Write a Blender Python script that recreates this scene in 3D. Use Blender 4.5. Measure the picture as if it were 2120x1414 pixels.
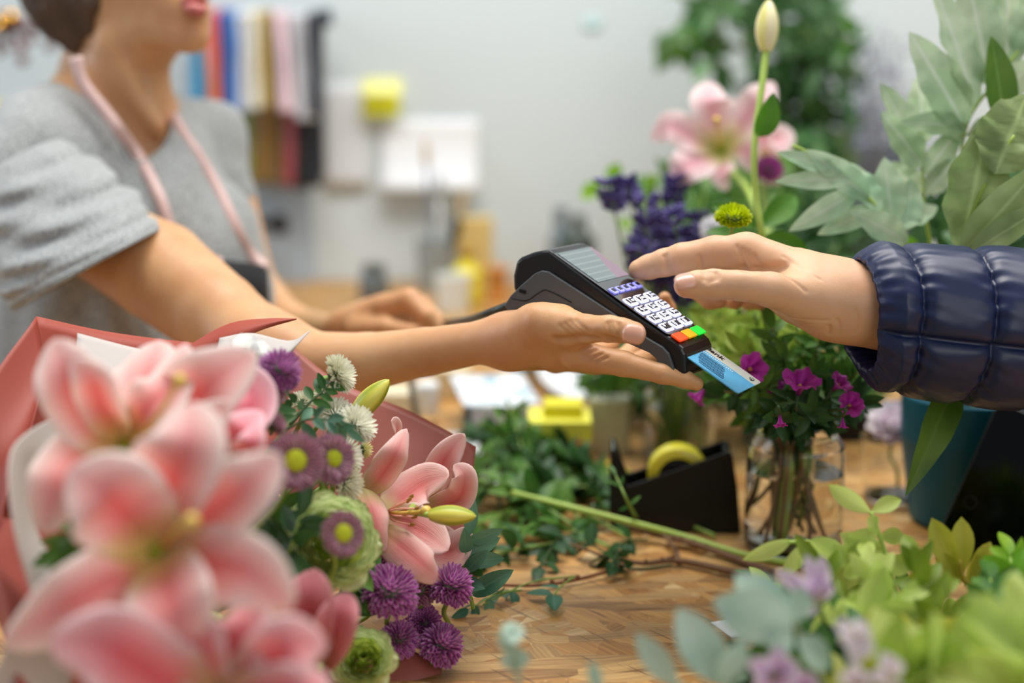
import bpy, math, random
import numpy as np
from mathutils import Vector as V, Matrix
for _o in list(bpy.data.objects): bpy.data.objects.remove(_o)
SC = bpy.context.scene
COL = SC.collection
PI = math.pi
# ---------------------------------------------------------------- camera
FPX = 50/36*2120
PITCH = math.radians(11.6)
CAM = V((0, 0, 1.35))
CF = V((0, math.cos(PITCH), -math.sin(PITCH)))
CU = V((0, math.sin(PITCH), math.cos(PITCH)))
CR = V((1, 0, 0))
TZ = 0.93
cd = bpy.data.cameras.new('camera'); cam = bpy.data.objects.new('camera', cd); COL.objects.link(cam)
cam.location = CAM; cam.rotation_euler = (PI/2-PITCH, 0, 0)
cd.lens = 50; cd.sensor_width = 36; cd.clip_start = .05; cd.clip_end = 50
cd.dof.use_dof = True; cd.dof.focus_distance = 1.02; cd.dof.aperture_fstop = 2.1
SC.camera = cam
# ---------------------------------------------------------------- light
w = bpy.data.worlds.new('daylight'); SC.world = w; w.use_nodes = True
bg = w.node_tree.nodes['Background']; bg.inputs[0].default_value = (.86, .93, 1, 1); bg.inputs[1].default_value = .30
def area(name, loc, target, size, power, color):
    d = bpy.data.lights.new(name, 'AREA'); d.shape = 'RECTANGLE'; d.size, d.size_y = size; d.energy = power; d.color = color
    o = bpy.data.objects.new(name, d); COL.objects.link(o); o.location = loc
    o.rotation_euler = (V(target)-V(loc)).to_track_quat('-Z', 'Y').to_euler(); return o
area('overhead_area_light', (-.1, 1.5, 3.0), (-.05, 1.15, 1), (1.3, 1.0), 46, (1, .975, .94))
area('overhead_area_light', (1.15, 1.5, 3.0), (1.0, 1.2, 1), (1.3, 1.0), 24, (1, .975, .94))  # unseen second panel, added to brighten the fern and jacket sleeve
area('window_light', (-3.0, 1.9, 2.2), (0, 1.4, 1.1), (1.8, 1.6), 38, (.86, .93, 1))
area('front_fill_light', (1.5, -1.8, 2.5), (0, 1.5, 1.1), (2.4, 1.6), 25, (1, .985, .96))  # unseen fill added on the camera side to lift the flowers
SC.view_settings.view_transform = 'Standard'; SC.view_settings.look = 'None'
SC.view_settings.exposure = 0.0; SC.view_settings.gamma = 1; SC.view_settings.use_curve_mapping = False
SC.cycles.use_denoising = True
SC.cycles.max_bounces = 14; SC.cycles.transparent_max_bounces = 14; SC.cycles.transmission_bounces = 14
SC.cycles.caustics_reflective = False; SC.cycles.caustics_refractive = True
SC.cycles.sample_clamp_indirect = 6
# ---------------------------------------------------------------- coordinates
def ray(px, py): return CF + CR*((px-1060)/FPX) + CU*((707-py)/FPX)
def P(px, py, d): return CAM + ray(px, py)*d            # point seen at a pixel of the photo, d metres deep
def T(px, py, h=0.0):                                   # the same, on the table top
    r = ray(px, py); return CAM + r*((TZ+h-CAM.z)/r.z)
def R_(px, d): return px/FPX*d
def lin(c):
    def f(v):
        v /= 255.0
        return v/12.92 if v <= .04045 else ((v+.055)/1.055)**2.4
    return (f(c[0]), f(c[1]), f(c[2]), 1)
# ---------------------------------------------------------------- objects
def _props(o, label=None, cat=None, group=None, kind=None):
    if label: o['label'] = label
    if cat: o['category'] = cat
    if group: o['group'] = group
    if kind: o['kind'] = kind
    return o
def thing(name, label, cat, loc=(0, 0, 0), group=None):
    o = bpy.data.objects.new(name, None); COL.objects.link(o); o.location = loc; o.empty_display_size = .02
    return _props(o, label, cat, group)
class MB:
    def __init__(s): s.v = []; s.f = []; s.uv = []; s.n = 0
    def add(s, vs, fs, uvs=None):
        b = len(s.v); s.v += [tuple(v) for v in vs]; s.f += [tuple(i+b for i in f) for f in fs]
        s.uv += list(uvs) if uvs is not None else [(0, 0)]*len(vs)
        return s
    def build(s, name, mat, parent=None, smooth=True, solid=0, subsurf=0, bevel=0, **kw):
        me = bpy.data.meshes.new(name); me.from_pydata(s.v, [], s.f)
        if s.uv:
            ul = me.uv_layers.new(name='UVMap')
            li = np.empty(len(me.loops), dtype=np.int32); me.loops.foreach_get('vertex_index', li)
            ul.data.foreach_set('uv', np.array(s.uv, dtype=np.float32)[li].ravel())
        if smooth: me.polygons.foreach_set('use_smooth', [True]*len(me.polygons))
        me.materials.append(mat)
        o = bpy.data.objects.new(name, me); COL.objects.link(o)
        if parent is not None:
            o.parent = parent; o.matrix_parent_inverse = Matrix.Translation(parent.location).inverted() if parent.parent is None else Matrix.Identity(4)
            if parent.parent is not None:
                o.matrix_parent_inverse = Matrix.Identity(4)
        if bevel:
            m = o.modifiers.new('bevel', 'BEVEL'); m.width = bevel; m.segments = 3; m.limit_method = 'ANGLE'; m.angle_limit = .6
            m.harden_normals = False
        if solid:
            m = o.modifiers.new('solid', 'SOLIDIFY'); m.thickness = solid; m.offset = 0
        if subsurf:
            m = o.modifiers.new('sub', 'SUBSURF'); m.levels = subsurf; m.render_levels = subsurf
        return _props(o, **kw)
def grid_faces(nu, nv, wrap=False, off=0):
    f = []
    for i in range(nu-1):
        for j in range(nv if wrap else nv-1):
            k = (j+1) % nv
            f.append((off+i*nv+j, off+i*nv+k, off+(i+1)*nv+k, off+(i+1)*nv+j))
    return f
def catmull(pts, n):
    pts = [V(p) for p in pts]
    if len(pts) < 3: return [pts[0].lerp(pts[-1], i/n) for i in range(n+1)]
    out = []; m = len(pts)-1
    for i in range(n+1):
        t = i/n*m; k = min(int(t), m-1); u = t-k
        p0 = pts[k-1] if k > 0 else pts[0]*2-pts[1]
        p1, p2 = pts[k], pts[k+1]
        p3 = pts[k+2] if k+2 <= m else pts[m]*2-pts[m-1]
        out.append(.5*((2*p1)+(p2-p0)*u+(2*p0-5*p1+4*p2-p3)*u*u+(3*p1-p0-3*p2+p3)*u**3))
    return out
def interp(vals, t):
    m = len(vals)-1; x = min(max(t, 0), 1)*m; k = min(int(x), m-1); u = x-k
    return vals[k]*(1-u)+vals[k+1]*u
def tube(mb, pts, radii, seg=8, n=None, cap=True):
    n = n or max(4, (len(pts)-1)*4)
    c = catmull(pts, n); rr = radii if isinstance(radii, (list, tuple)) else [radii]
    nrm = None; vs = []; uv = []
    for i, p in enumerate(c):
        t = (c[min(i+1, n)]-c[max(i-1, 0)])
        if t.length < 1e-9: t = V((0, 0, 1))
        t.normalize()
        if nrm is None: nrm = t.orthogonal().normalized()
        nrm = (nrm-t*nrm.dot(t)).normalized(); b = t.cross(nrm)
        r = interp(rr, i/n) if len(rr) > 1 else rr[0]
        for j in range(seg):
            a = 2*PI*j/seg; vs.append(p+(nrm*math.cos(a)+b*math.sin(a))*r); uv.append((j/seg, i/n))
    fs = grid_faces(n+1, seg, True)
    if cap:
        fs.append(tuple(range(seg))[::-1]); fs.append(tuple(n*seg+j for j in range(seg)))
    mb.add(vs, fs, uv); return mb
def box(mb, c, s, rot=0, M=None):
    c = V(c); hx, hy, hz = s[0]/2, s[1]/2, s[2]/2
    vs = []
    for z in (-hz, hz):
        for x, y in ((-hx, -hy), (hx, -hy), (hx, hy), (-hx, hy)):
            p = V((x, y, z))
            if M is not None: p = M @ p
            elif rot: p = Matrix.Rotation(rot, 3, 'Z') @ p
            vs.append(c+p)
    mb.add(vs, [(3, 2, 1, 0), (4, 5, 6, 7), (0, 1, 5, 4), (1, 2, 6, 5), (2, 3, 7, 6), (3, 0, 4, 7)],
           [(0, 0), (1, 0), (1, 1), (0, 1)]*2); return mb
def lathe(mb, c, prof, seg=32, axis=None, M=None):
    c = V(c); vs = []; uv = []; p2 = [prof[0]]
    for (r0_, z0_), (r1_, z1_) in zip(prof, prof[1:]):      # extra rings beside the corners keep the shading crisp
        L_ = math.hypot(r1_-r0_, z1_-z0_)
        if L_ > .009: e_ = .0012/L_; p2 += [(r0_+(r1_-r0_)*e_, z0_+(z1_-z0_)*e_), (r1_+(r0_-r1_)*e_, z1_+(z0_-z1_)*e_)]
        p2.append((r1_, z1_))
    prof = p2
    for i, (r, z) in enumerate(prof):
        for j in range(seg):
            a = 2*PI*j/seg; p = V((r*math.cos(a), r*math.sin(a), z))
            if M is not None: p = M @ p
            vs.append(c+p); uv.append((j/seg, i/(len(prof)-1)))
    mb.add(vs, grid_faces(len(prof), seg, True), uv); return mb
def basis(z, x=None):
    z = V(z).normalized(); x = V(x) if x is not None else z.orthogonal()
    x = (x-z*x.dot(z)).normalized(); y = z.cross(x)
    return Matrix((x, y, z)).transposed()
# ---------------------------------------------------------------- implicit surfaces
class SDF:
    def __init__(s, lo, hi, h):
        s.lo = np.array(lo, float); s.h = h
        s.n = np.ceil((np.array(hi)-s.lo)/h).astype(int)+1
        s.D = np.full(s.n, 1.0, dtype=np.float32)
    def _sub(s, lo, hi):
        a = np.clip(np.floor((lo-s.lo)/s.h).astype(int), 0, s.n); b = np.clip(np.ceil((hi-s.lo)/s.h).astype(int)+1, 0, s.n)
        if (b <= a).any(): return None
        ax = [s.lo[i]+np.arange(a[i], b[i])*s.h for i in range(3)]
        X = [g.astype(np.float32) for g in np.meshgrid(*ax, indexing='ij', sparse=True)]
        return tuple(slice(a[i], b[i]) for i in range(3)), X
    def cone(s, p0, p1, r0, r1, k=.006, flat=None, fs=1.0, op='add'):
        p0 = np.array(p0, float); p1 = np.array(p1, float); m = max(r0, r1)+k+.02
        if op != 'add': m = max(r0, r1)+k+.006
        sb = s._sub(np.minimum(p0, p1)-m, np.maximum(p0, p1)+m)
        if sb is None: return s
        sl, X = sb; d = p1-p0; L2 = max(float(d@d), 1e-12)
        q = [X[i]-p0[i] for i in range(3)]
        t = np.clip((q[0]*d[0]+q[1]*d[1]+q[2]*d[2])/L2, 0, 1)
        q = [q[i]-t*d[i] for i in range(3)]
        l2 = q[0]**2+q[1]**2+q[2]**2
        r = r0+(r1-r0)*t
        if flat is not None:
            n = np.array(V(flat).normalized()); c = q[0]*n[0]+q[1]*n[1]+q[2]*n[2]
            l2 = l2+c*c*(1/fs**2-1)
            dd = (np.sqrt(l2)-r)*(fs if fs < 1 else 1)
        else: dd = np.sqrt(l2)-r
        s.comb(sl, dd.astype(np.float32), k, op); return s
    def ell(s, c, rad, M=None, k=.01, op='add'):
        c = np.array(c, float); rad = np.array(rad, float); m = rad.max()+k+.02
        sb = s._sub(c-m, c+m)
        if sb is None: return s
        sl, X = sb; q = [X[i]-c[i] for i in range(3)]
        if M is not None:
            A = np.array(M)
            q = [q[0]*A[0][i]+q[1]*A[1][i]+q[2]*A[2][i] for i in range(3)]
        k0 = np.sqrt((q[0]/rad[0])**2+(q[1]/rad[1])**2+(q[2]/rad[2])**2)
        k1 = np.sqrt((q[0]/rad[0]**2)**2+(q[1]/rad[1]**2)**2+(q[2]/rad[2]**2)**2)
        dd = k0*(k0-1)/np.maximum(k1, 1e-6)
        s.comb(sl, dd.astype(np.float32), k, op); return s
    def comb(s, sl, dd, k, op):
        a = s.D[sl]
        if op == 'add':
            h = np.maximum(k-np.abs(a-dd), 0)/k; s.D[sl] = np.minimum(a, dd)-h*h*k*.25
        else:
            dd = -dd; h = np.maximum(k-np.abs(a-dd), 0)/k; s.D[sl] = np.maximum(a, dd)+h*h*k*.25
    def chain(s, pts, k=.006, op='add', ki=.003):
        A = np.array([list(p) for p, r in pts]); R = np.array([r for p, r in pts]); m = (R.max()+k+.02) if op == 'add' else (R.max()+k+.006)
        sb = s._sub(A.min(0)-m, A.max(0)+m)
        if sb is None: return s
        sl, X = sb; acc = None
        for i in range(len(pts)-1):
            d = A[i+1]-A[i]; L2 = max(float(d@d), 1e-12); q = [X[j]-np.float32(A[i][j]) for j in range(3)]
            t = np.clip((q[0]*d[0]+q[1]*d[1]+q[2]*d[2])/L2, 0, 1).astype(np.float32)
            dd = np.sqrt((q[0]-t*d[0])**2+(q[1]-t*d[1])**2+(q[2]-t*d[2])**2)-(R[i]+(R[i+1]-R[i])*t)
            if acc is None: acc = dd.astype(np.float32)
            else: h = np.maximum(ki-np.abs(acc-dd), 0)/ki; acc = (np.minimum(acc, dd)-h*h*ki*.25).astype(np.float32)
        s.comb(sl, acc, k, op); return s
    def mesh(s):
        D = s.D; n = D.shape; S = D < 0
        c = np.zeros((n[0]-1, n[1]-1, n[2]-1), dtype=np.int8)
        for i in (0, 1):
            for j in (0, 1):
                for k in (0, 1): c += S[i:n[0]-1+i, j:n[1]-1+j, k:n[2]-1+k]
        act = (c > 0) & (c < 8); ids = np.argwhere(act)
        idx = np.full(act.shape, -1, dtype=np.int32); idx[act] = np.arange(len(ids))
        acc = np.zeros((len(ids), 3)); cnt = np.zeros(len(ids))
        cor = [(i, j, k) for i in (0, 1) for j in (0, 1) for k in (0, 1)]
        for a in cor:
            for b in cor:
                if sum(b) == sum(a)+1 and all(y >= x for x, y in zip(a, b)):
                    da = D[ids[:, 0]+a[0], ids[:, 1]+a[1], ids[:, 2]+a[2]]; db = D[ids[:, 0]+b[0], ids[:, 1]+b[1], ids[:, 2]+b[2]]
                    m = (da < 0) != (db < 0); t = np.where(m, da/np.where(m, da-db, 1), 0)
                    p = np.array(a)+t[:, None]*(np.array(b)-np.array(a)); acc[m] += p[m]; cnt += m
        vs = s.lo+(ids+acc/cnt[:, None])*s.h
        F = []
        for ax in range(3):
            u, v = (ax+1) % 3, (ax+2) % 3
            A = [slice(None)]*3; B = [slice(None)]*3; A[ax] = slice(0, -1); B[ax] = slice(1, None)
            s0, s1 = S[tuple(A)], S[tuple(B)]; e = np.argwhere(s0 != s1)
            e = e[(e[:, u] > 0) & (e[:, v] > 0) & (e[:, u] < n[u]-1) & (e[:, v] < n[v]-1)]
            flip = s0[e[:, 0], e[:, 1], e[:, 2]]
            def at(du, dv):
                q = e.copy(); q[:, u] -= du; q[:, v] -= dv; return idx[q[:, 0], q[:, 1], q[:, 2]]
            Q = np.stack([at(1, 1), at(0, 1), at(0, 0), at(1, 0)], 1); Q[~flip] = Q[~flip][:, ::-1]
            F.append(Q)
        F = np.concatenate(F); F = F[(F >= 0).all(1)]
        return vs, F
def arr_obj(name, vs, F, mat, parent=None, **kw):
    me = bpy.data.meshes.new(name); me.vertices.add(len(vs)); me.vertices.foreach_set('co', np.asarray(vs, dtype=np.float32).ravel())
    F = np.asarray(F, dtype=np.int32); me.loops.add(F.size); me.loops.foreach_set('vertex_index', F.ravel())
    me.polygons.add(len(F)); me.polygons.foreach_set('loop_start', np.arange(len(F), dtype=np.int32)*4)
    me.update(calc_edges=True); me.validate(); me.polygons.foreach_set('use_smooth', [True]*len(me.polygons)); me.materials.append(mat)
    o = bpy.data.objects.new(name, me); COL.objects.link(o)
    if parent is not None: o.parent = parent; o.matrix_parent_inverse = Matrix.Translation(parent.location).inverted()
    return _props(o, **kw)
# ---------------------------------------------------------------- materials
def nmat(name):
    m = bpy.data.materials.new(name); m.use_nodes = True; nt = m.node_tree; b = nt.nodes['Principled BSDF']; return m, nt, b
def nd(nt, t, **kw):
    n = nt.nodes.new(t)
    for k, v in kw.items(): setattr(n, k, v)
    return n
def mat(name, col, rough=.5, spec=.5, metal=0, noise=0, nscale=20, bump=0, bscale=60, sss=0, emit=0, coat=0, ecol=None, sheen=0):
    m, nt, b = nmat(name); L = nt.links.new
    c = lin(col); b.inputs['Base Color'].default_value = c; b.inputs['Roughness'].default_value = rough
    b.inputs['Specular IOR Level'].default_value = spec; b.inputs['Metallic'].default_value = metal
    if coat: b.inputs['Coat Weight'].default_value = coat
    if sheen: b.inputs['Sheen Weight'].default_value = sheen
    if sss:
        b.inputs['Subsurface Weight'].default_value = sss; b.inputs['Subsurface Radius'].default_value = (1, .35, .2); b.inputs['Subsurface Scale'].default_value = .008
    if emit: b.inputs['Emission Color'].default_value = lin(ecol or col); b.inputs['Emission Strength'].default_value = emit
    if noise or bump: tc = nd(nt, 'ShaderNodeTexCoord')
    if noise:
        t = nd(nt, 'ShaderNodeTexNoise'); t.inputs['Scale'].default_value = nscale; t.inputs['Detail'].default_value = 5; L(tc.outputs['Object'], t.inputs[0])
        mx = nd(nt, 'ShaderNodeMix', data_type='RGBA'); L(t.outputs[0], mx.inputs[0])
        mx.inputs[6].default_value = tuple(v*(1-noise) for v in c[:3])+(1,); mx.inputs[7].default_value = tuple(min(1, v*(1+noise)) for v in c[:3])+(1,)
        L(mx.outputs[2], b.inputs['Base Color'])
    if bump:
        t = nd(nt, 'ShaderNodeTexNoise'); t.inputs['Scale'].default_value = bscale; t.inputs['Detail'].default_value = 4; L(tc.outputs['Object'], t.inputs[0])
        bp = nd(nt, 'ShaderNodeBump'); bp.inputs['Strength'].default_value = bump; bp.inputs['Distance'].default_value = .002; L(t.outputs[0], bp.inputs['Height']); L(bp.outputs[0], b.inputs['Normal'])
    return m
def leafmat(name, c1, c2, tr=.35, rough=.45, vein=.15, edge=None):
    """leaf or petal: colour varies by noise and along its own length (uv.y), thin enough to let light through"""
    m, nt, b = nmat(name); L = nt.links.new
    tc = nd(nt, 'ShaderNodeTexCoord'); t = nd(nt, 'ShaderNodeTexNoise'); t.inputs['Scale'].default_value = 28; L(tc.outputs['Object'], t.inputs[0])
    rp = nd(nt, 'ShaderNodeMapRange'); rp.inputs[1].default_value = .35; rp.inputs[2].default_value = .65; L(t.outputs[0], rp.inputs[0])
    mx = nd(nt, 'ShaderNodeMix', data_type='RGBA'); L(rp.outputs[0], mx.inputs[0]); mx.inputs[6].default_value = lin(c1); mx.inputs[7].default_value = lin(c2)
    out = mx.outputs[2]
    sp = nd(nt, 'ShaderNodeSeparateXYZ'); L(tc.outputs['UV'], sp.inputs[0])
    ab = nd(nt, 'ShaderNodeMath', operation='ABSOLUTE'); sb = nd(nt, 'ShaderNodeMath', operation='SUBTRACT'); sb.inputs[1].default_value = .5
    L(sp.outputs[0], sb.inputs[0]); L(sb.outputs[0], ab.inputs[0])
    if vein:
        mr = nd(nt, 'ShaderNodeMapRange'); mr.inputs[1].default_value = .0; mr.inputs[2].default_value = .07; mr.inputs[3].default_value = vein; mr.inputs[4].default_value = 0; L(ab.outputs[0], mr.inputs[0])
        m2 = nd(nt, 'ShaderNodeMix', data_type='RGBA'); L(mr.outputs[0], m2.inputs[0]); L(out, m2.inputs[6]); m2.inputs[7].default_value = tuple(min(1, v*1.8+.1) for v in lin(c2)[:3])+(1,); out = m2.outputs[2]
    if edge:
        mr = nd(nt, 'ShaderNodeMapRange'); mr.inputs[1].default_value = .2; mr.inputs[2].default_value = .5; L(ab.outputs[0], mr.inputs[0])
        m2 = nd(nt, 'ShaderNodeMix', data_type='RGBA'); L(mr.outputs[0], m2.inputs[0]); L(out, m2.inputs[6]); m2.inputs[7].default_value = lin(edge); out = m2.outputs[2]
    L(out, b.inputs['Base Color']); b.inputs['Roughness'].default_value = rough; b.inputs['Specular IOR Level'].default_value = .35
    trn = nd(nt, 'ShaderNodeBsdfTranslucent'); L(out, trn.inputs[0]); ms = nd(nt, 'ShaderNodeMixShader'); ms.inputs[0].default_value = tr
    L(b.outputs[0], ms.inputs[1]); L(trn.outputs[0], ms.inputs[2]); L(ms.outputs[0], nt.nodes['Material Output'].inputs[0])
    return m
def petalmat(name, core, mid, edge, base, tr=.35, veins=.5):
    """lily tepal: yellow-green throat (uv.y=0), deep midrib band, paler margin and tip, fine lengthwise veins"""
    m, nt, b = nmat(name); L = nt.links.new
    tc = nd(nt, 'ShaderNodeTexCoord'); sp = nd(nt, 'ShaderNodeSeparateXYZ'); L(tc.outputs['UV'], sp.inputs[0])
    sb = nd(nt, 'ShaderNodeMath', operation='SUBTRACT'); sb.inputs[1].default_value = .5; ab = nd(nt, 'ShaderNodeMath', operation='ABSOLUTE'); L(sp.outputs[0], sb.inputs[0]); L(sb.outputs[0], ab.inputs[0])
    n1 = nd(nt, 'ShaderNodeTexNoise'); n1.inputs['Scale'].default_value = 3; mp = nd(nt, 'ShaderNodeMapping'); mp.inputs['Scale'].default_value = (14, 1.2, 1); L(tc.outputs['UV'], mp.inputs[0]); L(mp.outputs[0], n1.inputs[0])
    ad = nd(nt, 'ShaderNodeMath', operation='MULTIPLY_ADD'); ad.inputs[1].default_value = .25*veins; L(n1.outputs[0], ad.inputs[0]); L(ab.outputs[0], ad.inputs[2])
    cr = nd(nt, 'ShaderNodeValToRGB'); e = cr.color_ramp.elements; e[0].position = .02; e[0].color = lin(core); e[1].position = .52; e[1].color = lin(edge)
    x = cr.color_ramp.elements.new(.28); x.color = lin(mid); L(ad.outputs[0], cr.inputs[0])
    mr = nd(nt, 'ShaderNodeMapRange'); mr.inputs[1].default_value = .05; mr.inputs[2].default_value = .32; mr.inputs[3].default_value = 1; mr.inputs[4].default_value = 0; L(sp.outputs[1], mr.inputs[0])
    m2 = nd(nt, 'ShaderNodeMix', data_type='RGBA'); L(mr.outputs[0], m2.inputs[0]); L(cr.outputs[0], m2.inputs[6]); m2.inputs[7].default_value = lin(base)
    m3 = nd(nt, 'ShaderNodeMapRange'); m3.inputs[1].default_value = .6; m3.inputs[2].default_value = 1.05; m3.inputs[4].default_value = .8; L(sp.outputs[1], m3.inputs[0])
    m4 = nd(nt, 'ShaderNodeMix', data_type='RGBA'); L(m3.outputs[0], m4.inputs[0]); L(m2.outputs[2], m4.inputs[6]); m4.inputs[7].default_value = lin(edge)
    L(m4.outputs[2], b.inputs['Base Color']); b.inputs['Roughness'].default_value = .5; b.inputs['Specular IOR Level'].default_value = .3; b.inputs['Sheen Weight'].default_value = .15
    bp = nd(nt, 'ShaderNodeBump'); bp.inputs['Strength'].default_value = .35; bp.inputs['Distance'].default_value = .001; L(n1.outputs[0], bp.inputs['Height']); L(bp.outputs[0], b.inputs['Normal'])
    trn = nd(nt, 'ShaderNodeBsdfTranslucent'); L(m4.outputs[2], trn.inputs[0]); ms = nd(nt, 'ShaderNodeMixShader'); ms.inputs[0].default_value = tr
    L(b.outputs[0], ms.inputs[1]); L(trn.outputs[0], ms.inputs[2]); L(ms.outputs[0], nt.nodes['Material Output'].inputs[0])
    return m
def glassmat(name, tint=(1, 1, 1), rough=.0):
    m = bpy.data.materials.new(name); m.use_nodes = True; nt = m.node_tree; b = nt.nodes['Principled BSDF']; L = nt.links.new
    b.inputs['Base Color'].default_value = (*tint, 1); b.inputs['Roughness'].default_value = rough; b.inputs['Transmission Weight'].default_value = 1; b.inputs['IOR'].default_value = 1.45
    return m
def osbmat():
    m, nt, b = nmat('osb_board'); L = nt.links.new
    tc = nd(nt, 'ShaderNodeTexCoord'); out = None; hgt = None
    cols = [((156, 104, 44), (204, 156, 90)), ((136, 86, 34), (220, 182, 120)), ((164, 110, 48), (230, 198, 142)), ((124, 78, 32), (196, 144, 78)), ((148, 94, 38), (208, 158, 90)), ((118, 74, 30), (212, 170, 108))]
    for i, ang in enumerate((.35, 1.35, -.6, 2.3, .9, -.15)):
        wn = nd(nt, 'ShaderNodeTexNoise'); wn.inputs['Scale'].default_value = 6; L(tc.outputs['Object'], wn.inputs[0])
        wa = nd(nt, 'ShaderNodeVectorMath', operation='MULTIPLY_ADD'); wa.inputs[1].default_value = (.035, .035, 0); L(wn.outputs['Color'], wa.inputs[0]); L(tc.outputs['Object'], wa.inputs[2])
        mr_ = nd(nt, 'ShaderNodeMapping'); mr_.inputs['Rotation'].default_value = (0, 0, ang); mr_.inputs['Location'].default_value = (i*3.7, i*1.3, 0); L(wa.outputs[0], mr_.inputs[0])
        mp = nd(nt, 'ShaderNodeMapping'); mp.inputs['Scale'].default_value = (20, 74, 1); L(mr_.outputs[0], mp.inputs[0])
        vo = nd(nt, 'ShaderNodeTexVoronoi', voronoi_dimensions='2D'); vo.inputs['Scale'].default_value = 1; L(mp.outputs[0], vo.inputs['Vector'])
        sx = nd(nt, 'ShaderNodeSeparateColor'); L(vo.outputs['Color'], sx.inputs[0])
        gr = nd(nt, 'ShaderNodeTexNoise'); gr.inputs['Scale'].default_value = 1; gr.inputs['Detail'].default_value = 6
        m2 = nd(nt, 'ShaderNodeMapping'); m2.inputs['Scale'].default_value = (.8, 5, 1); L(mp.outputs[0], m2.inputs[0]); L(m2.outputs[0], gr.inputs[0])
        sm = nd(nt, 'ShaderNodeMath', operation='MULTIPLY_ADD'); sm.inputs[1].default_value = .75; L(gr.outputs[0], sm.inputs[0])
        hf = nd(nt, 'ShaderNodeMath', operation='MULTIPLY'); hf.inputs[1].default_value = .42; L(sx.outputs[0], hf.inputs[0]); L(hf.outputs[0], sm.inputs[2])
        cr = nd(nt, 'ShaderNodeValToRGB'); cr.color_ramp.elements[0].position = .2; cr.color_ramp.elements[0].color = lin(cols[i][0]); cr.color_ramp.elements[1].position = .85; cr.color_ramp.elements[1].color = lin(cols[i][1]); L(sm.outputs[0], cr.inputs[0])
        if out is None: out = cr.outputs[0]; hgt = sm.outputs[0]
        else:
            gt = nd(nt, 'ShaderNodeMath', operation='GREATER_THAN'); gt.inputs[1].default_value = .55; L(sx.outputs[1], gt.inputs[0])
            mx = nd(nt, 'ShaderNodeMix', data_type='RGBA'); L(gt.outputs[0], mx.inputs[0]); L(out, mx.inputs[6]); L(cr.outputs[0], mx.inputs[7]); out = mx.outputs[2]
            mh = nd(nt, 'ShaderNodeMix', data_type='FLOAT'); L(gt.outputs[0], mh.inputs[0]); L(hgt, mh.inputs[2]); L(sm.outputs[0], mh.inputs[3]); hgt = mh.outputs[0]
    # scattered thin dark splinters
    m0 = nd(nt, 'ShaderNodeMapping'); m0.inputs['Rotation'].default_value = (0, 0, .9); L(tc.outputs['Object'], m0.inputs[0])
    mp = nd(nt, 'ShaderNodeMapping'); mp.inputs['Scale'].default_value = (22, 190, 1); L(m0.outputs[0], mp.inputs[0])
    n = nd(nt, 'ShaderNodeTexNoise'); n.inputs['Scale'].default_value = 1; L(mp.outputs[0], n.inputs[0])
    mr = nd(nt, 'ShaderNodeMapRange'); mr.inputs[1].default_value = .62; mr.inputs[2].default_value = .70; mr.inputs[4].default_value = .6; L(n.outputs[0], mr.inputs[0])
    mx = nd(nt, 'ShaderNodeMix', data_type='RGBA'); L(mr.outputs[0], mx.inputs[0]); L(out, mx.inputs[6]); mx.inputs[7].default_value = lin((96, 62, 34)); out = mx.outputs[2]
    L(out, b.inputs['Base Color']); b.inputs['Roughness'].default_value = .5
    bp = nd(nt, 'ShaderNodeBump'); bp.inputs['Strength'].default_value = .5; bp.inputs['Distance'].default_value = .0015; L(hgt, bp.inputs['Height']); L(bp.outputs[0], b.inputs['Normal'])
    return m
def skinmat(name, c1, c2, red):
    m, nt, b = nmat(name); L = nt.links.new
    tc = nd(nt, 'ShaderNodeTexCoord'); t = nd(nt, 'ShaderNodeTexNoise'); t.inputs['Scale'].default_value = 22; t.inputs['Detail'].default_value = 4; L(tc.outputs['Object'], t.inputs[0])
    mr = nd(nt, 'ShaderNodeMapRange'); mr.inputs[1].default_value = .35; mr.inputs[2].default_value = .65; L(t.outputs[0], mr.inputs[0])
    mx = nd(nt, 'ShaderNodeMix', data_type='RGBA'); L(mr.outputs[0], mx.inputs[0]); mx.inputs[6].default_value = lin(c1); mx.inputs[7].default_value = lin(c2)
    t2 = nd(nt, 'ShaderNodeTexNoise'); t2.inputs['Scale'].default_value = 9; L(tc.outputs['Object'], t2.inputs[0])
    m3 = nd(nt, 'ShaderNodeMapRange'); m3.inputs[1].default_value = .5; m3.inputs[2].default_value = .8; m3.inputs[4].default_value = .5; L(t2.outputs[0], m3.inputs[0])
    m2 = nd(nt, 'ShaderNodeMix', data_type='RGBA'); L(m3.outputs[0], m2.inputs[0]); L(mx.outputs[2], m2.inputs[6]); m2.inputs[7].default_value = lin(red)
    L(m2.outputs[2], b.inputs['Base Color']); b.inputs['Roughness'].default_value = .48; b.inputs['Specular IOR Level'].default_value = .4
    b.inputs['Subsurface Weight'].default_value = .25; b.inputs['Subsurface Radius'].default_value = (1, .35, .18); b.inputs['Subsurface Scale'].default_value = .006
    vo = nd(nt, 'ShaderNodeTexVoronoi', feature='DISTANCE_TO_EDGE'); vo.inputs['Scale'].default_value = 900; L(tc.outputs['Object'], vo.inputs['Vector'])
    n3 = nd(nt, 'ShaderNodeTexNoise'); n3.inputs['Scale'].default_value = 120; n3.inputs['Detail'].default_value = 5; L(tc.outputs['Object'], n3.inputs[0])
    ad = nd(nt, 'ShaderNodeMath', operation='MULTIPLY_ADD'); ad.inputs[1].default_value = .3; L(vo.outputs['Distance'], ad.inputs[0]); L(n3.outputs[0], ad.inputs[2])
    bp = nd(nt, 'ShaderNodeBump'); bp.inputs['Strength'].default_value = .22; bp.inputs['Distance'].default_value = .0012; L(ad.outputs[0], bp.inputs['Height']); L(bp.outputs[0], b.inputs['Normal'])
    return m
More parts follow.
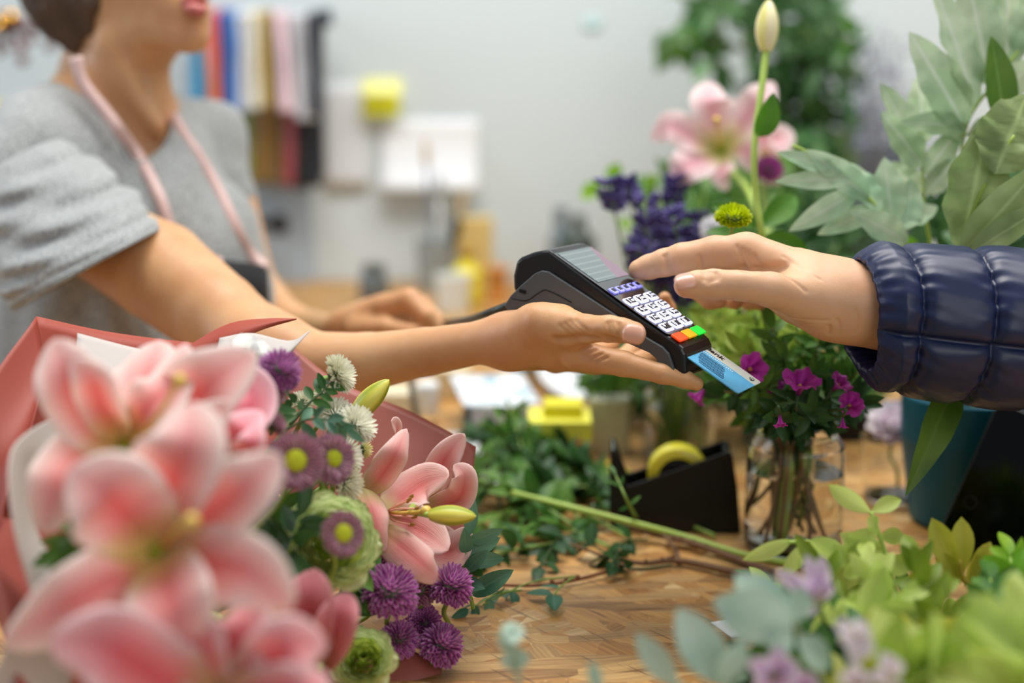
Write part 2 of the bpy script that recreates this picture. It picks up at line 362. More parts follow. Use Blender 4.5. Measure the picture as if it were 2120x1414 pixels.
def heathermat(name, c1, c2):
    m, nt, b = nmat(name); L = nt.links.new
    tc = nd(nt, 'ShaderNodeTexCoord'); mp = nd(nt, 'ShaderNodeMapping'); mp.inputs['Scale'].default_value = (520, 520, 240); mp.inputs['Rotation'].default_value = (.3, .6, .2); L(tc.outputs['Object'], mp.inputs[0])
    t = nd(nt, 'ShaderNodeTexNoise'); t.inputs['Scale'].default_value = 1; t.inputs['Detail'].default_value = 3; L(mp.outputs[0], t.inputs[0])
    mr = nd(nt, 'ShaderNodeMapRange'); mr.inputs[1].default_value = .35; mr.inputs[2].default_value = .65; L(t.outputs[0], mr.inputs[0])
    mx = nd(nt, 'ShaderNodeMix', data_type='RGBA'); L(mr.outputs[0], mx.inputs[0]); mx.inputs[6].default_value = lin(c1); mx.inputs[7].default_value = lin(c2)
    L(mx.outputs[2], b.inputs['Base Color']); b.inputs['Roughness'].default_value = .9; b.inputs['Specular IOR Level'].default_value = .15; b.inputs['Sheen Weight'].default_value = .2
    bp = nd(nt, 'ShaderNodeBump'); bp.inputs['Strength'].default_value = .2; bp.inputs['Distance'].default_value = .001; L(t.outputs[0], bp.inputs['Height']); L(bp.outputs[0], b.inputs['Normal'])
    return m
# ================================================================ setting
WALLY = 2.62
wallm = mat('painted_plaster', (216, 227, 230), .9, .2, noise=.03, nscale=3, bump=.15, bscale=90)
floorm = mat('grey_concrete', (150, 148, 144), .7, noise=.15, nscale=6)
def struct(mb, name, m, **kw):
    return mb.build(name, m, None, smooth=False, kind='structure', **kw)
mb = MB(); box(mb, (0, WALLY+.05, 1.5), (5.2, .1, 3.0)); struct(mb, 'wall_back', wallm)
mb = MB(); box(mb, (-.2, .9, -.03), (5.6, 3.6, .06)); struct(mb, 'floor', floorm)
# ---- counter: OSB worktop on a plywood carcass
osb = osbmat()
counter = thing('shop_counter', 'rough chipboard counter covered with flowers, jars and cuttings', 'counter', (0, 0, 0))
poly = [(-1.25, .45), (2.0, .45), (2.0, WALLY-.005), (-.5, WALLY-.005), (-.5, 2.02), (-.235, 2.02), (-.235, 1.3), (-1.25, 1.3)]
mb = MB(); n = len(poly)
vs = [(x, y, TZ-.025) for x, y in poly]+[(x, y, TZ) for x, y in poly]
mb.add(vs, [tuple(range(n))[::-1], tuple(range(n, 2*n))]+[(i, (i+1) % n, (i+1) % n+n, i+n) for i in range(n)])
mb.build('worktop', osb, counter, smooth=False)
plym = mat('birch_plywood', (196, 168, 128), .6, noise=.1, nscale=14)
mb = MB(); box(mb, (.38, .50, (TZ-.025)/2), (3.2, .03, TZ-.025)); mb.build('front_panel', plym, counter, smooth=False)
mb = MB(); box(mb, (-.85, .9, (TZ-.025)/2), (.03, .76, TZ-.025)); mb.build('side_panel', plym, counter, smooth=False)
mb = MB(); box(mb, (1.9, 1.55, (TZ-.025)/2), (.03, 2.0, TZ-.025)); mb.build('side_panel', plym, counter, smooth=False)
mb = MB(); box(mb, (-.25, 1.66, (TZ-.025)/2), (.03, .68, TZ-.025)); mb.build('side_panel', plym, counter, smooth=False)
mb = MB(); box(mb, (-.47, 2.3, (TZ-.025)/2), (.03, .55, TZ-.025)); mb.build('side_panel', plym, counter, smooth=False)
# ================================================================ wall things
def wallpt(px, py, off=0.0):
    r = ray(px, py); return CAM+r*((WALLY-off)/r.y)
black = mat('black_plastic', (12, 12, 14), .4, .35)
# pieces of paper fixed to the wall
def paper(name, label, px0, py0, px1, py1, m, cat='paper', curl=.0, off=.004, z=0, tilt=0):
    a, b = wallpt(px0, py0, off), wallpt(px1, py1, off); W_, H_ = b.x-a.x, a.z-b.z
    mb = MB(); nu, nv = 9, 9; vs = []; uv = []
    for i in range(nu):
        for j in range(nv):
            u, v = j/(nv-1), i/(nv-1)
            y = WALLY-off-curl*(v**2.2)-.003*math.sin(u*3)*v
            x = a.x+W_*u+tilt*v; vs.append((x, y, a.z-H_*v*(1-.15*curl*v*10))); uv.append((u, v))
    mb.add(vs, grid_faces(nu, nv), uv); return mb.build(name, m, None, solid=.0006, label=label, category=cat) if False else mb.build(name, m, None, solid=.0006)
whitep = mat('white_paper', (240, 243, 246), .8, .3)
o = paper('paper_sheet', '', 786, 246, 992, 398, whitep, curl=.035); _props(o, 'white landscape paper sheet on the wall right of the yellow note', 'paper')
offp = mat('offwhite_paper', (222, 226, 228), .8, .3)
o = paper('paper_sheet', '', 668, 170, 764, 392, offp, curl=.006, off=.002); _props(o, 'faint pale paper sheet on wall between hanging ribbons and yellow note', 'paper')
ylw = mat('yellow_note', (238, 232, 40), .7); ylt = mat('pale_yellow_note', (250, 250, 160), .7)
o = paper('sticky_note', '', 752, 168, 828, 240, ylw, curl=.02, off=.006); _props(o, 'square yellow sticky note on the wall above the white sheet', 'sticky note')
o2 = paper('upper_flap', '', 748, 162, 832, 196, ylt, curl=.012, off=.03); o2.parent = o
# ribbon rail
railm = mat('dark_blue_metal', (28, 42, 66), .4, metal=.6)
ra, rb = wallpt(372, 28, .07), wallpt(672, 36, .07)
rail = thing('ribbon_rail', 'dark metal rail on the back wall carrying the hanging ribbons', 'rail', ra)
mb = MB(); tube(mb, [ra, rb], .0085, 12); mb.build('rod', railm, rail)
for t in (.03, .93):
    p = ra.lerp(rb, t); mb = MB(); tube(mb, [p, V((p.x, WALLY, p.z))], .008, 8); mb.build('bracket', railm, rail)
mb = MB(); lathe(mb, rb, [(0, 0), (.014, 0), (.014, .012), (0, .012)], 16, M=basis(CR)); mb.build('end_cap', railm, rail)
def ribbon(px, py1, w, col, label, sway=0, front=.0, py0=30, tw=0.0, px2=None):
    m = mat('satin_'+label.split()[0], col, .35, .5, sheen=.3, bump=.1)
    t = (px-372)/300; top = ra.lerp(rb, t); bot = wallpt(px2 or px, py1, .07+front); hw = w/FPX*2.6/2
    mb = MB(); n = 26; vs = []; uv = []
    for k in (0, 1):       # the strand falls in front of and behind the rod
        for i in range(n):
            s = i/(n-1); yy = top.y-(.012+front if k == 0 else -.012)
            for j in range(4):
                u = j/3-.5; a = tw*math.sin(s*5+px)+.35*math.sin(s*9+px*.3+k)
                x = top.x+(bot.x-top.x)*s*(1 if k == 0 else .8)+math.sin(s*4+px)*.004*sway+u*2*hw*math.cos(a)*(1-.25*math.sin(PI*s))
                z = top.z+.011-(top.z-bot.z)*(s if k == 0 else s*.93)
                y = yy+u*2*hw*math.sin(a)*.6 if s > .04 else yy*(s/.04)+top.y*(1-s/.04)
                vs.append((x, y, z)); uv.append((u+.5, s))
    mb.add(vs, grid_faces(n, 4)+grid_faces(n, 4, off=n*4), uv)
    o = mb.build('hanging_ribbon', m, None, solid=.0012); _props(o, label, 'ribbon', 'ribbons hanging from the wall rail'); return o
ribbon(408, 230, 24, (40, 160, 214), 'bright blue ribbon hanging beside the florist chin, leftmost on the rail', front=.0)
ribbon(436, 250, 22, (236, 110, 50), 'orange ribbon hanging beside the bright blue one', front=.02, px2=452)
ribbon(450, 260, 18, (222, 120, 170), 'magenta pink ribbon hanging left of the deep blue one', front=.01)
ribbon(462, 300, 20, (140, 62, 66), 'maroon ribbon hanging behind the pink and deep blue ones', front=-.01)
ribbon(483, 250, 30, (46, 112, 190), 'deep blue ribbon hanging near the pink one', front=.02)
ribbon(508, 245, 26, (218, 224, 236), 'silvery white ribbon hanging right of the deep blue one', front=.02)
ribbon(510, 400, 34, (134, 152, 70), 'olive green ribbon hanging low under the silvery one', front=-.01)
ribbon(532, 240, 28, (232, 226, 204), 'cream ribbon hanging near the middle of the rail', front=.03)
ribbon(556, 235, 20, (196, 168, 96), 'gold ribbon hanging between cream and rose white ribbons', front=.035)
ribbon(545, 392, 30, (140, 104, 44), 'bronze ribbon hanging low under the cream one', front=0)
ribbon(572, 396, 24, (120, 88, 34), 'brown gold ribbon hanging low under the gold one', front=.005)
ribbon(586, 245, 30, (244, 214, 224), 'pale pink ribbon hanging right of the gold one', front=.03, px2=596)
ribbon(602, 398, 30, (160, 74, 80), 'dusty red ribbon hanging low under the pale pink one', front=0)
ribbon(614, 262, 22, (206, 208, 214), 'light grey ribbon hanging right of the pale pink one', front=.03, px2=626)
ribbon(634, 262, 20, (222, 224, 228), 'soft white ribbon hanging beside the slate one', front=.025, px2=648)
ribbon(648, 250, 16, (70, 76, 88), 'slate ribbon hanging nearest the rail end', front=.035, px2=650)
ribbon(630, 402, 34, (18, 18, 22), 'black ribbon hanging low under the light grey one', front=0)
ribbon(656, 398, 28, (24, 26, 34), 'black ribbon hanging low at the rail end', front=.005)
# lower wall peg
pa = wallpt(530, 462, .0); peg = thing('wall_peg', 'black metal peg on the wall beside the florist far arm', 'peg', pa)
mb = MB(); tube(mb, [pa, wallpt(540, 462, .07), wallpt(575, 464, .08)], .008, 10); mb.build('arm', black, peg)
mb = MB(); mb2 = SDF; lathe(mb, wallpt(580, 464, .08), [(0, -.012), (.018, -.012), (.02, 0), (.018, .012), (0, .012)], 20, M=basis(CR)); mb.build('knob', black, peg)
# pale blue storage box low on the wall beside the arm
blu = mat('pale_blue_board', (172, 186, 198), .7)
a, b = wallpt(520, 400, .0), wallpt(650, 560, .0)
mb = MB(); box(mb, ((a.x+b.x)/2, WALLY-.012, (a.z+b.z)/2), (b.x-a.x, .02, a.z-b.z+.35))
o = mb.build('wall_board', blu, None, smooth=False, bevel=.003); _props(o, 'pale blue board fixed low on the wall behind the black peg', 'board')
# dried berry twig top left
bm = mat('dried_brown', (92, 44, 40), .6); bry = mat('red_brown_berry', (126, 58, 54), .15, coat=.6); goldm = mat('gold_bauble', (200, 150, 60), .12, metal=.8)
tw0 = wallpt(-60, 40, .25); tg = thing('dried_branch', 'dark dried branch with red-brown berries on the wall behind the hair', 'branch', tw0)
mb = MB(); tube(mb, [wallpt(-120, 62, .0), wallpt(0, 60, .22), wallpt(60, 56, .22), wallpt(150, 60, .2)], [.009, .006], 8)
rnd = random.Random(4); tips = []
for i in range(22):
    x = rnd.uniform(-60, 95); p = wallpt(x, 58, .22); q = p+V((rnd.uniform(-.03, .03), rnd.uniform(-.03, .03), rnd.uniform(-.045, .03))); tube(mb, [p, q], .0015, 5); tips.append(q)
p = wallpt(30, 70, .22); q = wallpt(50, 108, .22); tube(mb, [p, q], .002, 5)
for k in range(4): tips.append(q+V((rnd.uniform(-.012, .012), 0, rnd.uniform(-.015, .015))))
mb.build('twig', bm, tg)
for i, q in enumerate(tips): mb = MB(); lathe(mb, q, [(.0001, -.008), (.006, -.005), (.009, 0), (.006, .005), (.0001, .008)], 10); mb.build('berry', bry, tg)
for px, py in ((22, 36), (-4, 52), (98, 48)):
    mb = MB(); lathe(mb, wallpt(px, py, .24), [(.0001, -.013), (.009, -.009), (.013, 0), (.009, .009), (.0001, .013)], 14); o = mb.build('gilt_bead', goldm, tg)
o = paper('sticky_note', '', -30, 214, 12, 262, mat('mustard_note', (240, 214, 60), .7), off=.004); _props(o, 'small yellow note on the wall at the florist near shoulder', 'sticky note')
# light switch-like plates
o = paper('paper_sheet', '', 1206, 36, 1246, 58, mat('aqua_tint', (196, 226, 226), .7), off=.002); _props(o, 'tiny pale aqua label on the wall left of the leafy tree', 'label')
# ================================================================ things at the back of the counter
def TY(px, y, h=0):       # point on the counter (plus h) seen in column px at room depth y
    p = V((0, y, TZ+h)); d = (p-CAM).dot(CF); return V(((px-1060)/FPX*d, y, TZ+h))
def prof_thing(name, label, cat, px, y, prof, m, seg=28, group=None, sub=None, h=0):
    p = TY(px, y, h); mb = MB(); lathe(mb, p, prof, seg); o = mb.build(name, m, None); _props(o, label, cat, group); return o
# brush pot
p = TY(905, 2.5); pot = thing('brush_pot', 'grey pot holding brushes and pencils against the back wall', 'pot', p)
greyc = mat('grey_ceramic', (150, 158, 158), .4)
mb = MB(); lathe(mb, p, [(0, .0), (.032, 0), (.038, .09), (.034, .09), (.029, .006), (0, .006)], 24); mb.build('cup', greyc, pot)
rnd = random.Random(2)
def stick(label, m, dx, dy, ln, r, tipm=None, nm='pencil'):
    a = p+V((dx*.3, dy*.3, .01)); b = a+V((dx, dy, ln)); t = thing(nm, label, nm, a, None)
    mb = MB(); tube(mb, [a, b], r, 8); mb.build('shaft', m, t)
    mb = MB(); d = (b-a).normalized(); lathe(mb, b, [(r, 0), (r*1.8, .008), (r*2.4, .022), (r*1.6, .04), (.0005, .05)], 12, M=basis(d)); mb.build('tip', tipm or m, t)
stick('brush with a beige tuft leaning left in the grey pot', mat('blue_grey_handle', (124, 134, 152), .4), -.012, 0, .21, .003, mat('beige_bristle', (206, 186, 160), .9), 'paint_brush')
stick('white brush standing beside the beige one in the grey pot', mat('white_handle', (226, 230, 232), .4), .004, .005, .15, .0035, mat('grey_bristle', (182, 188, 190), .9), 'paint_brush')
stick('yellow pencil leaning right in the grey pot', mat('pencil_yellow', (220, 180, 70), .4), .03, 0, .12, .003, mat('pencil_wood', (200, 170, 120), .8))
stick('dark pencil crossing the pot rim', black, .022, -.02, .08, .004, black)
def bx(name, label, cat, px, y, w, d, h, m, rot=0, z=0, bev=.002, group=None):
    p = TY(px, y, 0); mb = MB(); box(mb, (p.x, p.y, TZ+z+h/2+.0005), (w, d, h), rot); o = mb.build(name, m, None, smooth=False, bevel=bev); _props(o, label, cat, group); return o
tanb = mat('tan_cardboard', (222, 194, 124), .8); ybr = mat('bright_yellow', (232, 214, 30), .5)
bx('cardboard_box', 'tan cardboard box standing upright against the back wall', 'box', 985, 2.54, .062, .05, .125, tanb)
# yellow spray bottle
p = TY(966, 2.36); bt = thing('glue_bottle', 'yellow glue bottle standing before the tan cardboard box', 'bottle', p)
mb = MB(); lathe(mb, p, [(0, 0), (.024, 0), (.026, .01), (.026, .055), (.012, .07), (.012, .08)], 20); mb.build('body', ybr, bt)
mb = MB(); lathe(mb, p, [(.013, .078), (.013, .09), (.004, .105), (0, .106)], 16); mb.build('cap', mat('ochre_cap', (170, 130, 30), .5), bt)
prof_thing('thread_spool', 'orange brown spool right of the yellow glue bottle', 'spool', 1030, 2.38, [(0, 0), (.022, 0), (.022, .006), (.016, .01), (.016, .05), (.022, .054), (.022, .06), (0, .06)], mat('orange_brown', (206, 140, 66), .7))
prof_thing('paint_jar', 'dark grey jar standing on the counter behind the florist far hand', 'jar', 775, 2.35, [(0, 0), (.024, 0), (.026, .04), (.02, .052), (.02, .07), (0, .07)], mat('dark_grey_glass', (96, 104, 106), .3))
prof_thing('pencil_cup', 'white cup near the brush pot', 'cup', 938, 2.3, [(0, 0), (.026, 0), (.03, .06), (.027, .06), (.024, .006), (0, .006)], mat('white_ceramic', (222, 228, 224), .3))
prof_thing('dark_bottle', 'dark squat bottle behind the card terminal', 'bottle', 1196, 2.45, [(0, 0), (.03, 0), (.034, .05), (.03, .1), (.012, .12), (.012, .14), (0, .14)], mat('dark_green_glass', (60, 72, 64), .25))
prof_thing('grey_bottle', 'blue-grey bottle behind the terminal, left of the dark squat one', 'bottle', 1160, 2.48, [(0, 0), (.022, 0), (.022, .09), (.012, .12), (.012, .15), (0, .15)], mat('blue_grey_glass', (118, 130, 136), .3))
# white boxes and papers mid counter
wb = mat('white_card', (236, 240, 244), .5); gb = mat('greyish_side', (188, 180, 178), .6)
p = TY(1030, 1.56); kb = thing('card_box', 'grey cardboard box with printed white papers lying on top', 'box', p)
mb = MB(); box(mb, (p.x, p.y, TZ+.0205), (.066, .11, .041), .1); mb.build('carton', gb, kb, smooth=False, bevel=.002)
mb = MB(); box(mb, (p.x-.034, p.y-.03, TZ+.0205), (.006, .04, .041), .1); mb.build('dark_corner', mat('dark_edge', (60, 72, 66), .6), kb, smooth=False)
def flat(name, label, cat, c, w, d, m, rot=0, h=.0012, group=None, curl=0):
    mb = MB(); vs = []; uv = []; M = Matrix.Rotation(rot, 3, 'Z'); n = 8
    for i in range(n):
        for j in range(n):
            u, v = j/(n-1)-.5, i/(n-1)-.5
            q = M @ V((u*w, v*d, 0)); vs.append(V(c)+q+V((0, 0, h/2+curl*(u*u*2+max(0, v)**2*2)))); uv.append((u+.5, v+.5))
    mb.add(vs, grid_faces(n, n), uv); o = mb.build(name, m, None, solid=h); _props(o, label, cat, group); return o
# printed sheet
pm, nt, b_ = nmat('printed_sheet'); tc = nd(nt, 'ShaderNodeTexCoord'); mp = nd(nt, 'ShaderNodeMapping'); mp.inputs['Scale'].default_value = (2.4, 7, 1)
t_ = nd(nt, 'ShaderNodeTexNoise'); t_.inputs['Scale'].default_value = 1.2; nt.links.new(tc.outputs['UV'], mp.inputs[0]); nt.links.new(mp.outputs[0], t_.inputs[0])
cr = nd(nt, 'ShaderNodeValToRGB'); cr.color_ramp.elements[0].color = lin((110, 160, 190)); cr.color_ramp.elements[0].position = .33; cr.color_ramp.elements[1].color = lin((240, 245, 250)); cr.color_ramp.elements[1].position = .5
nt.links.new(t_.outputs[0], cr.inputs[0]); nt.links.new(cr.outputs[0], b_.inputs['Base Color'])
flat('printed_leaflet', 'white leaflet with blue print lying on top of grey box', 'paper', (p.x-.004, p.y, TZ+.0418), .085, .14, pm, .15, curl=.004)
prof_thing('lidded_jar', 'pale jar with a round blue lid under the forearm', 'jar', 1092, 1.78, [(0, 0), (.018, 0), (.020, .004), (.020, .020), (0, .020)], mat('cream_jar', (226, 214, 190), .5))
lid = prof_thing('jar_lid', 'round blue lid resting on the pale jar', 'lid', 1092, 1.78, [(0, .0205), (.024, .0205), (.026, .026), (.021, .035), (0, .037)], mat('petrol_blue', (22, 104, 142), .35))
flat('white_paper_pack', 'crumpled clear-white paper behind the yellow note pads', 'paper', TY(1185, 1.72, .004), .075, .09, wb, .2, curl=.03)
flat('paper_sheet', 'white paper sheet lying behind the green cuttings', 'paper', T(1050, 945), .13, .20, whitep, -.25)
flat('paper_sheet', 'white paper sheet lying behind the sharp lily', 'paper', T(900, 930), .12, .12, whitep, .2, h=.0008)
flat('tan_envelope', 'pinkish tan envelope lying under the orange note block', 'envelope', T(1140, 970, .0015), .09, .12, mat('tan_envelope', (214, 176, 140), .8), .35)
# note pads, stacked
lem = mat('lemon_notes', (248, 244, 90), .6); lem2 = mat('deep_yellow_notes', (230, 220, 40), .6); salm = mat('salmon_notes', (222, 110, 84), .6); orn = mat('orange_notes', (250, 150, 20), .6); olv = mat('lime_notes', (196, 200, 50), .6)
p = T(1188, 975)
def pad(name, label, dx, dy, z, w, d, h, m, rot=0): 
    mb = MB(); box(mb, (p.x+dx, p.y+dy, TZ+z+h/2), (w, d, h), rot); o = mb.build(name, m, None, smooth=False, bevel=.0008); _props(o, label, 'note pad', 'stack of coloured note pads')
flat('yellow_folder', 'thin yellow sheet lying under the orange note block', 'paper', T(1205, 985, .0022), .10, .07, mat('folder_yellow', (240, 222, 70), .6), .3)
pad('note_pad', 'orange note block at the bottom of the pad stack', 0, .02, .004, .030, .05, .0155, orn, .1)
pad('note_pad', 'thin lime note pad directly on the orange block', 0, .02, .0197, .031, .05, .0045, olv, .05)
pad('note_pad', 'salmon red note pad under the wide lemon pad', -.005, .025, .0244, .036, .055, .0065, salm)
pad('note_pad', 'wide lemon yellow note pad with an orange base layer', -.014, .03, .0311, .064, .06, .020, lem)
pad('note_pad', 'deep yellow note pad on top of the pad stack', -.010, .035, .0513, .040, .04, .0125, lem2, -.05)
bx('ring_box', 'grey-green card box standing left of the tape dispenser', 'box', 1262, 1.46, .041, .03, .060, mat('grey_green_card', (190, 192, 168), .7), rot=-.15)
# small things under the forearm at left
prof_thing('plastic_tub', 'white plastic tub under the forearm, left of the grey box', 'tub', 886, 1.62, [(0, 0), (.012, 0), (.0135, .035), (.012, .039), (0, .039)], mat('white_plastic', (232, 238, 240), .4))
bx('wood_block', 'pale wood block behind the white plastic tub', 'block', 935, 1.72, .045, .05, .035, mat('pale_wood', (222, 204, 164), .7))
bx('cream_box', 'cream box left of the white plastic tub', 'box', 820, 1.62, .045, .05, .03, mat('cream_card', (222, 212, 182), .7))
# ================================================================ card terminal
def cam2w(r, u, a): return CR*r+CU*u+CF*a
Lt = cam2w(.096, -.077, -.045).normalized(); Wt = cam2w(.035, .008, .053); Wt = (Wt-Lt*Wt.dot(Lt)).normalized()
Nt = Lt.cross(Wt); Nt = Nt if Nt.dot(CU) > 0 else -Nt; Nt.normalize()
A3 = P(1130, 519, 1.045)
def sideP(px, py):                       # point of the near side face seen at a pixel, as (l, n)
    r = ray(px, py); t = (A3-CAM).dot(Wt)/r.dot(Wt); q = CAM+r*t-A3; return (q.dot(Lt), q.dot(Nt))
Bl = sideP(1408, 716); tilt = math.atan2(Bl[1], Bl[0])
L2 = (Lt*math.cos(tilt)+Nt*math.sin(tilt)).normalized(); N2 = (Nt*math.cos(tilt)-Lt*math.sin(tilt)).normalized(); Lt, Nt = L2, N2
def topP(px, py):                        # point of the keypad plane seen at a pixel, as (l, w)
    r = ray(px, py); t = (A3-CAM).dot(Nt)/r.dot(Nt); q = CAM+r*t-A3; return (q.dot(Lt), q.dot(Wt))
def TW(l, w, n=0): return A3+Lt*l+Wt*w+Nt*n
_tr, _fr = topP(1229, 515), topP(1489, 707); LEN = Bl[0]
print('terminal', LEN, _tr, _fr, 'side', [tuple(round(v, 4) for v in sideP(*q)) for q in ((1066, 538), (1060, 604), (1044, 631), (1418, 776), (1401, 788))])
W0 = max(.06, _tr[1]); W1 = max(.045, _fr[1])
def width(l): return W0+(W1-W0)*min(max(l/LEN, 0), 1)
term = thing('card_terminal', 'black and grey card payment terminal held in the florist hand', 'card terminal', TW(LEN/2, W0/2, -.02))
shell = mat('terminal_black', (12, 12, 14), .34, bump=.05, bscale=800); band = mat('terminal_grey', (78, 80, 82), .5, bump=.08, bscale=900)
def prism(mb, pts, w0, w1, inset=0.0, nw=1):
    n = len(pts); vs = []; uv = []
    for s in (0, 1):
        for (l, q) in pts:
            ww = w0 if s == 0 else width(l)-w1; vs.append(TW(l, ww, q)); uv.append((l*8, q*8))
    fs = [tuple(range(n)), tuple(range(n, 2*n))[::-1]]+[(i+n, (i+1) % n+n, (i+1) % n, i) for i in range(n)]
    mb.add(vs, fs, uv)
S_ = sideP
top = [S_(1060, 604), S_(1059, 571), S_(1066, 540), S_(1075, 533), S_(1100, 523), S_(1119, 519), S_(1133, 519), S_(1170, 546), S_(1300, 643)]
a0 = [S_(1396, 709), S_(1410, 722), S_(1416, 735), S_(1419, 776)]
low = [S_(1404, 790), S_(1385, 770), S_(1362, 735), S_(1330, 712), S_(1250, 660), S_(1135, 592), S_(1120, 592), S_(1080, 610)]
body_pts = top+a0+low
mb = MB(); prism(mb, body_pts, 0.0015, .0015)
body = mb.build('housing', shell, term, smooth=False, bevel=.003)
# grey cradle band, a little proud of the sides
g_up = [S_(1058, 612), S_(1078, 592), S_(1108, 566), S_(1122, 560), S_(1136, 562), S_(1200, 603), S_(1272, 650), S_(1341, 700), S_(1372, 718), S_(1385, 732), S_(1393, 755), S_(1402, 786)]
g_lo = [S_(1398, 791), S_(1383, 780), S_(1382, 775), S_(1366, 764), S_(1359, 742), S_(1345, 730), S_(1290, 706), S_(1200, 665), S_(1120, 640), S_(1070, 648), S_(1054, 646), S_(1045, 632)]
mb = MB(); prism(mb, g_up+g_lo, -.0012, -.0012); mb.build('cradle_band', band, term, smooth=False, bevel=.0018)
# groove line and small socket on the band
mb = MB(); q = [S_(*x) for x in ((1060, 617), (1090, 622), (1112, 609), (1126, 601), (1136, 601), (1160, 612), (1185, 626))]
tube(mb, [TW(l, -.0013, n_) for l, n_ in q], .0005, 6, n=30); mb.build('seam_line', black, term)
c = S_(1084, 603); mb = MB(); box(mb, TW(c[0], -.0012, c[1]), (.0055, .0026, .0012), M=Matrix((Lt*.93+Nt*.3, Nt*.93-Lt*.3, Wt)).transposed()); mb.build('lock_slot', black, term, smooth=False)
MT = Matrix((Lt, Wt, Nt)).transposed()
# glossy front plate around the screen
def quadplate(mb, pts, n0, h):
    vs = [TW(l, w, n0) for l, w in pts]+[TW(l, w, n0+h) for l, w in pts]; n = len(pts)
    uv = [(0, 0), (1, 0), (1, 1), (0, 1)]*2 if n == 4 else None
    mb.add(vs, [tuple(range(n))[::-1], tuple(range(n, 2*n))]+[(i, (i+1) % n, (i+1) % n+n, i+n) for i in range(n)], uv)
def rrect(l0, l1, w0, w1, r=.003, k=5):
    out = []
    for cx, cy, a0_ in ((l1-r, w1-r, 0), (l0+r, w1-r, 90), (l0+r, w0+r, 180), (l1-r, w0+r, 270)):
        for i in range(k+1): a = math.radians(a0_+90*i/k); out.append((cx+r*math.cos(a), cy+r*math.sin(a)))
    return out
KP = mat('keypad_plate', (34, 34, 40), .12, coat=.5)
mb = MB(); quadplate(mb, [(l, w*(width(l)/W0)) for l, w in rrect(.002, LEN-.012, .003, W0-.003, .004)], 0, .0006); mb.build('front_plate', KP, term, smooth=False)
print('screen', [topP(*q) for q in ((1145, 522), (1240, 586), (1300, 580))])
s0, s1 = topP(1150, 528)[0], topP(1242, 585)[0]
sm, nt, b_ = nmat('terminal_screen'); b_.inputs['Roughness'].default_value = .08; b_.inputs['Base Color'].default_value = (.02, .02, .02, 1)
tc = nd(nt, 'ShaderNodeTexCoord'); sp = nd(nt, 'ShaderNodeSeparateXYZ'); nt.links.new(tc.outputs['UV'], sp.inputs[0])
wv = nd(nt, 'ShaderNodeTexWave'); wv.inputs['Scale'].default_value = 1.9; wv.bands_direction = 'X'; nt.links.new(tc.outputs['UV'], wv.inputs[0])
mr = nd(nt, 'ShaderNodeMapRange'); mr.inputs[1].default_value = .75; mr.inputs[2].default_value = .95; mr.inputs[4].default_value = .35; nt.links.new(wv.outputs['Fac'], mr.inputs[0])
mx = nd(nt, 'ShaderNodeMix', data_type='RGBA'); mx.inputs[6].default_value = lin((150, 170, 168)); mx.inputs[7].default_value = lin((225, 238, 238)); nt.links.new(mr.outputs[0], mx.inputs[0])
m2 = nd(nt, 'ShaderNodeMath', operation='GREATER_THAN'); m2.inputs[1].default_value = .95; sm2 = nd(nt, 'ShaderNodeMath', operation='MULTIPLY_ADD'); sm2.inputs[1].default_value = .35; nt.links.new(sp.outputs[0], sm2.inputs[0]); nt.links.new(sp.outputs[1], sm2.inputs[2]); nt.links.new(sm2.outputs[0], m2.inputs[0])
mx2 = nd(nt, 'ShaderNodeMix', data_type='RGBA'); nt.links.new(m2.outputs[0], mx2.inputs[0]); nt.links.new(mx.outputs[2], mx2.inputs[6]); mx2.inputs[7].default_value = lin((196, 150, 176))  # pink corner: a flower's reflection painted into the screen colour
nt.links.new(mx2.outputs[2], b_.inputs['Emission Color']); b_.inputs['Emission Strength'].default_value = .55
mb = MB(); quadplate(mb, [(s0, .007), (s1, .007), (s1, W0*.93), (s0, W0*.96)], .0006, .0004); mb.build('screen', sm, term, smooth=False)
# keys
keyg = mat('backlit_key', (232, 234, 255), .4, emit=1.25, ecol=(206, 208, 255)); keyf = mat('backlit_function_key', (150, 150, 230), .4, emit=.75, ecol=(140, 140, 246))
plate = mat('key_legend_plate', (24, 26, 34), .4); legm = mat('legend_white', (236, 238, 255), .4, emit=.9)
def hexkey(l, w, hl, hw, n0=.0006, h=.0014, cut=.3):
    mb = MB(); o_ = [(l-hl, w-hw*(1-cut)), (l-hl*.45, w-hw), (l+hl, w-hw*(.9)), (l+hl, w+hw*(1-cut)), (l+hl*.45, w+hw), (l-hl, w+hw*.9)]
    o_ = [(l-hl, w-hw*.8), (l-hl*.2, w-hw), (l+hl, w-hw*.85), (l+hl, w+hw*.8), (l+hl*.2, w+hw), (l-hl, w+hw*.85)]
    quadplate(mb, o_, n0, h); return mb
def text(s, l, w, n, size, m, parent, name='legend', along='W'):
    c_ = bpy.data.curves.new(name, 'FONT'); c_.body = s; c_.size = size; c_.align_x = 'CENTER'; c_.align_y = 'CENTER'; c_.extrude = .00008; c_.offset = size*.02
    o = bpy.data.objects.new(name, c_); me = bpy.data.meshes.new_from_object(o); bpy.data.objects.remove(o)
    X = Wt if along == 'W' else Lt; Z = Nt; Y = Z.cross(X)
    Mx = Matrix((X, Y, Z)).transposed().to_4x4(); Mx.translation = TW(l, w, n)
    me.transform(Mx); me.materials.clear(); me.materials.append(m)
    o = bpy.data.objects.new(name, me); COL.objects.link(o); o.parent = parent; return o
def kp(zx, zy): return topP(1200+zx/4.714, 520+zy/4.714)
rows = [[(505, 480), (635, 475), (755, 450)], [(620, 570), (750, 555), (870, 535)], [(735, 650), (860, 635), (980, 615)], [(850, 730), (980, 715), (1085, 690)]]
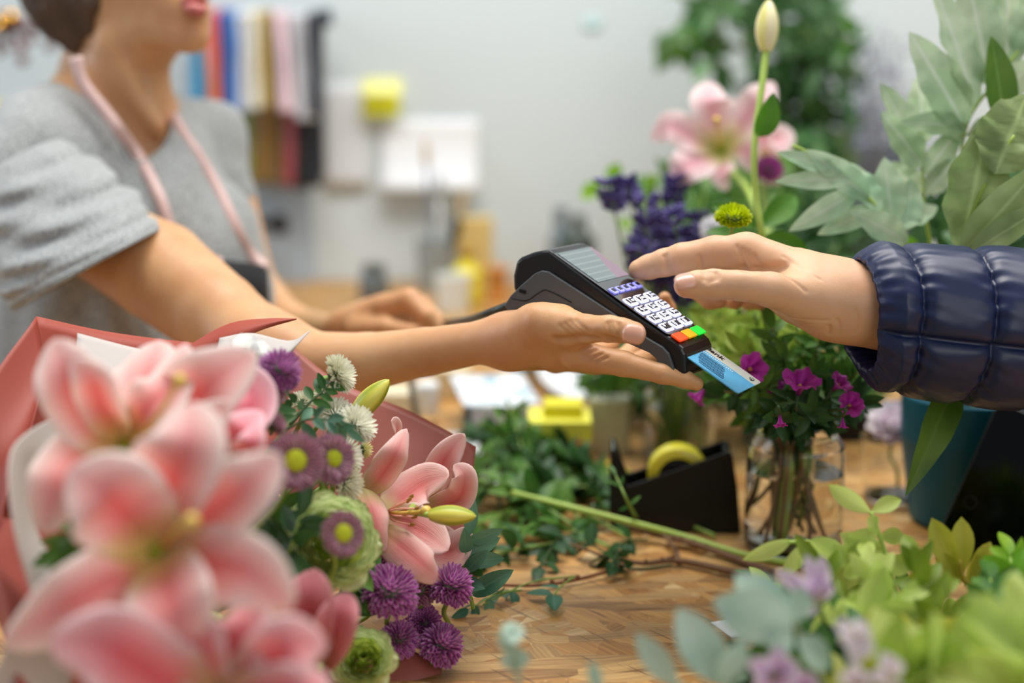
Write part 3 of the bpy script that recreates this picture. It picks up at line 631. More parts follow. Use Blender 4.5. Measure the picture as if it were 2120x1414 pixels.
leg = [['1', '2', '3'], ['4', '5', '6'], ['7', '8', '9'], ['*', '0', '#']]; sub = [['QZ', 'ABC', 'DEF'], ['GHI', 'JKL', 'MNO'], ['PRS', 'TUV', 'WXY'], ['', '', '']]
# regular grid fitted to the measured centres
Ls = [sum(kp(*c)[0] for c in r)/3 for r in rows]; Ws = [sum(kp(*rows[i][j])[1] for i in range(4))/4 for j in range(3)]
print('keys', Ls, Ws, W0, W1)
pl = (Ls[3]-Ls[0])/3; pw = (Ws[2]-Ws[0])/2
Wf = lambda l, f: width(l)*f
for i in range(4):
    l = Ls[0]+pl*i
    for j in range(3):
        w_ = Wf(l, (.2, .5, .8)[j]); hw = width(l)*.125
        k = hexkey(l, w_, pl*.40, hw).build('key', keyg, term, smooth=False, bevel=.0004)
        mb = MB(); quadplate(mb, [(l-pl*.27, w_-hw*.72), (l+pl*.2, w_-hw*.72), (l+pl*.2, w_+hw*.78), (l-pl*.27, w_+hw*.78)], .0019, .0003); mb.build('legend_plate', plate, k, smooth=False)
        text(leg[i][j], l-pl*.03, w_-hw*.25, .0022, pl*.62, legm, k)
        if sub[i][j]: text(sub[i][j], l-pl*.03, w_+hw*.42, .0022, pl*.26, legm, k, 'letters')
lf = sum(kp(*c)[0] for c in ((400, 372), (470, 360), (545, 360)))/3
for j in range(5):
    w_ = Wf(lf, .16+.17*j); k = hexkey(lf, w_, pl*.3, W0*.066).build('function_key', keyf, term, smooth=False, bevel=.0004)
    mb = MB(); quadplate(mb, [(lf-pl*.2, w_-W0*.03), (lf+pl*.12, w_-W0*.03), (lf+pl*.12, w_+W0*.045), (lf-pl*.2, w_+W0*.045)], .0019, .0003); mb.build('legend_plate', plate, k, smooth=False)
for (zx, zy), f, nm, c_, e in (((970, 830), .2, 'red', (240, 70, 20), .5), ((1095, 810), .5, 'yellow', (236, 160, 10), .3), ((1205, 780), .8, 'green', (20, 226, 60), .55)):
    l = sum(kp(*q)[0] for q in ((970, 830), (1095, 810), (1205, 780)))/3; hw = width(l)*.135
    mb = MB(); quadplate(mb, rrect(l-pl*.40, l+pl*.40, Wf(l, f)-hw, Wf(l, f)+hw, .0015), .0004, .0016)
    mb.build('command_key', mat('key_'+nm, c_, .35, emit=e), term, smooth=False, bevel=.0005, label=nm+' command key')
# ---- card pushed into the slot
cm_, nt, b_ = nmat('card_face'); b_.inputs['Roughness'].default_value = .3; b_.inputs['Coat Weight'].default_value = .3
tc = nd(nt, 'ShaderNodeTexCoord'); sp = nd(nt, 'ShaderNodeSeparateXYZ'); nt.links.new(tc.outputs['UV'], sp.inputs[0])
cr = nd(nt, 'ShaderNodeValToRGB'); cr.color_ramp.interpolation = 'CONSTANT'; cr.color_ramp.elements[0].color = lin((92, 178, 222)); cr.color_ramp.elements[1].position = .70; cr.color_ramp.elements[1].color = lin((212, 210, 200)); nt.links.new(sp.outputs[1], cr.inputs[0])
n_ = nd(nt, 'ShaderNodeTexNoise'); n_.inputs['Scale'].default_value = 2.2; nt.links.new(tc.outputs['UV'], n_.inputs[0])
hs = nd(nt, 'ShaderNodeMix', data_type='RGBA', blend_type='MULTIPLY'); mr = nd(nt, 'ShaderNodeMapRange'); mr.inputs[1].default_value = .35; mr.inputs[2].default_value = .65; mr.inputs[4].default_value = .5; nt.links.new(n_.outputs[0], mr.inputs[0]); nt.links.new(mr.outputs[0], hs.inputs[0]); nt.links.new(cr.outputs[0], hs.inputs[6]); hs.inputs[7].default_value = (.6, .85, .95, 1)
nt.links.new(hs.outputs[2], b_.inputs['Base Color'])
cs, ce = topP(1417, 742), topP(1528, 812)
l0 = LEN-.02; nC = S_(1417, 745)[1]
def cardP(px, py):
    r = ray(px, py); t = (TW(0, 0, nC)-CAM).dot(Nt)/r.dot(Nt); q = CAM+r*t-A3; return (q.dot(Lt), q.dot(Wt))
c0, c1, c2, c3 = cardP(1417, 742), cardP(1528, 812), cardP(1583, 793), cardP(1476, 729); print('card', c0, c1, c2, c3, nC)
cl = (c1[0]+c2[0])/2; w0c, w1c = (c0[1]+c1[1])/2, (c2[1]+c3[1])/2
card = thing('bank_card', 'light blue bank card with grey stripe pushed into the terminal slot', 'bank card', TW(cl-.02, (w0c+w1c)/2, nC))
mb = MB(); o_ = rrect(l0-.01, cl, w0c, w1c, .0025); vs = [TW(l, w, nC) for l, w in o_]+[TW(l, w, nC+.0008) for l, w in o_]; n = len(o_)
uv = [((l-l0+.01)/(cl-l0+.01), (w-w0c)/(w1c-w0c)) for l, w in o_]*2
mb.add(vs, [tuple(range(n))[::-1], tuple(range(n, 2*n))]+[(i, (i+1) % n, (i+1) % n+n, i+n) for i in range(n)], uv); cdo = mb.build('card_body', cm_, card, smooth=False)
ink = mat('card_ink', (20, 40, 70), .4); inkb = mat('card_black', (20, 20, 24), .4); foil = mat('card_emboss', (225, 238, 246), .3)
cw = w1c-w0c
t = text('Bank', LEN+.013, w0c+cw*.85, nC+.001, .0082, inkb, cdo, 'card_lettering', along='L')
mb = MB()
for k in range(3):
    r_ = .0014+k*.0015; cc = (cl-.0085, w0c+cw*.85)
    pts = [TW(cc[0]+r_*math.cos(a), cc[1]+r_*math.sin(a), nC+.001) for a in np.linspace(-.8, .8, 7)]; tube(mb, pts, .0003, 5, n=8)
mb.build('contactless_symbol', inkb, cdo)
mb = MB(); rn = random.Random(3)
for i in range(22):
    for j in range(9):
        l = LEN+.009+i*.00125; w_ = w0c+cw*(.12+j*.052)
        if abs(i-10+j*.8-3) < 9 and l < cl-.006: box(mb, TW(l, w_, nC+.00095), (.0007, .0011, .0002), M=MT)
mb.build('dot_pattern', ink, cdo, smooth=False)
mb = MB()
for i in range(16):
    l = LEN+.008+i*.0017
    if l < cl-.004: box(mb, TW(l, w0c+cw*.62, nC+.001), (.0009, .0016, .0004), M=MT)
mb.build('embossed_digits', foil, cdo, smooth=False)
# slot lip under the card
mb = MB(); quadplate(mb, [(LEN-.006, .004), (LEN+.0035, .006), (LEN+.0035, W1-.006), (LEN-.006, W1-.004)], nC-.007, .0055); mb.build('slot_lip', shell, term, smooth=False, bevel=.001)
# ================================================================ florist
from mathutils.bvhtree import BVHTree
def wrinkle(o, lines, r=.0014, depth=.0009, dmin=.85):
    me = o.data; n = len(me.vertices); co = np.empty(n*3, dtype=np.float32); me.vertices.foreach_get('co', co); co = co.reshape(-1, 3); no = np.empty(n*3, dtype=np.float32); me.vertices.foreach_get('normal', no); no = no.reshape(-1, 3)
    tr_ = BVHTree.FromPolygons([tuple(v) for v in co.tolist()], [tuple(p.vertices) for p in me.polygons])
    inv = o.matrix_parent_inverse.translation
    for ln in lines:
        rr = ln[1] if isinstance(ln[0], (list, tuple)) and isinstance(ln[0][0], (list, tuple)) else r; dd = ln[2] if rr is not r and len(ln) > 2 else depth; pts = ln[0] if isinstance(ln[0][0], (list, tuple)) else ln
        for q in catmull([V((x, y, 0)) for x, y in pts], 36):
            ry = ray(q.x, q.y); h = tr_.ray_cast(CAM+ry*dmin, ry.normalized())
            if h[0] is None: continue
            d2 = ((co-np.array(h[0], dtype=np.float32))**2).sum(1); m = d2 < (3*rr)**2
            co[m] -= no[m]*(dd*.30*np.exp(-d2[m]/(rr*rr)))[:, None]
    me.vertices.foreach_set('co', co.ravel()); me.update()
skin_w = skinmat('skin_florist', (204, 150, 104), (214, 166, 120), (198, 130, 92))
skin_m = skinmat('skin_customer', (214, 166, 128), (222, 178, 142), (212, 138, 110))
nail_m = mat('fingernail', (216, 160, 138), .28, coat=.25, sss=.2)
def C_(*a): return [(P(x, y, d), R_(r, d)) for x, y, d, r in a]
woman = thing('person', 'woman florist in grey t-shirt and apron holding out the card terminal', 'person', (-.40, 1.44, 0))
# -- near arm and hand
H_ = .00125
lo = P(60, 240, 1.3); 
pts_all = [P(90, 330, 1.30), P(590, 760, 1.15), P(1050, 700, 1.06), P(1460, 800, 1.0), P(1376, 615, 1.15), P(1300, 650, 1.0), P(1100, 700, 1.13)]
mn = [min(p[i] for p in pts_all)-.055 for i in range(3)]; mx_ = [max(p[i] for p in pts_all)+.055 for i in range(3)]
arm = SDF(mn, mx_, .00135)
arm.chain(C_((60, 400, 1.39, 50), (200, 490, 1.33, 88), (330, 562, 1.28, 103), (450, 655, 1.225, 92), (560, 735, 1.18, 76)), k=.03)
arm.chain(C_((540, 725, 1.17, 74), (640, 752, 1.16, 66), (760, 750, 1.14, 61), (880, 729, 1.11, 50), (1000, 708, 1.08, 44), (1055, 701, 1.07, 45)), k=.03)
# palm (thin slab below the terminal) and thumb side
def HH(a, r): return r
hk = .008
arm.chain(C_((1050, 700, 1.07, 45), (1110, 680, 1.045, 52), (1160, 680, 1.03, 48), (1190, 692, 1.02, 34)), k=.014)
arm.chain(C_((1060, 712, 1.08, 38), (1150, 728, 1.09, 34), (1225, 742, 1.09, 30)), k=.018)
arm.chain(C_((1060, 712, 1.08, 36), (1150, 742, 1.12, 30), (1220, 742, 1.13, 27)), k=.018)
arm.chain(C_((1060, 710, 1.07, 38), (1150, 728, 1.05, 37), (1215, 742, 1.04, 31)), k=.014)
# thumb
arm.chain(C_((1120, 668, 1.03, 42), (1180, 676, 1.015, 34), (1215, 681, 1.005, 29), (1262, 681, .992, 27.5), (1288, 686, .988, 26.5), (1312, 691, .985, 25.5)), k=.006)
# fingers under the terminal
arm.chain(C_((1195, 735, 1.03, 31), (1290, 753, 1.02, 26), (1372, 774, 1.01, 20.5), (1418, 785, 1.01, 18), (1442, 794, 1.01, 15)), k=.006)
arm.chain(C_((1200, 742, 1.08, 28), (1310, 757, 1.10, 23), (1385, 715, 1.145, 18), (1384, 640, 1.155, 15), (1376, 617, 1.152, 13)), k=.006)
arm.chain(C_((1195, 745, 1.11, 26), (1290, 745, 1.14, 21), (1340, 690, 1.17, 17), (1335, 640, 1.17, 14)), k=.006)
arm.chain(C_((1190, 742, 1.13, 24), (1260, 720, 1.165, 18), (1290, 665, 1.18, 15), (1285, 630, 1.18, 12)), k=.006)
# creases of the thumb web and knuckles
def crease(pts, r, k=.003, off=0): arm.chain([(p, r) for p in [P(x, y, d) for x, y, d in pts]], k=k, op='sub')
crease([(1150, 703, 1.0), (1190, 706, .993), (1235, 704, .987), (1300, 712, .985)], .0045, .004)
for (x0, y0, x1, y1) in ((1172, 671, 1200, 699), (1186, 668, 1212, 694), (1205, 722, 1226, 716), (1213, 733, 1240, 722), (1225, 742, 1250, 729)):
    crease([(x0, y0, .992), ((x0+x1)/2, (y0+y1)/2+3, .986), (x1, y1, .992)], .0022, .003)
for x in (1257, 1264, 1271): crease([(x, 664, .968), (x+4, 682, .964), (x+2, 700, .968)], .0011, .002)
v1, f1 = arm.mesh(); del arm
# -- rest of the body, coarser
mn = [-.80, 1.15, -.0]; mx_ = [-.02, 1.80, 1.75]
bd = SDF(mn, mx_, .005)
def B_(*a): return [(P(x, y, d), R_(r, d)) for x, y, d, r in a]
UPZ = V((0, 0, 1)); HC = P(282, -135, 1.50)
bd.ell(HC, (.083, .075, .10), k=.02)
bd.ell(P(240, -120, 1.53), (.075, .072, .085), k=.02)
# face: jaw, cheeks, chin, lips area, nose, brow
bd.chain(B_((215, 20, 1.46, 42), (300, 60, 1.43, 38), (385, 76, 1.41, 26)), k=.02)
bd.chain(B_((255, 10, 1.55, 48), (330, 55, 1.51, 40), (392, 74, 1.43, 26)), k=.02)
bd.chain(B_((300, -60, 1.43, 80), (360, 0, 1.42, 55), (398, 48, 1.415, 30)), k=.025)
bd.chain(B_((330, -100, 1.50, 90), (385, 20, 1.46, 42)), k=.03)
bd.cone(P(398, 76, 1.41), P(402, 80, 1.41), R_(25, 1.41), R_(25, 1.41), .012)
bd.cone(P(395, 16, 1.405), P(410, 20, 1.43), R_(36, 1.41), R_(28, 1.41), .012)
bd.chain(B_((392, -150, 1.44, 14), (425, -75, 1.42, 16), (440, -48, 1.42, 19)), k=.014)
bd.chain(B_((330, -190, 1.42, 26), (395, -185, 1.43, 24), (420, -180, 1.50, 24)), k=.02)
bd.cone(P(185, -90, 1.445), P(185, -60, 1.445), .012, .008, .006)
# neck and shoulders
bd.chain(B_((275, 40, 1.47, 84), (258, 160, 1.48, 88), (245, 265, 1.50, 104)), k=.03)
bd.chain(B_((225, 60, 1.50, 75), (190, 200, 1.53, 80)), k=.03)
bd.chain(B_((245, 265, 1.50, 84), (160, 275, 1.47, 60), (80, 350, 1.39, 52)), k=.05)
bd.chain(B_((250, 265, 1.52, 70), (350, 265, 1.58, 62), (420, 300, 1.62, 60)), k=.05)
bd.chain(B_((215, 190, 1.49, 30), (150, 215, 1.46, 40)), k=.05)
# breast bone tendons and collar bone
bd.chain(B_((225, 100, 1.432, 12), (330, 262, 1.437, 12)), k=.03)
# torso, pelvis, legs
bd.ell(V((-.395, 1.49, 1.09)), (.105, .095, .155), k=.06)
bd.ell(V((-.40, 1.50, .98)), (.09, .085, .14), k=.06)
for sy in (-.085, .085):
    bd.chain([(V((-.40, 1.50+sy, .93)), .085), (V((-.39, 1.50+sy, .50)), .058), (V((-.40, 1.50+sy, .09)), .04)], k=.03)
    bd.chain([(V((-.40, 1.50+sy, .045)), .040), (V((-.27, 1.50+sy, .035)), .033)], k=.03)
# far arm and hand
bd.chain(B_((420, 300, 1.62, 66), (480, 420, 1.61, 52), (520, 560, 1.58, 44), (548, 635, 1.55, 42)), k=.03)
bd.chain(B_((548, 635, 1.55, 42), (620, 675, 1.50, 40), (700, 683, 1.45, 30)), k=.03)
fa = v = None
v2, f2 = bd.mesh(); del bd
hd = SDF([min(P(640, 600, 1.4)[0], -.25), 1.25, P(800, 760, 1.4)[2]-.06], [P(960, 600, 1.35)[0]+.03, 1.56, P(850, 580, 1.4)[2]+.05], .0016)
hd.chain(B_((640, 677, 1.485, 36), (700, 683, 1.45, 29), (760, 660, 1.42, 34), (800, 640, 1.40, 32)), k=.02)
hd.chain(B_((720, 675, 1.44, 30), (800, 655, 1.42, 34), (835, 635, 1.42, 28)), k=.02)
hd.chain(B_((800, 635, 1.39, 26), (848, 622, 1.375, 25), (885, 655, 1.36, 18), (905, 676, 1.36, 15)), k=.006)
hd.chain(B_((815, 640, 1.42, 26), (870, 632, 1.40, 22), (905, 665, 1.385, 17), (915, 690, 1.385, 14)), k=.006)
hd.chain(B_((815, 645, 1.44, 24), (880, 645, 1.43, 20), (905, 680, 1.42, 16), (895, 705, 1.41, 13)), k=.006)
hd.chain(B_((810, 660, 1.46, 22), (870, 665, 1.46, 17), (885, 695, 1.45, 14), (875, 715, 1.44, 12)), k=.006)
hd.chain(B_((740, 680, 1.41, 26), (800, 678, 1.375, 20), (850, 688, 1.36, 16), (882, 694, 1.36, 13)), k=.008)
v3, f3 = hd.mesh(); del hd
VV = np.concatenate([v1, v2, v3]); FF = np.concatenate([f1, f2+len(v1), f3+len(v1)+len(v2)])
wb_ = arr_obj('body', VV, FF, skin_w, woman)
WR1 = [[(1257, 667), (1262, 684), (1258, 703)], [(1264, 664), (1270, 683), (1266, 705)], [(1274, 664), (1279, 682), (1275, 702)], [(1281, 668), (1284, 682), (1281, 698)],
       [(1158, 672), (1176, 690), (1196, 701)], [(1168, 668), (1188, 687), (1206, 699)], [(1178, 663), (1196, 682), (1214, 695)], [(1190, 662), (1204, 676), (1222, 688)],
       [(1187, 722), (1200, 716), (1212, 712)], [(1194, 732), (1210, 723), (1226, 717)], [(1204, 740), (1220, 731), (1236, 724)], [(1216, 747), (1232, 739), (1248, 732)], [(1232, 752), (1246, 744), (1258, 739)]]
wrinkle(wb_, [([q for q in l], .0013, .0008) for l in WR1]+[([(1146, 703), (1180, 703), (1205, 701), (1240, 705)], .0026, .0040)])
print('florist verts', len(VV))
def nail(parent, c, ax, nrm, w, l, m=None):
    ax = V(ax).normalized(); nrm = (V(nrm)-ax*V(nrm).dot(ax)).normalized(); sd = ax.cross(nrm); mb = MB(); vs = []; uv = []; n = 9
    for i in range(n):
        for j in range(n):
            u, v_ = j/(n-1)*2-1, i/(n-1)*2-1
            ww = w*(1-.18*max(0, v_)**3)*(math.sqrt(max(0, 1-abs(v_)**5))*.25+.75)
            vs.append(V(c)+ax*l*v_*(1-.12*u*u)+sd*ww*u+nrm*(.0012-w*.42*u*u-l*.10*v_*v_)); uv.append((u*.5+.5, v_*.5+.5))
    mb.add(vs, grid_faces(n, n), uv); return mb.build('thumbnail', m or nail_m, parent, solid=.0006, label='pale glossy thumbnail')
nail(woman, P(1312, 691, .9612), P(1325, 694, .96)-P(1290, 686, .962), -CF+CU*.12, .0068, .0075)
# -- lips, brows, eyes
lipm = mat('lip', (190, 104, 98), .4, sss=.2)
mb = MB(); tube(mb, [P(366, 4, 1.402), P(388, 1, 1.384), P(412, -3, 1.388), P(428, 2, 1.402)], [.0012, .0042, .0046, .0018], 10, n=14)
tube(mb, [P(374, 10, 1.398), P(396, 18, 1.379), P(416, 22, 1.384), P(428, 13, 1.402)], [.0012, .0058, .0064, .0018], 10, n=14); mb.build('lips', lipm, woman)
eyem = mat('eye_white', (236, 232, 226), .2); iris = mat('brown_iris', (64, 44, 30), .15); browm = mat('brow_hair', (84, 62, 46), .7); lidm = skin_w
tb_ = BVHTree.FromPolygons([tuple(v) for v in v2.tolist()], [tuple(f) for f in f2.tolist()]); fwd = V((.69, -.72, 0)).normalized(); sde = V((-.72, -.69, 0)).normalized()
for sg_ in (1, -1):
    o_ = HC+fwd*.25+sde*sg_*.029+UPZ*.012; h_ = tb_.ray_cast(o_, -fwd)
    e0 = (h_[0] if h_[0] is not None else HC+fwd*.08)-fwd*.0055
    mb = MB(); lathe(mb, e0, [(.0001, -.0085), (.0085, -.004), (.0115, 0), (.0085, .004), (.0001, .0085)], 20, M=basis(fwd)@Matrix.Diagonal((1, 1, 1))); ey = mb.build('eye', eyem, woman)
    mb = MB(); lathe(mb, e0+fwd*.0078, [(.0048, -.0006), (.0046, .0006), (.0001, .0012)], 18, M=basis(fwd)); mb.build('iris', iris, ey)
    mb = MB(); tube(mb, [e0+sde*.014+UPZ*-.001+fwd*.003, e0+UPZ*.0055+fwd*.0062, e0-sde*.014+UPZ*-.001+fwd*.003], [.0016, .0028, .0016], 8); tube(mb, [e0+sde*.014+fwd*.002-UPZ*.001, e0-UPZ*.0065+fwd*.005, e0-sde*.014+fwd*.002-UPZ*.001], [.0012, .0022, .0012], 8); mb.build('eyelid', lidm, ey)
    q_ = []
    for k_ in (-1, -.3, .4, 1):
        h2 = tb_.ray_cast(o_+sde*k_*.017+UPZ*(.022-.004*k_*k_), -fwd); q_.append(h2[0] if h2[0] is not None else e0+UPZ*.02+sde*k_*.017)
    mb = MB(); tube(mb, q_, [.0012, .0024, .0024, .001], 8); mb.build('eyebrow', browm, woman)
# -- hair
hairm = mat('brown_hair', (84, 62, 44), .55, noise=.5, nscale=40, bump=.6, bscale=120)
hr = SDF([-.78, 1.30, 1.27], [-.30, 1.72, 1.70], .003)
hr.ell(P(262, -150, 1.52), (.108, .094, .112), k=.02)
hr.ell(P(185, -60, 1.50), (.075, .085, .085), k=.03)
hr.chain(B_((128, -60, 1.47, 50), (140, 20, 1.46, 46), (160, 80, 1.46, 28), (168, 112, 1.46, 10)), k=.03)
hr.chain(B_((175, -60, 1.43, 40), (184, 10, 1.43, 30), (186, 62, 1.435, 10)), k=.02)
hr.chain(B_((150, -40, 1.54, 70), (165, 40, 1.54, 44), (175, 95, 1.54, 20)), k=.03)
hr.ell(P(395, -90, 1.44), (.085, .085, .10), k=.015, op='sub')
hr.ell(P(400, 10, 1.42), (.075, .08, .05), k=.015, op='sub')
hv, hf = hr.mesh(); rng = np.random.RandomState(1)
hc = np.array(P(255, -110, 1.51)); th_ = np.arctan2(hv[:, 1]-hc[1], hv[:, 0]-hc[0]); dn = np.sin(th_*58+np.sin(hv[:, 2]*40)*1.6)*.0012+np.sin(th_*131+hv[:, 2]*30)*.0007
hc = hc; d_ = hv-hc; d_ /= np.linalg.norm(d_, axis=1)[:, None]; hv = hv+d_*dn[:, None]
arr_obj('hair', hv, hf, hairm, woman, label='short brown hair')
# -- t-shirt: torso, both sleeves
shirt = heathermat('heather_grey', (128, 131, 132), (180, 183, 182))
ts = SDF([-.78, 1.14, .76], [-.12, 1.82, 1.42], .004)
ts.chain(B_((240, 300, 1.50, 118), (150, 292, 1.45, 104), (70, 320, 1.40, 100), (10, 380, 1.375, 98)), k=.05)
ts.chain(B_((250, 300, 1.53, 96), (350, 290, 1.58, 88), (425, 300, 1.62, 80)), k=.05)
ts.chain(B_((130, 215, 1.50, 40), (90, 230, 1.47, 40), (60, 240, 1.42, 40)), k=.04)
ts.ell(V((-.395, 1.49, 1.095)), (.135, .122, .165), k=.06)
ts.ell(V((-.40, 1.50, .97)), (.142, .135, .19), k=.06)
# far sleeve
ts.chain(B_((425, 300, 1.62, 84), (455, 370, 1.61, 64), (468, 402, 1.61, 60)), k=.03)
tv, tf = ts.mesh(); del ts
# cloth folds: soft ridges falling from the shoulder across the chest
X_, Y_, Z_ = tv[:, 0], tv[:, 1], tv[:, 2]
fold = .0045*np.sin(Z_*38+X_*60+np.sin(Y_*24)*1.2)*np.clip((X_+.62)*4, 0, 1)+.003*np.sin(X_*90-Z_*30)
tc_ = np.array([-.40, 1.49, 1.12]); d_ = tv-tc_; d_[:, 2] *= .3; d_ /= np.linalg.norm(d_, axis=1)[:, None]+1e-6; tv = tv+d_*fold[:, None]
import bmesh
def cut_obj(name, vs, F, m, parent, planes, keep=None, solid=.0016, **kw):
    o = arr_obj(name, vs, F, m, parent, **kw); me = o.data; bm_ = bmesh.new(); bm_.from_mesh(me)
    for co, no in planes:
        bmesh.ops.bisect_plane(bm_, geom=bm_.verts[:]+bm_.edges[:]+bm_.faces[:], plane_co=co, plane_no=no, clear_outer=True)
    if keep is not None:
        kill = [f for f in bm_.faces if not keep(f.calc_center_median())]; bmesh.ops.delete(bm_, geom=kill, context='FACES')
    for f in bm_.faces: f.smooth = True
    bm_.to_mesh(me); bm_.free()
    if solid: mo = o.modifiers.new('solid', 'SOLIDIFY'); mo.thickness = solid; mo.offset = 1
    return o
# neckline: vertices inside the collar opening are removed and the border drawn onto an ellipse
nb = [P(75, 186, 1.52), P(160, 218, 1.44), P(215, 242, 1.42), P(262, 256, 1.41), P(300, 258, 1.41), P(350, 262, 1.44), P(356, 236, 1.52), P(300, 180, 1.60), P(180, 150, 1.60), P(100, 160, 1.58)]
cen = sum(nb, V())/len(nb)
nn = V(); 
for a, b in zip(nb, nb[1:]+nb[:1]): nn += (a-cen).cross(b-cen)
nn.normalize(); nn = nn if nn.z > 0 else -nn
e1 = nn.orthogonal().normalized(); e2 = nn.cross(e1)
loop = [((p-cen).dot(e1), (p-cen).dot(e2)) for p in catmull(nb+[nb[0]], 60)]
def inside(x, y):
    c = False; n = len(loop); j = n-1
    for i in range(n):
        xi, yi = loop[i]; xj, yj = loop[j]
        if (yi > y) != (yj > y) and x < (xj-xi)*(y-yi)/(yj-yi)+xi: c = not c
        j = i
    return c
def keep(c):
    q = c-cen
    if q.dot(nn) < -.06 or q.length > .22: return True
    return not inside(q.dot(e1), q.dot(e2))
tors = cut_obj('t_shirt', tv, tf, shirt, woman, [], keep=keep)
from collections import defaultdict
ec = defaultdict(int)
for p_ in tors.data.polygons:
    for e_ in p_.edge_keys: ec[e_] += 1
nxt = defaultdict(list)
for (i_, j_), k_ in ec.items():
    if k_ == 1: nxt[i_].append(j_); nxt[j_].append(i_)
best = []; seen = set()
for st_ in list(nxt):
    if st_ in seen: continue
    lp = [st_]; seen.add(st_); cur = st_
    while True:
        c_n = [q_ for q_ in nxt[cur] if q_ not in seen]
        if not c_n: break
        cur = c_n[0]; seen.add(cur); lp.append(cur)
    if len(lp) > len(best): best = lp
bl = [tors.data.vertices[i_].co.copy() for i_ in best]
for it in range(14): bl = [(bl[i_-1]+bl[i_]*2+bl[(i_+1) % len(bl)])/4 for i_ in range(len(bl))]
for i_, v_i in enumerate(best): tors.data.vertices[v_i].co = bl[i_]
bl = bl[::4]
mb = MB(); tube(mb, bl+[bl[0]], .0030, 8, n=160, cap=False); col_ = mb.build('collar_band', heathermat('heather_rib', (136, 140, 140), (166, 170, 168)), tors)
# near sleeve, lofted along the arm so that its hem opens round the arm
def loft(mb, rings, seg, wrap=True, uvs=True):
    vs = [p for r in rings for p in r]; n = len(rings)
    mb.add(vs, grid_faces(n, seg, wrap), [(j/seg, i/(n-1)) for i in range(n) for j in range(seg)])
sc_ = [P(20, 345, 1.375), P(60, 395, 1.355), P(112, 460, 1.33), P(158, 518, 1.30), P(190, 551, 1.285)]
mdir = (P(350, 462, 1.26)-P(30, 640, 1.31)).normalized()
seg = 96; rings = []; NR = 46; cc = catmull(sc_, NR-1)
for i in range(NR):
    s = i/(NR-1); c = cc[i]; maj = mdir*interp([.058, .070, .078, .080, .081], s); side = V((0, 1, .0))*interp([.060, .076, .086, .092, .090], s); r_ = []
    for j in range(seg):
        a = 2*PI*j/seg; ca, sa = math.cos(a), math.sin(a); q = maj*ca+side*sa
        f_ = .0030*math.sin(a*3+s*4)*s+.0042*math.sin(s*22-ca*6.5+sa*2)*math.sin(PI*min(1, s*1.05))+.0022*math.sin(s*41-ca*4+a)*math.sin(PI*s)+.0010*math.sin(a*9+s*3)
        r_.append(c+q*(1+f_/.075))
    rings.append(r_)
mb = MB(); loft(mb, rings, seg)
inn = []
for k, (sh, of) in enumerate(((.985, .001), (.965, 0), (.955, -.012))):
    c = cc[-1]; ax = (cc[-1]-cc[-3]).normalized(); inn.append([c+(p-c)*sh+ax*of for p in rings[-1]])
mb2_rings = [rings[-1]]+inn; loft(mb, mb2_rings, seg)
mb.build('sleeve', shirt, tors, solid=.0015)
mb = MB(); ax = (cc[-1]-cc[-3]).normalized()
mb = MB(); tube(mb, [c0_+(p-c0_)*1.004 for c0_, p in [(cc[-3], q) for q in rings[-3]+rings[-3][:1]]], .0009, 5, n=120); mb.build('hem_stitch', heathermat('hem_thread', (118, 122, 122), (140, 144, 144)), tors)
jean = mat('dark_denim', (58, 62, 74), .85, noise=.2, nscale=200, bump=.2, bscale=700)
tr = SDF([-.62, 1.28, .05], [-.18, 1.74, 1.0], .006)
tr.ell(V((-.40, 1.50, .90)), (.135, .125, .10), k=.05)
for sy in (-.085, .085): tr.chain([(V((-.40, 1.50+sy, .88)), .095), (V((-.39, 1.50+sy, .50)), .072), (V((-.40, 1.50+sy, .10)), .06)], k=.03)
q_ = tr.mesh(); arr_obj('trousers', *q_, jean, woman)
# -- apron
apr = mat('apron_black', (20, 22, 26), .75, bump=.15, bscale=500); strapm = mat('pink_satin', (214, 178, 172), .35, .6, sheen=.4)
apron = MB()
nu, nv = 14, 12; vs = []; uv = []
for i in range(nu):
    for j in range(nv):
        u, v_ = j/(nv-1), i/(nu-1)
        a = P(452, 538, 1.395).lerp(P(553, 552, 1.47), u); b = a+V((.012-.03*v_, -.0, -.42))
        p = a.lerp(b, v_)+CR*.010*math.sin(u*PI)*1.0; vs.append(p); uv.append((u, v_))
apron.add(vs, grid_faces(nu, nv), uv); ap = apron.build('apron', apr, woman, solid=.002, label='black apron bib with pink neck strap')
def strap(parent, pts, w, name, nrmf, m):
    n = 44; c = catmull(pts, n); vs = []; uv = []
    for i, p in enumerate(c):
        t = (c[min(i+1, n)]-c[max(i-1, 0)]).normalized(); nr = nrmf(i/n); s_ = t.cross(nr).normalized()
        for k in (-1, 0, 1): vs.append(p+s_*w/2*k+nr*(.0008 if k == 0 else 0)); uv.append((k*.5+.5, i/n))
    mb = MB(); mb.add(vs, grid_faces(n+1, 3), uv); return mb.build(name, m, parent, solid=.0012)
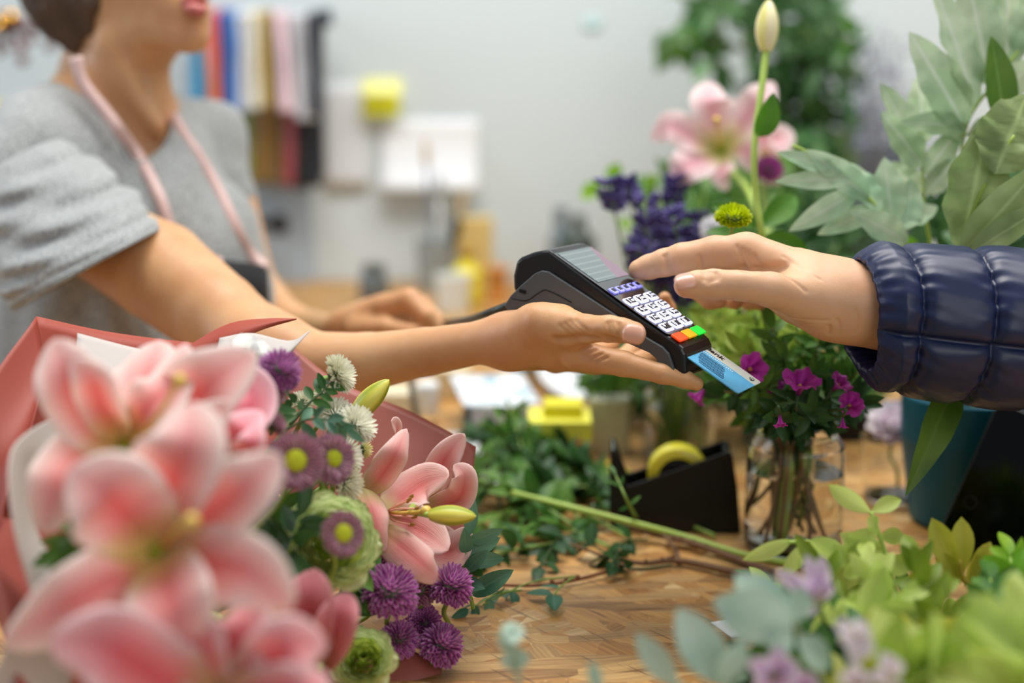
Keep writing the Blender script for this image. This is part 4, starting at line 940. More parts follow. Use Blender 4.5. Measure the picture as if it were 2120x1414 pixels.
# the straps are laid on the body surface with a ray cast later
STRAPS = [([(158, 118), (172, 172), (225, 240), (290, 330), (330, 410), (352, 470), (400, 530), (456, 545)], 0), ([(346, 218), (372, 268), (410, 325), (450, 395), (490, 480), (512, 520), (548, 556)], 1)]
from mathutils.bvhtree import BVHTree
bpy.context.view_layer.update()
def bvh(objs):
    vs = []; fs = []
    for o in objs:
        b = len(vs); vs += [o.matrix_world @ v.co for v in o.data.vertices]; fs += [tuple(i+b for i in p.vertices) for p in o.data.polygons]
    return BVHTree.FromPolygons(vs, fs)
tree = bvh([woman.children[0], tors]+[c for c in tors.children if c.name.startswith('collar')])
def drape(px, py, lift=.003, dflt=1.4):
    r = ray(px, py); h = tree.ray_cast(CAM+r*1.3, r.normalized())
    return (h[0]-r.normalized()*lift) if h[0] is not None else P(px, py, dflt)
for pts, k in STRAPS:
    c2 = catmull([V((x, y, 0)) for x, y in pts], 24)
    w3 = [drape(q.x, q.y, .004, 1.40 if k == 0 else 1.48) for q in c2]
    # even out jumps in depth
    dep = [(q-CAM).dot(CF) for q in w3]
    for it in range(6): dep = [dep[0]]+[min(dep[i], (dep[i-1]+dep[i]+dep[i+1])/3) for i in range(1, len(dep)-1)]+[dep[-1]]
    w3 = [P(c2[i].x, c2[i].y, dep[i]) for i in range(len(dep))]
    strap(ap, w3, .0125 if k == 0 else .014, 'neck_strap', lambda t: (-CF+CU*.35).normalized(), strapm)
# bracelet, faint tattoo
mb = MB(); c = P(702, 683, 1.45); ax = (P(760, 660, 1.42)-P(640, 677, 1.485)).normalized(); Mb = basis(ax)
pts = [c+Mb @ V((math.cos(a)*.0158, math.sin(a)*.0158, 0)) for a in np.linspace(0, 2*PI, 25)]
tube(mb, pts, .0016, 6, n=48, cap=False); tube(mb, [p+ax*.004 for p in pts], .0014, 6, n=48, cap=False); mb.build('bracelet', mat('red_thread', (186, 74, 66), .8), woman, label='thin red thread bracelet')
tat = mat('faded_ink', (126, 108, 96), .6); mb = MB()
for st in ([(468, 668), (478, 652), (484, 668)], [(484, 668), (494, 646), (497, 666)], [(500, 664), (512, 650), (524, 645)]):
    q = [drape(x, y, .0001, 1.13) for x, y in st]; tube(mb, q, .0006, 5)
mb.build('tattoo', tat, woman, label='small faded tattoo on upper arm')
# ---- power cord from terminal
cord = mat('cord_green_black', (18, 34, 28), .4)
mb = MB(); tube(mb, [TW(S_(1052, 628)[0], .03, S_(1052, 628)[1]), P(1015, 648, 1.12), P(975, 662, 1.22), P(930, 669, 1.36), P(890, 685, 1.40), P(850, 740, 1.42), T(830, 1010, .004)+V((0, .25, 0)), T(900, 880, .004)], .0036, 8, n=60)
o = mb.build('terminal_cord', cord, None); _props(o, 'dark cord running from the terminal back past the forearm', 'cord')
# ================================================================ customer
man = thing('person', 'customer arm in navy quilted jacket reaching a finger towards the terminal screen', 'person', (.55, 1.0, 0))
pa_ = [P(1290, 540, 1.05), P(1900, 480, 1.0), P(1900, 780, 1.0), P(1450, 700, 1.16), P(1600, 560, 1.2), P(1700, 640, .94)]
mn = [min(p[i] for p in pa_)-.02 for i in range(3)]; mx_ = [max(p[i] for p in pa_)+.02 for i in range(3)]
h = SDF(mn, mx_, .0013)
h.chain(C_((1960, 660, 1.03, 88), (1860, 644, 1.03, 82), (1795, 630, 1.03, 75), (1720, 612, 1.03, 70), (1680, 600, 1.03, 66)), k=.02)
h.chain(C_((1800, 645, 1.035, 58), (1720, 640, 1.04, 54), (1650, 612, 1.05, 52), (1600, 590, 1.06, 46)), k=.02)
# back of the hand to each knuckle
h.chain(C_((1740, 612, 1.03, 60), (1650, 568, 1.04, 50), (1545, 521, 1.05, 40)), k=.012)
h.chain(C_((1740, 600, 1.05, 56), (1650, 560, 1.07, 44), (1555, 532, 1.085, 34)), k=.02)
h.chain(C_((1740, 610, 1.07, 52), (1660, 580, 1.10, 42), (1585, 560, 1.115, 32)), k=.02)
h.chain(C_((1750, 625, 1.08, 48), (1680, 605, 1.12, 38), (1615, 590, 1.14, 28)), k=.02)
# index finger
h.chain(C_((1548, 522, 1.05, 36), (1480, 524, 1.055, 35), (1412, 536, 1.06, 32), (1375, 544, 1.065, 28), (1343, 553, 1.07, 25), (1322, 558, 1.07, 20.5)), k=.005)
# thumb
h.chain(C_((1740, 640, 1.025, 50), (1660, 616, 1.008, 46), (1596, 600, .995, 36), (1540, 591, .987, 32), (1476, 589, .985, 31), (1445, 589, .985, 28), (1421, 591, .985, 26)), k=.018)
# middle, ring and little fingers curled behind the thumb
h.chain(C_((1555, 532, 1.09, 32), (1440, 553, 1.115, 27), (1432, 590, 1.12, 22), (1470, 622, 1.115, 18), (1490, 624, 1.11, 15)), k=.005)
h.chain(C_((1585, 560, 1.115, 30), (1490, 585, 1.145, 24), (1490, 615, 1.14, 19), (1522, 624, 1.125, 17)), k=.005)
h.chain(C_((1615, 590, 1.14, 26), (1550, 600, 1.16, 20), (1550, 625, 1.15, 16), (1575, 628, 1.13, 14)), k=.005)
def crm(pts, r, k=.003): h.chain([(P(x, y, d), r) for x, y, d in pts], k=k, op='sub')
crm([(1500, 552, 1.035), (1545, 556, 1.025), (1590, 560, 1.008), (1640, 552, 1.0)], .0045, .008)
crm([(1548, 548, 1.012), (1556, 562, 1.005), (1562, 572, 1.0)], .003, .005)
crm([(1376, 524, 1.035), (1378, 545, 1.037), (1380, 566, 1.042)], .0014, .002); crm([(1448, 540, 1.022), (1450, 560, 1.03)], .0014, .002)
for x in (1452, 1460, 1468): crm([(x, 560, .965), (x+2, 572, .957), (x+1, 586, .955)], .0009, .002)
mv, mf = h.mesh(); del h
hb_ = arr_obj('hand', mv, mf, skin_m, man)
WR2 = [[(1374, 528), (1378, 545), (1376, 566)], [(1380, 526), (1384, 545), (1382, 564)], [(1448, 530), (1452, 542), (1450, 556)], [(1456, 561), (1460, 570), (1459, 582)], [(1464, 560), (1469, 572), (1467, 588)], [(1474, 560), (1479, 571), (1476, 584)], [(1484, 562), (1487, 571), (1485, 580)],
       [(1526, 508), (1534, 530), (1543, 553)], [(1537, 514), (1544, 532), (1552, 548)], [(1548, 520), (1554, 534), (1562, 546)], [(1560, 527), (1566, 538), (1574, 547)], [(1716, 674), (1718, 684), (1716, 694)], [(1625, 656), (1670, 662), (1716, 664)], [(1733, 660), (1738, 676), (1736, 694)], [(1600, 560), (1640, 580), (1670, 604)], [(1620, 530), (1660, 556), (1700, 580)], [(1770, 640), (1776, 665), (1772, 690)]]
wrinkle(hb_, [([q for q in l], .0014, .0008) for l in WR2]+[([(1536, 556), (1560, 560), (1592, 559), (1626, 550)], .0034, .0042)])
print('customer verts', len(mv))
nail(man, P(1418, 580, .9602), P(1400, 584, .96)-P(1440, 576, .96), -CF*.8+CU*.62, .0072, .0072)
# quilted sleeve
navy = mat('navy_nylon', (14, 28, 68), .40, .5, bump=.2, bscale=45)
ax0, ax1 = P(1792, 648, 1.03), P(2330, 700, 1.06)
seg = 240; NR = 230; rings = []; A_ = (ax1-ax0).normalized(); Un = (CU-A_*CU.dot(A_)).normalized(); Dn = A_.cross(Un)
ln = (ax1-ax0).length; seams = [-.004, .0245, .0766, .129, .181, .233, .285]
for i in range(NR):
    s = -.004+(ln+.004)*i/(NR-1); c = ax0+A_*s; r_ = []
    for j in range(seg):
        a = 2*PI*j/seg; ca, sa = math.cos(a), math.sin(a)      # ca: up, sa: depth
        base = (.0445+.006*min(1, s/.1))
        oy = -.0042*(s/.1) 
        d = min(abs(s-q) for q in seams); puff = 1-math.exp(-d/.0042)
        # lengthwise seam facing the viewer a little below the middle, another behind
        aa = math.atan2(sa, ca); ds = min(abs(math.atan2(math.sin(a-q), math.cos(a-q))) for q in (1.86, 4.42)); puff2 = 1-math.exp(-ds*base/.003)
        wr = (.0007*math.sin(a*19+s*60+2*math.sin(s*90))+.0006*math.sin(a*31-s*140))*math.exp(-d/.010)+.0005*math.sin(a*5+s*75)
        r = base+.0078*puff*(.35+.65*puff2)+wr-.0035*(1-puff2)
        if s < .01: r -= .004*(1-max(0, s)/.01)
        skew = .006*ca+.004*max(0, -ca)-.007*math.exp(-((ca+1)/.5)**2)
        r_.append(c+A_*(-skew*math.exp(-max(0, s)/.03))+Un*(r*1.0*ca-(.004 if ca < 0 else 0)*min(1, abs(ca)*2)*1.0)+Dn*r*.95*sa)
    rings.append(r_)
inner = []
for k, (rr, dx) in enumerate(((.96, -.0015), (.90, .001), (.84, .008), (.80, .03))):
    c = sum(rings[0], V())/seg; inner.append([c+(p-c)*rr+A_*dx for p in rings[0]])
mb = MB(); loft(mb, inner[::-1]+rings, seg); sl = mb.build('jacket_sleeve', navy, man, label='navy blue quilted jacket sleeve')
# rest of the jacket stays outside the frame: upper arm towards the shoulder
mb = MB(); tube(mb, [ax1-A_*.01, ax1+A_*.06, ax1+V((.22, .03, .06)), ax1+V((.30, .06, .2))], [.056, .062, .07, .08], 40, n=16); mb.build('upper_sleeve', navy, sl)
# ================================================================ plant builders
UPV = V((0, 0, 1)); TOCAM = (-CF+CU*.25).normalized()
def leaf(mb, base, d, nrm, L_, W_, curl=.25, fold=.18, n=8, pw=.85, tipw=1.0, side=0.0, wave=0):
    d = V(d).normalized(); nrm = V(nrm); nrm = (nrm-d*nrm.dot(d))
    if nrm.length < 1e-4: nrm = d.orthogonal()
    nrm.normalize(); s = d.cross(nrm); vs = []; uv = []; p = V(base); dd = d.copy(); m = 5 if W_ > .012 else 3
    for i in range(n+1):
        t = i/n; w_ = W_/2*(math.sin(PI*min(1, t)**pw)**.8 if 0 < t < 1 else 0)+W_*.015*(1-t)
        a = curl*t*1.6
        nn_ = nrm*math.cos(a)+d*math.sin(a)
        for j in range(m):
            u = j/(m-1)*2-1
            vs.append(p+s*w_*u+nn_*(abs(u)*w_*fold*2+wave*w_*math.sin(t*22+u*2)*abs(u))); uv.append((u*.5+.5, t))
        dd = d*math.cos(a)-nrm*math.sin(a)+s*side*t
        p = p+dd*(L_/n)
    mb.add(vs, grid_faces(n+1, m), uv)
def petal(mb, rib, W_, nrm, cup=.25, ruffle=.0, pw=.85, nu=22, nv=13, base=.22, roll=0, e=.75, twist=0):
    c = catmull(rib, nu); vs = []; uv = []; nrm = V(nrm).normalized()
    for i, p in enumerate(c):
        t = i/nu; tg = (c[min(i+1, nu)]-c[max(i-1, 0)])
        tg = tg.normalized() if tg.length > 1e-9 else V((0, 0, 1))
        n_ = nrm-tg*nrm.dot(tg); n_ = n_.normalized() if n_.length > .08 else tg.orthogonal().normalized()
        s = tg.cross(n_)
        if twist: q = Matrix.Rotation(twist*t, 3, tg); n_ = q @ n_; s = q @ s
        w_ = W_/2*(base*(1-t)**2+(math.sin(PI*max(t, 0)**pw)**e if 0 < t < 1 else 0))+.0002
        for j in range(nv):
            u = j/(nv-1)*2-1; cu = cup*(1-.75*t)
            h_ = w_*(cu*u*u*1.3-.10*math.exp(-(u/.12)**2)*(1-t)) + ruffle*w_*math.sin(t*17+u*3+W_*300)*abs(u)**2.5 - roll*w_*abs(u)**4*1.6*t
            vs.append(p+s*w_*u*(1-.12*abs(cu)*u*u-.25*roll*u**4)+n_*h_); uv.append((u*.5+.5, t))
    mb.add(vs, grid_faces(nu+1, nv), uv)
M_ = {}
def mm(k, *a, **kw):
    if k not in M_: M_[k] = leafmat(k, *a, **kw)
    return M_[k]
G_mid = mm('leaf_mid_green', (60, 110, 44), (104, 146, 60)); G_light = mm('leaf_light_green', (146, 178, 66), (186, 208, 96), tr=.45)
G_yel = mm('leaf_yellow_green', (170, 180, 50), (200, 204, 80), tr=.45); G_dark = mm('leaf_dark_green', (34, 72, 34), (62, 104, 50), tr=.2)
G_blue = mm('leaf_blue_green', (58, 104, 82), (96, 140, 110), tr=.2); G_euc = mm('eucalyptus_leaf', (150, 184, 166), (190, 214, 198), tr=.25, vein=.05)
G_fern = mm('fern_leaf', (168, 196, 156), (212, 228, 198), tr=.45, vein=.4); G_fernd = mm('fern_leaf_deep', (84, 124, 44), (112, 146, 60), tr=.35, vein=.3)
G_fic = mm('ficus_leaf', (46, 100, 52), (128, 168, 112), tr=.35, rough=.15, vein=.1); G_bright = mm('leaf_bright_green', (104, 168, 30), (150, 196, 50), tr=.5)
stem_g = mat('stem_green', (128, 160, 70), .5); stem_b = mat('stem_brown', (116, 84, 56), .7, noise=.3, nscale=60, bump=.4, bscale=200); stem_d = mat('stem_dark_green', (60, 84, 44), .6); stem_l = mat('stem_lime', (168, 196, 88), .45, noise=.1, nscale=30)
def rv(rn, s): return V((rn.uniform(-s, s), rn.uniform(-s, s), rn.uniform(-s, s)))
def sprig(name, label, cat, pts, r, Ls_, Ws_, lm, sm_=None, n=14, t0=.25, group=None, seed=0, up=None, ang=1.0, opp=True, droop=.2, curl=.25, pw=.85, fold=.18, jit=.25, tipleaf=True, parent=None, stuff=False):
    rn = random.Random(seed*7+len(pts)+n); c = catmull(pts, 40); t = parent or thing(name, label, cat, c[0], group)
    mb = MB(); tube(mb, pts, [r, r*.8, r*.45], 7, n=30); mb.build('stem', sm_ or stem_g, t)
    mb = MB(); k = n//2 if opp else n
    for i in range(k):
        s = t0+(1-t0)*(i+.5)/k; j = min(39, int(s*40)); p = c[j]; tg = (c[min(40, j+1)]-c[max(0, j-1)]).normalized()
        ref = V(up) if up is not None else TOCAM; sd = tg.cross(ref)
        sd = sd.normalized() if sd.length > .01 else tg.orthogonal().normalized(); bn = sd.cross(tg)
        for q in ((1, -1) if opp else ((1,) if i % 2 else (-1,))):
            rot = rn.uniform(-1, 1)*(.5+jit*3); sdr = sd*math.cos(rot)+bn*math.sin(rot)
            d = tg*math.cos(ang)+sdr*q*math.sin(ang)+rv(rn, jit)-UPV*droop; sc = (1-.35*s)*rn.uniform(.75, 1.15)
            leaf(mb, p, d, ref+rv(rn, jit*1.6), Ls_*sc, Ws_*sc, curl*rn.uniform(.3, 1.6), fold, pw=pw)
    if tipleaf: leaf(mb, c[-1], c[-1]-c[-4], TOCAM+rv(rn, .3), Ls_*.8, Ws_*.7, curl, fold, pw=pw)
    mb.build('leaves', lm, t); return t
def mum(name, label, c, ax, R, m, cat='chrysanthemum', n=150, cm=None, dome=1.5, flat=.75, fl=.5, fw=.16, group=None, stem_to=None, seed=0, opencore=0, sepal=True, sr=.0018, smt=None):
    rn = random.Random(seed); ax = V(ax).normalized(); B = basis(ax); c = V(c); t = thing(name, label, cat, c, group)
    mb = MB()
    for i in range(n):
        f = (i+.5)/n; th = opencore+(dome-opencore)*math.sqrt(f); ph = i*2.39996+rn.uniform(-.1, .1)
        o = V((math.sin(th)*math.cos(ph), math.sin(th)*math.sin(ph), math.cos(th)*flat)); d = (B @ o).normalized()
        rad = (B @ V((math.cos(ph), math.sin(ph), 0))); p0 = c+B @ (o*R*(1-fl)*.9); Lr = R*fl*rn.uniform(.9, 1.15)
        nrm = (ax*1.0-rad*.2).normalized(); nrm = nrm if abs(nrm.dot(d)) < .97 else rad
        s = d.cross(nrm).normalized(); n_ = s.cross(d); W2 = R*fw*(.45+.55*f**.5)
        vs = []; uv = []
        for a_ in range(5):
            t_ = a_/4; w_ = W2*(.5+.5*math.sin(PI*t_**.8*.9)) if a_ < 4 else W2*.35
            p = p0+d*Lr*t_+n_*Lr*(.18*t_*t_ if th < 1.1 else -.05)
            for u in (-1, 0, 1): vs.append(p+s*w_*u+n_*abs(u)*w_*.55); uv.append((u*.5+.5, t_))
        mb.add(vs, grid_faces(5, 3), uv)
    mb.build('petals', m, t)
    mb = MB(); lathe(mb, c-ax*R*.35, [(.0002, -.02*R), (R*.35, 0), (R*.55, R*.3), (R*.3, R*.5), (.0002, R*.55)], 14, M=B); mb.build('calyx', stem_d if not cm else cm[1], t)
    if opencore or cm:
        mb = MB(); rr = R*math.sin(opencore or .3)*(1-fl)*1.15
        lathe(mb, c+ax*R*.34*flat, [(rr*1.3, -rr*.6), (rr*1.15, rr*.25), (rr*.6, rr*.6), (.0002, rr*.5)], 18, M=B)
        for i in range(40):
            th = 1.2*math.sqrt((i+.5)/40); ph = i*2.4; q = c+ax*R*.34*flat+B @ V((math.sin(th)*math.cos(ph)*rr*1.1, math.sin(th)*math.sin(ph)*rr*1.1, rr*.6*math.cos(th)))
            lathe(mb, q, [(rr*.12, 0), (rr*.09, rr*.22), (.0001, rr*.28)], 5, M=B)
        mb.build('center', cm[0] if cm else stem_l, t)
    if stem_to is not None:
        mb = MB(); q0 = c-ax*R*.3; tube(mb, [q0, q0-ax*R*.8]+[V(s_) for s_ in stem_to], sr, 7, n=24); mb.build('stem', smt or stem_g, t)
    return t
def lavender(label, p0, p1, head, seed, group=None, r=.0075, m=None, loose=1.0):
    rn = random.Random(seed); p0, p1 = V(p0), V(p1); t = thing('lavender_stem', label, 'lavender', p0, group)
    mid = p0.lerp(p1, .5)+rv(rn, .01); mb = MB(); tube(mb, [p0, mid, p1], .0012, 6); mb.build('stem', stem_g, t)
    d = (p1-mid).normalized(); B = basis(d); mb = MB()
    for i in range(int(60*loose)):
        s = (int(rn.random()*4)+.25+rn.uniform(-.26, .26))/3.6; q = p1-d*head*(1-s)
        ph = rn.uniform(0, 2*PI); o = B @ V((math.cos(ph), math.sin(ph), .8)); rr = r*(.7+.6*rn.random())
        lathe(mb, q+o*rr*.8, [(.0002, -.002), (.0022, 0), (.0028, .004), (.0014, .007), (.0002, .008)], 6, M=basis(o))
    mb.build('florets', m or lavm, t); return t
lavm = mm('lavender_floret', (64, 54, 118), (104, 92, 156), tr=.15, vein=0)
# ================================================================ tall plants behind
rnd = random.Random(11)
def foliage_blob(mb, cpx, cpy, d, rpx, rpy, n, L_, W_, rn, dz=.12, dirv=None, pw=.85):
    for i in range(n):
        a = rn.uniform(0, 2*PI); q = math.sqrt(rn.random()); p = P(cpx+rpx*q*math.cos(a), cpy+rpy*q*math.sin(a), d+rn.uniform(-dz, dz))
        dd = rv(rn, 1)+(V(dirv) if dirv is not None else V((0, 0, -.4))); leaf(mb, p, dd, rv(rn, 1)+TOCAM*.5, L_*rn.uniform(.7, 1.2), W_*rn.uniform(.8, 1.2), .3, .15, n=6, pw=pw)
fp = TY(1660, 2.32); ficus = thing('weeping_fig_tree', 'tall leafy green fig tree in a grey pot at the back, reaching past the top', 'potted tree', fp)
mb = MB(); lathe(mb, fp, [(0, 0), (.06, 0), (.075, .13), (.07, .13), (.056, .01), (0, .01)], 28); mb.build('pot', mat('dark_grey_pot', (66, 76, 84), .5), ficus)
mb = MB(); lathe(mb, fp+V((0, 0, .11)), [(0, .004), (.068, 0)], 20); mb.build('soil', mat('potting_soil', (54, 42, 34), .95, bump=.5), ficus)
mb = MB(); tube(mb, [fp+V((0, 0, .1)), P(1640, 400, 2.3), P(1620, 200, 2.28), P(1600, -60, 2.25), P(1600, -170, 2.25)], [.009, .004], 8, n=30)
for a, b in (((1630, 330), (1720, 250)), ((1625, 260), (1520, 190)), ((1612, 150), (1440, 70)), ((1612, 120), (1740, 60)), ((1605, 30), (1480, -40)), ((1620, 300), (1540, 300))):
    tube(mb, [P(*a, 2.28), P((a[0]+b[0])/2, (a[1]+b[1])/2-15, 2.27), P(*b, 2.26)], [.004, .0015], 6)
mb.build('branches', stem_b, ficus)
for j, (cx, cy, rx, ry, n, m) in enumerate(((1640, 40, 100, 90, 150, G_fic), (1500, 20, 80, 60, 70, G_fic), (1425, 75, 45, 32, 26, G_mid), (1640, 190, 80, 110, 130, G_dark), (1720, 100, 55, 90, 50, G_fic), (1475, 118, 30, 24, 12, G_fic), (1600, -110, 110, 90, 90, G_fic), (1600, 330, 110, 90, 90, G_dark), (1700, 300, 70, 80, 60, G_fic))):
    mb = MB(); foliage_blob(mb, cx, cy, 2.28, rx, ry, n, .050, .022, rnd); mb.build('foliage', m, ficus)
mb = MB(); leaf(mb, P(1745, 40, 1.9), CR*.5-CU*.5, TOCAM, .03, .02); leaf(mb, P(1742, 85, 1.9), CR*.2-CU*.6, TOCAM, .028, .014); mb.build('foliage', G_mid, ficus)
# dried purple-grey bunch
dp = TY(1850, 2.38); dr = thing('dried_statice_bunch', 'airy purple-grey dried flower bunch behind the fern at upper right', 'dried flowers', dp)
dm = mm('dried_purple', (108, 104, 150), (160, 158, 190), tr=.3, vein=0); dst = mat('dried_stem', (132, 134, 128), .8)
mb = MB(); mf_ = MB()
for i in range(34):
    tx, ty = rnd.uniform(1740, 1925), rnd.uniform(60, 330); q = P(tx, ty, 2.38+rnd.uniform(-.08, .08)); tube(mb, [dp+V((rnd.uniform(-.02, .02), 0, .06)), (dp+q)/2+rv(rnd, .02), q], .0012, 4, n=8)
    for k in range(26):
        s = rnd.random(); p = q.lerp(dp, s*.33)+rv(rnd, .03); leaf(mf_, p, rv(rnd, 1), rv(rnd, 1), .009, .006, n=3)
mb.build('stems', dst, dr); mf_.build('florets', dm, dr)
mb = MB(); lathe(mb, dp, [(0, 0), (.045, 0), (.05, .17), (.046, .17), (.042, .008), (0, .008)], 24); mb.build('vase', mat('slate_vase', (78, 86, 100), .4), dr)
# pale cabinet edge behind
a = TY(1765, 2.5); mb = MB(); box(mb, (a.x, 2.5, TZ+.13), (.115, .1, .26)); o = mb.build('document_box', mat('pale_blue_grey', (168, 182, 196), .6), None, smooth=False, bevel=.003); _props(o, 'pale blue-grey upright box behind the customer wrist', 'box')
a = TY(1850, 2.48); mb = MB(); box(mb, (a.x, 2.48, TZ+.12), (.03, .12, .24)); o = mb.build('binder', mat('dark_binder', (40, 44, 52), .5), None, smooth=False, bevel=.003); _props(o, 'narrow dark binder right of the pale blue-grey box', 'binder')
def bushy(label, px, y, h, blobs, L_, W_, seed, potm, R=.05, hp=.1):
    c = TY(px, y); t = thing('leafy_plant', label, 'plant', c); rn = random.Random(seed)
    mb = MB(); lathe(mb, c, [(0, 0), (R*.8, 0), (R, hp), (R*.92, hp), (R*.74, .006), (0, .006)], 28); mb.build('pot', potm, t)
    mb = MB()
    for cx, cy, rx, ry, n, m in blobs:
        for k in range(5): q = P(cx+rn.uniform(-rx, rx)*.7, cy+rn.uniform(-ry, ry)*.7, y*1.02); tube(mb, [c+V((0, 0, hp*.6)), (c+q)/2+V((0, 0, .03)), q], [.0025, .001], 6, n=10)
    mb.build('stems', stem_d, t)
    for cx, cy, rx, ry, n, m in blobs: mb = MB(); foliage_blob(mb, cx, cy, y*1.02, rx, ry, n, L_, W_, rn, dz=.08, dirv=V((0, 0, .3))); mb.build('foliage', m, t)
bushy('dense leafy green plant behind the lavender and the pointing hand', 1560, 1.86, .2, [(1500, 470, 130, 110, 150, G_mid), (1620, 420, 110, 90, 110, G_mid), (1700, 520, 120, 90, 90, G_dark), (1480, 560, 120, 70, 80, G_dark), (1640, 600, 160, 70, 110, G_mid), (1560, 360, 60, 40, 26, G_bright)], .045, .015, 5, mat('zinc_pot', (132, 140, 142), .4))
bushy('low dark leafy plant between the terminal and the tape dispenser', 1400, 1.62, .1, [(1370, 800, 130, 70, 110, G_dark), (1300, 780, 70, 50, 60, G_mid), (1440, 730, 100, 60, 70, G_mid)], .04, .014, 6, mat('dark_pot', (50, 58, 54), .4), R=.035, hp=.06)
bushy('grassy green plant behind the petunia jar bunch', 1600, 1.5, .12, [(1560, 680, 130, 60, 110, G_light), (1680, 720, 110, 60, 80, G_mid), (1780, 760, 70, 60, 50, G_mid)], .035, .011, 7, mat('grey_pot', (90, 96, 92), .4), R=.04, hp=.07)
# ================================================================ rear jar with mixed greens
glass = glassmat('clear_glass'); waterm = glassmat('water', (.96, .98, .95)); waterm.node_tree.nodes['Principled BSDF'].inputs['IOR'].default_value = 1.33
def jar(name, label, c, R, H, neck=.82, water=.6, parent_label=None):
    t = thing(name, label, 'glass jar', c)
    pr = [(0, .0), (R*.9, .0), (R, .006), (R, H*.74), (R*.97, H*.82), (R*neck, H*.90), (R*neck, H*.93), (R*neck*1.05, H*.945), (R*neck, H*.96), (R*neck, H), (R*neck-.0022, H), (R*neck-.0025, H*.91), (R*.95-.002, H*.82), (R-.0028, H*.73), (R-.0028, .010), (R*.86, .006), (0, .006)]
    mb = MB(); lathe(mb, c, pr, 56); mb.build('glass', glass, t)
    if water: mb = MB(); lathe(mb, c, [(0, .0055), (R*.85, .0055), (R-.0024, .012), (R-.0024, H*water), (0, H*water)], 48); mb.build('water', waterm, t)
    return t
j2 = T(1405, 962); jar('glass_jar', 'glass jar of greenery standing behind the tape dispenser', j2, .036, .105)
def fan(label, name, cat, c, tops, L_, W_, lm, group, sm_=None, n=14, seed=0, r=.0015, h=.1, **kw):
    for i, tp in enumerate(tops):
        rn = random.Random(seed+i); q = P(*tp); b = c+V((rn.uniform(-.02, .02), rn.uniform(-.02, .02), .012)); mth = c+V(((q.x-c.x)*.25+rn.uniform(-.01, .01), (q.y-c.y)*.2, h))
        sprig(name, label[i] if isinstance(label, (list, tuple)) else label, cat, [b, mth, (mth+q)/2+rv(rn, .008), q], r, L_, W_, lm, sm_, n=n, t0=.36, group=group, seed=seed+i, **kw)
fan('green leafy sprig in the rear glass jar behind the terminal', 'leafy_sprig', 'sprig', j2, [(1270, 700, 1.55), (1340, 640, 1.5), (1430, 650, 1.5), (1500, 700, 1.45), (1310, 760, 1.45), (1470, 600, 1.55), (1380, 560, 1.6), (1240, 770, 1.5)], .045, .016, G_mid, 'green sprigs in the rear jar', n=22, seed=20)
fan('tall green sprig behind the lavender, rising from rear jar', 'leafy_sprig', 'sprig', j2, [(1330, 400, 1.66), (1390, 360, 1.7), (1460, 400, 1.6), (1560, 330, 1.6), (1620, 380, 1.6), (1500, 480, 1.55), (1430, 460, 1.6)], .05, .015, G_mid, 'tall sprigs behind the lavender', n=26, seed=40)
fan('dark leafy sprig between rear jar and back wall', 'leafy_sprig', 'sprig', j2+V((.12, .2, 0)), [(1540, 420, 1.7), (1650, 430, 1.7), (1700, 400, 1.7), (1600, 500, 1.7), (1750, 470, 1.7), (1480, 540, 1.7)], .055, .022, G_dark, 'dark sprigs behind the customer hand', n=26, seed=60)
# round yellow-green leaves left of the lavender
rl = thing('round_leaf_sprig', 'sprig with round yellow-green leaves left of the lavender', 'sprig', j2)
mb = MB(); tube(mb, [j2+V((-.01, 0, .02)), P(1330, 560, 1.6), P(1268, 440, 1.66), P(1240, 380, 1.7)], [.0018, .001], 6, n=20); mb.build('stem', stem_g, rl)
mb = MB()
for x, y, x2, y2, w_ in ((1240, 380, 1206, 412, .022), (1262, 375, 1280, 340, .02), (1262, 390, 1270, 432, .024), (1235, 395, 1222, 372, .016), (1330, 400, 1355, 365, .02), (1300, 450, 1290, 480, .016)): leaf(mb, P(x, y, 1.7), P(x2, y2, 1.68)-P(x, y, 1.7), TOCAM+rv(rnd, .4), (P(x2, y2, 1.7)-P(x, y, 1.7)).length*1.3, w_, .1, .1, pw=1)
mb.build('leaves', G_bright, rl)
# lavender bunch
LV = [((1262, 385), .03), ((1298, 384), .025), ((1335, 420), .06), ((1368, 415), .06), ((1352, 440), .05), ((1395, 450), .06), ((1385, 480), .06), ((1410, 505), .05), ((1320, 515), .04), ((1345, 530), .04), ((1440, 455), .035), ((1462, 478), .035), ((1375, 545), .04), ((1400, 380), .03), ((1420, 560), .04)]
for i, ((x, y), hd) in enumerate(LV):
    d = 1.38+.05*math.sin(i*2.1); q = P(x, y, d); lavender('dark purple lavender stem in the bunch behind the pointing finger', j2+V((.0, -.015, .03))+rv(rnd, .01), q, hd, 100+i, 'lavender stems behind the pointing finger', r=.0085, loose=1.3)
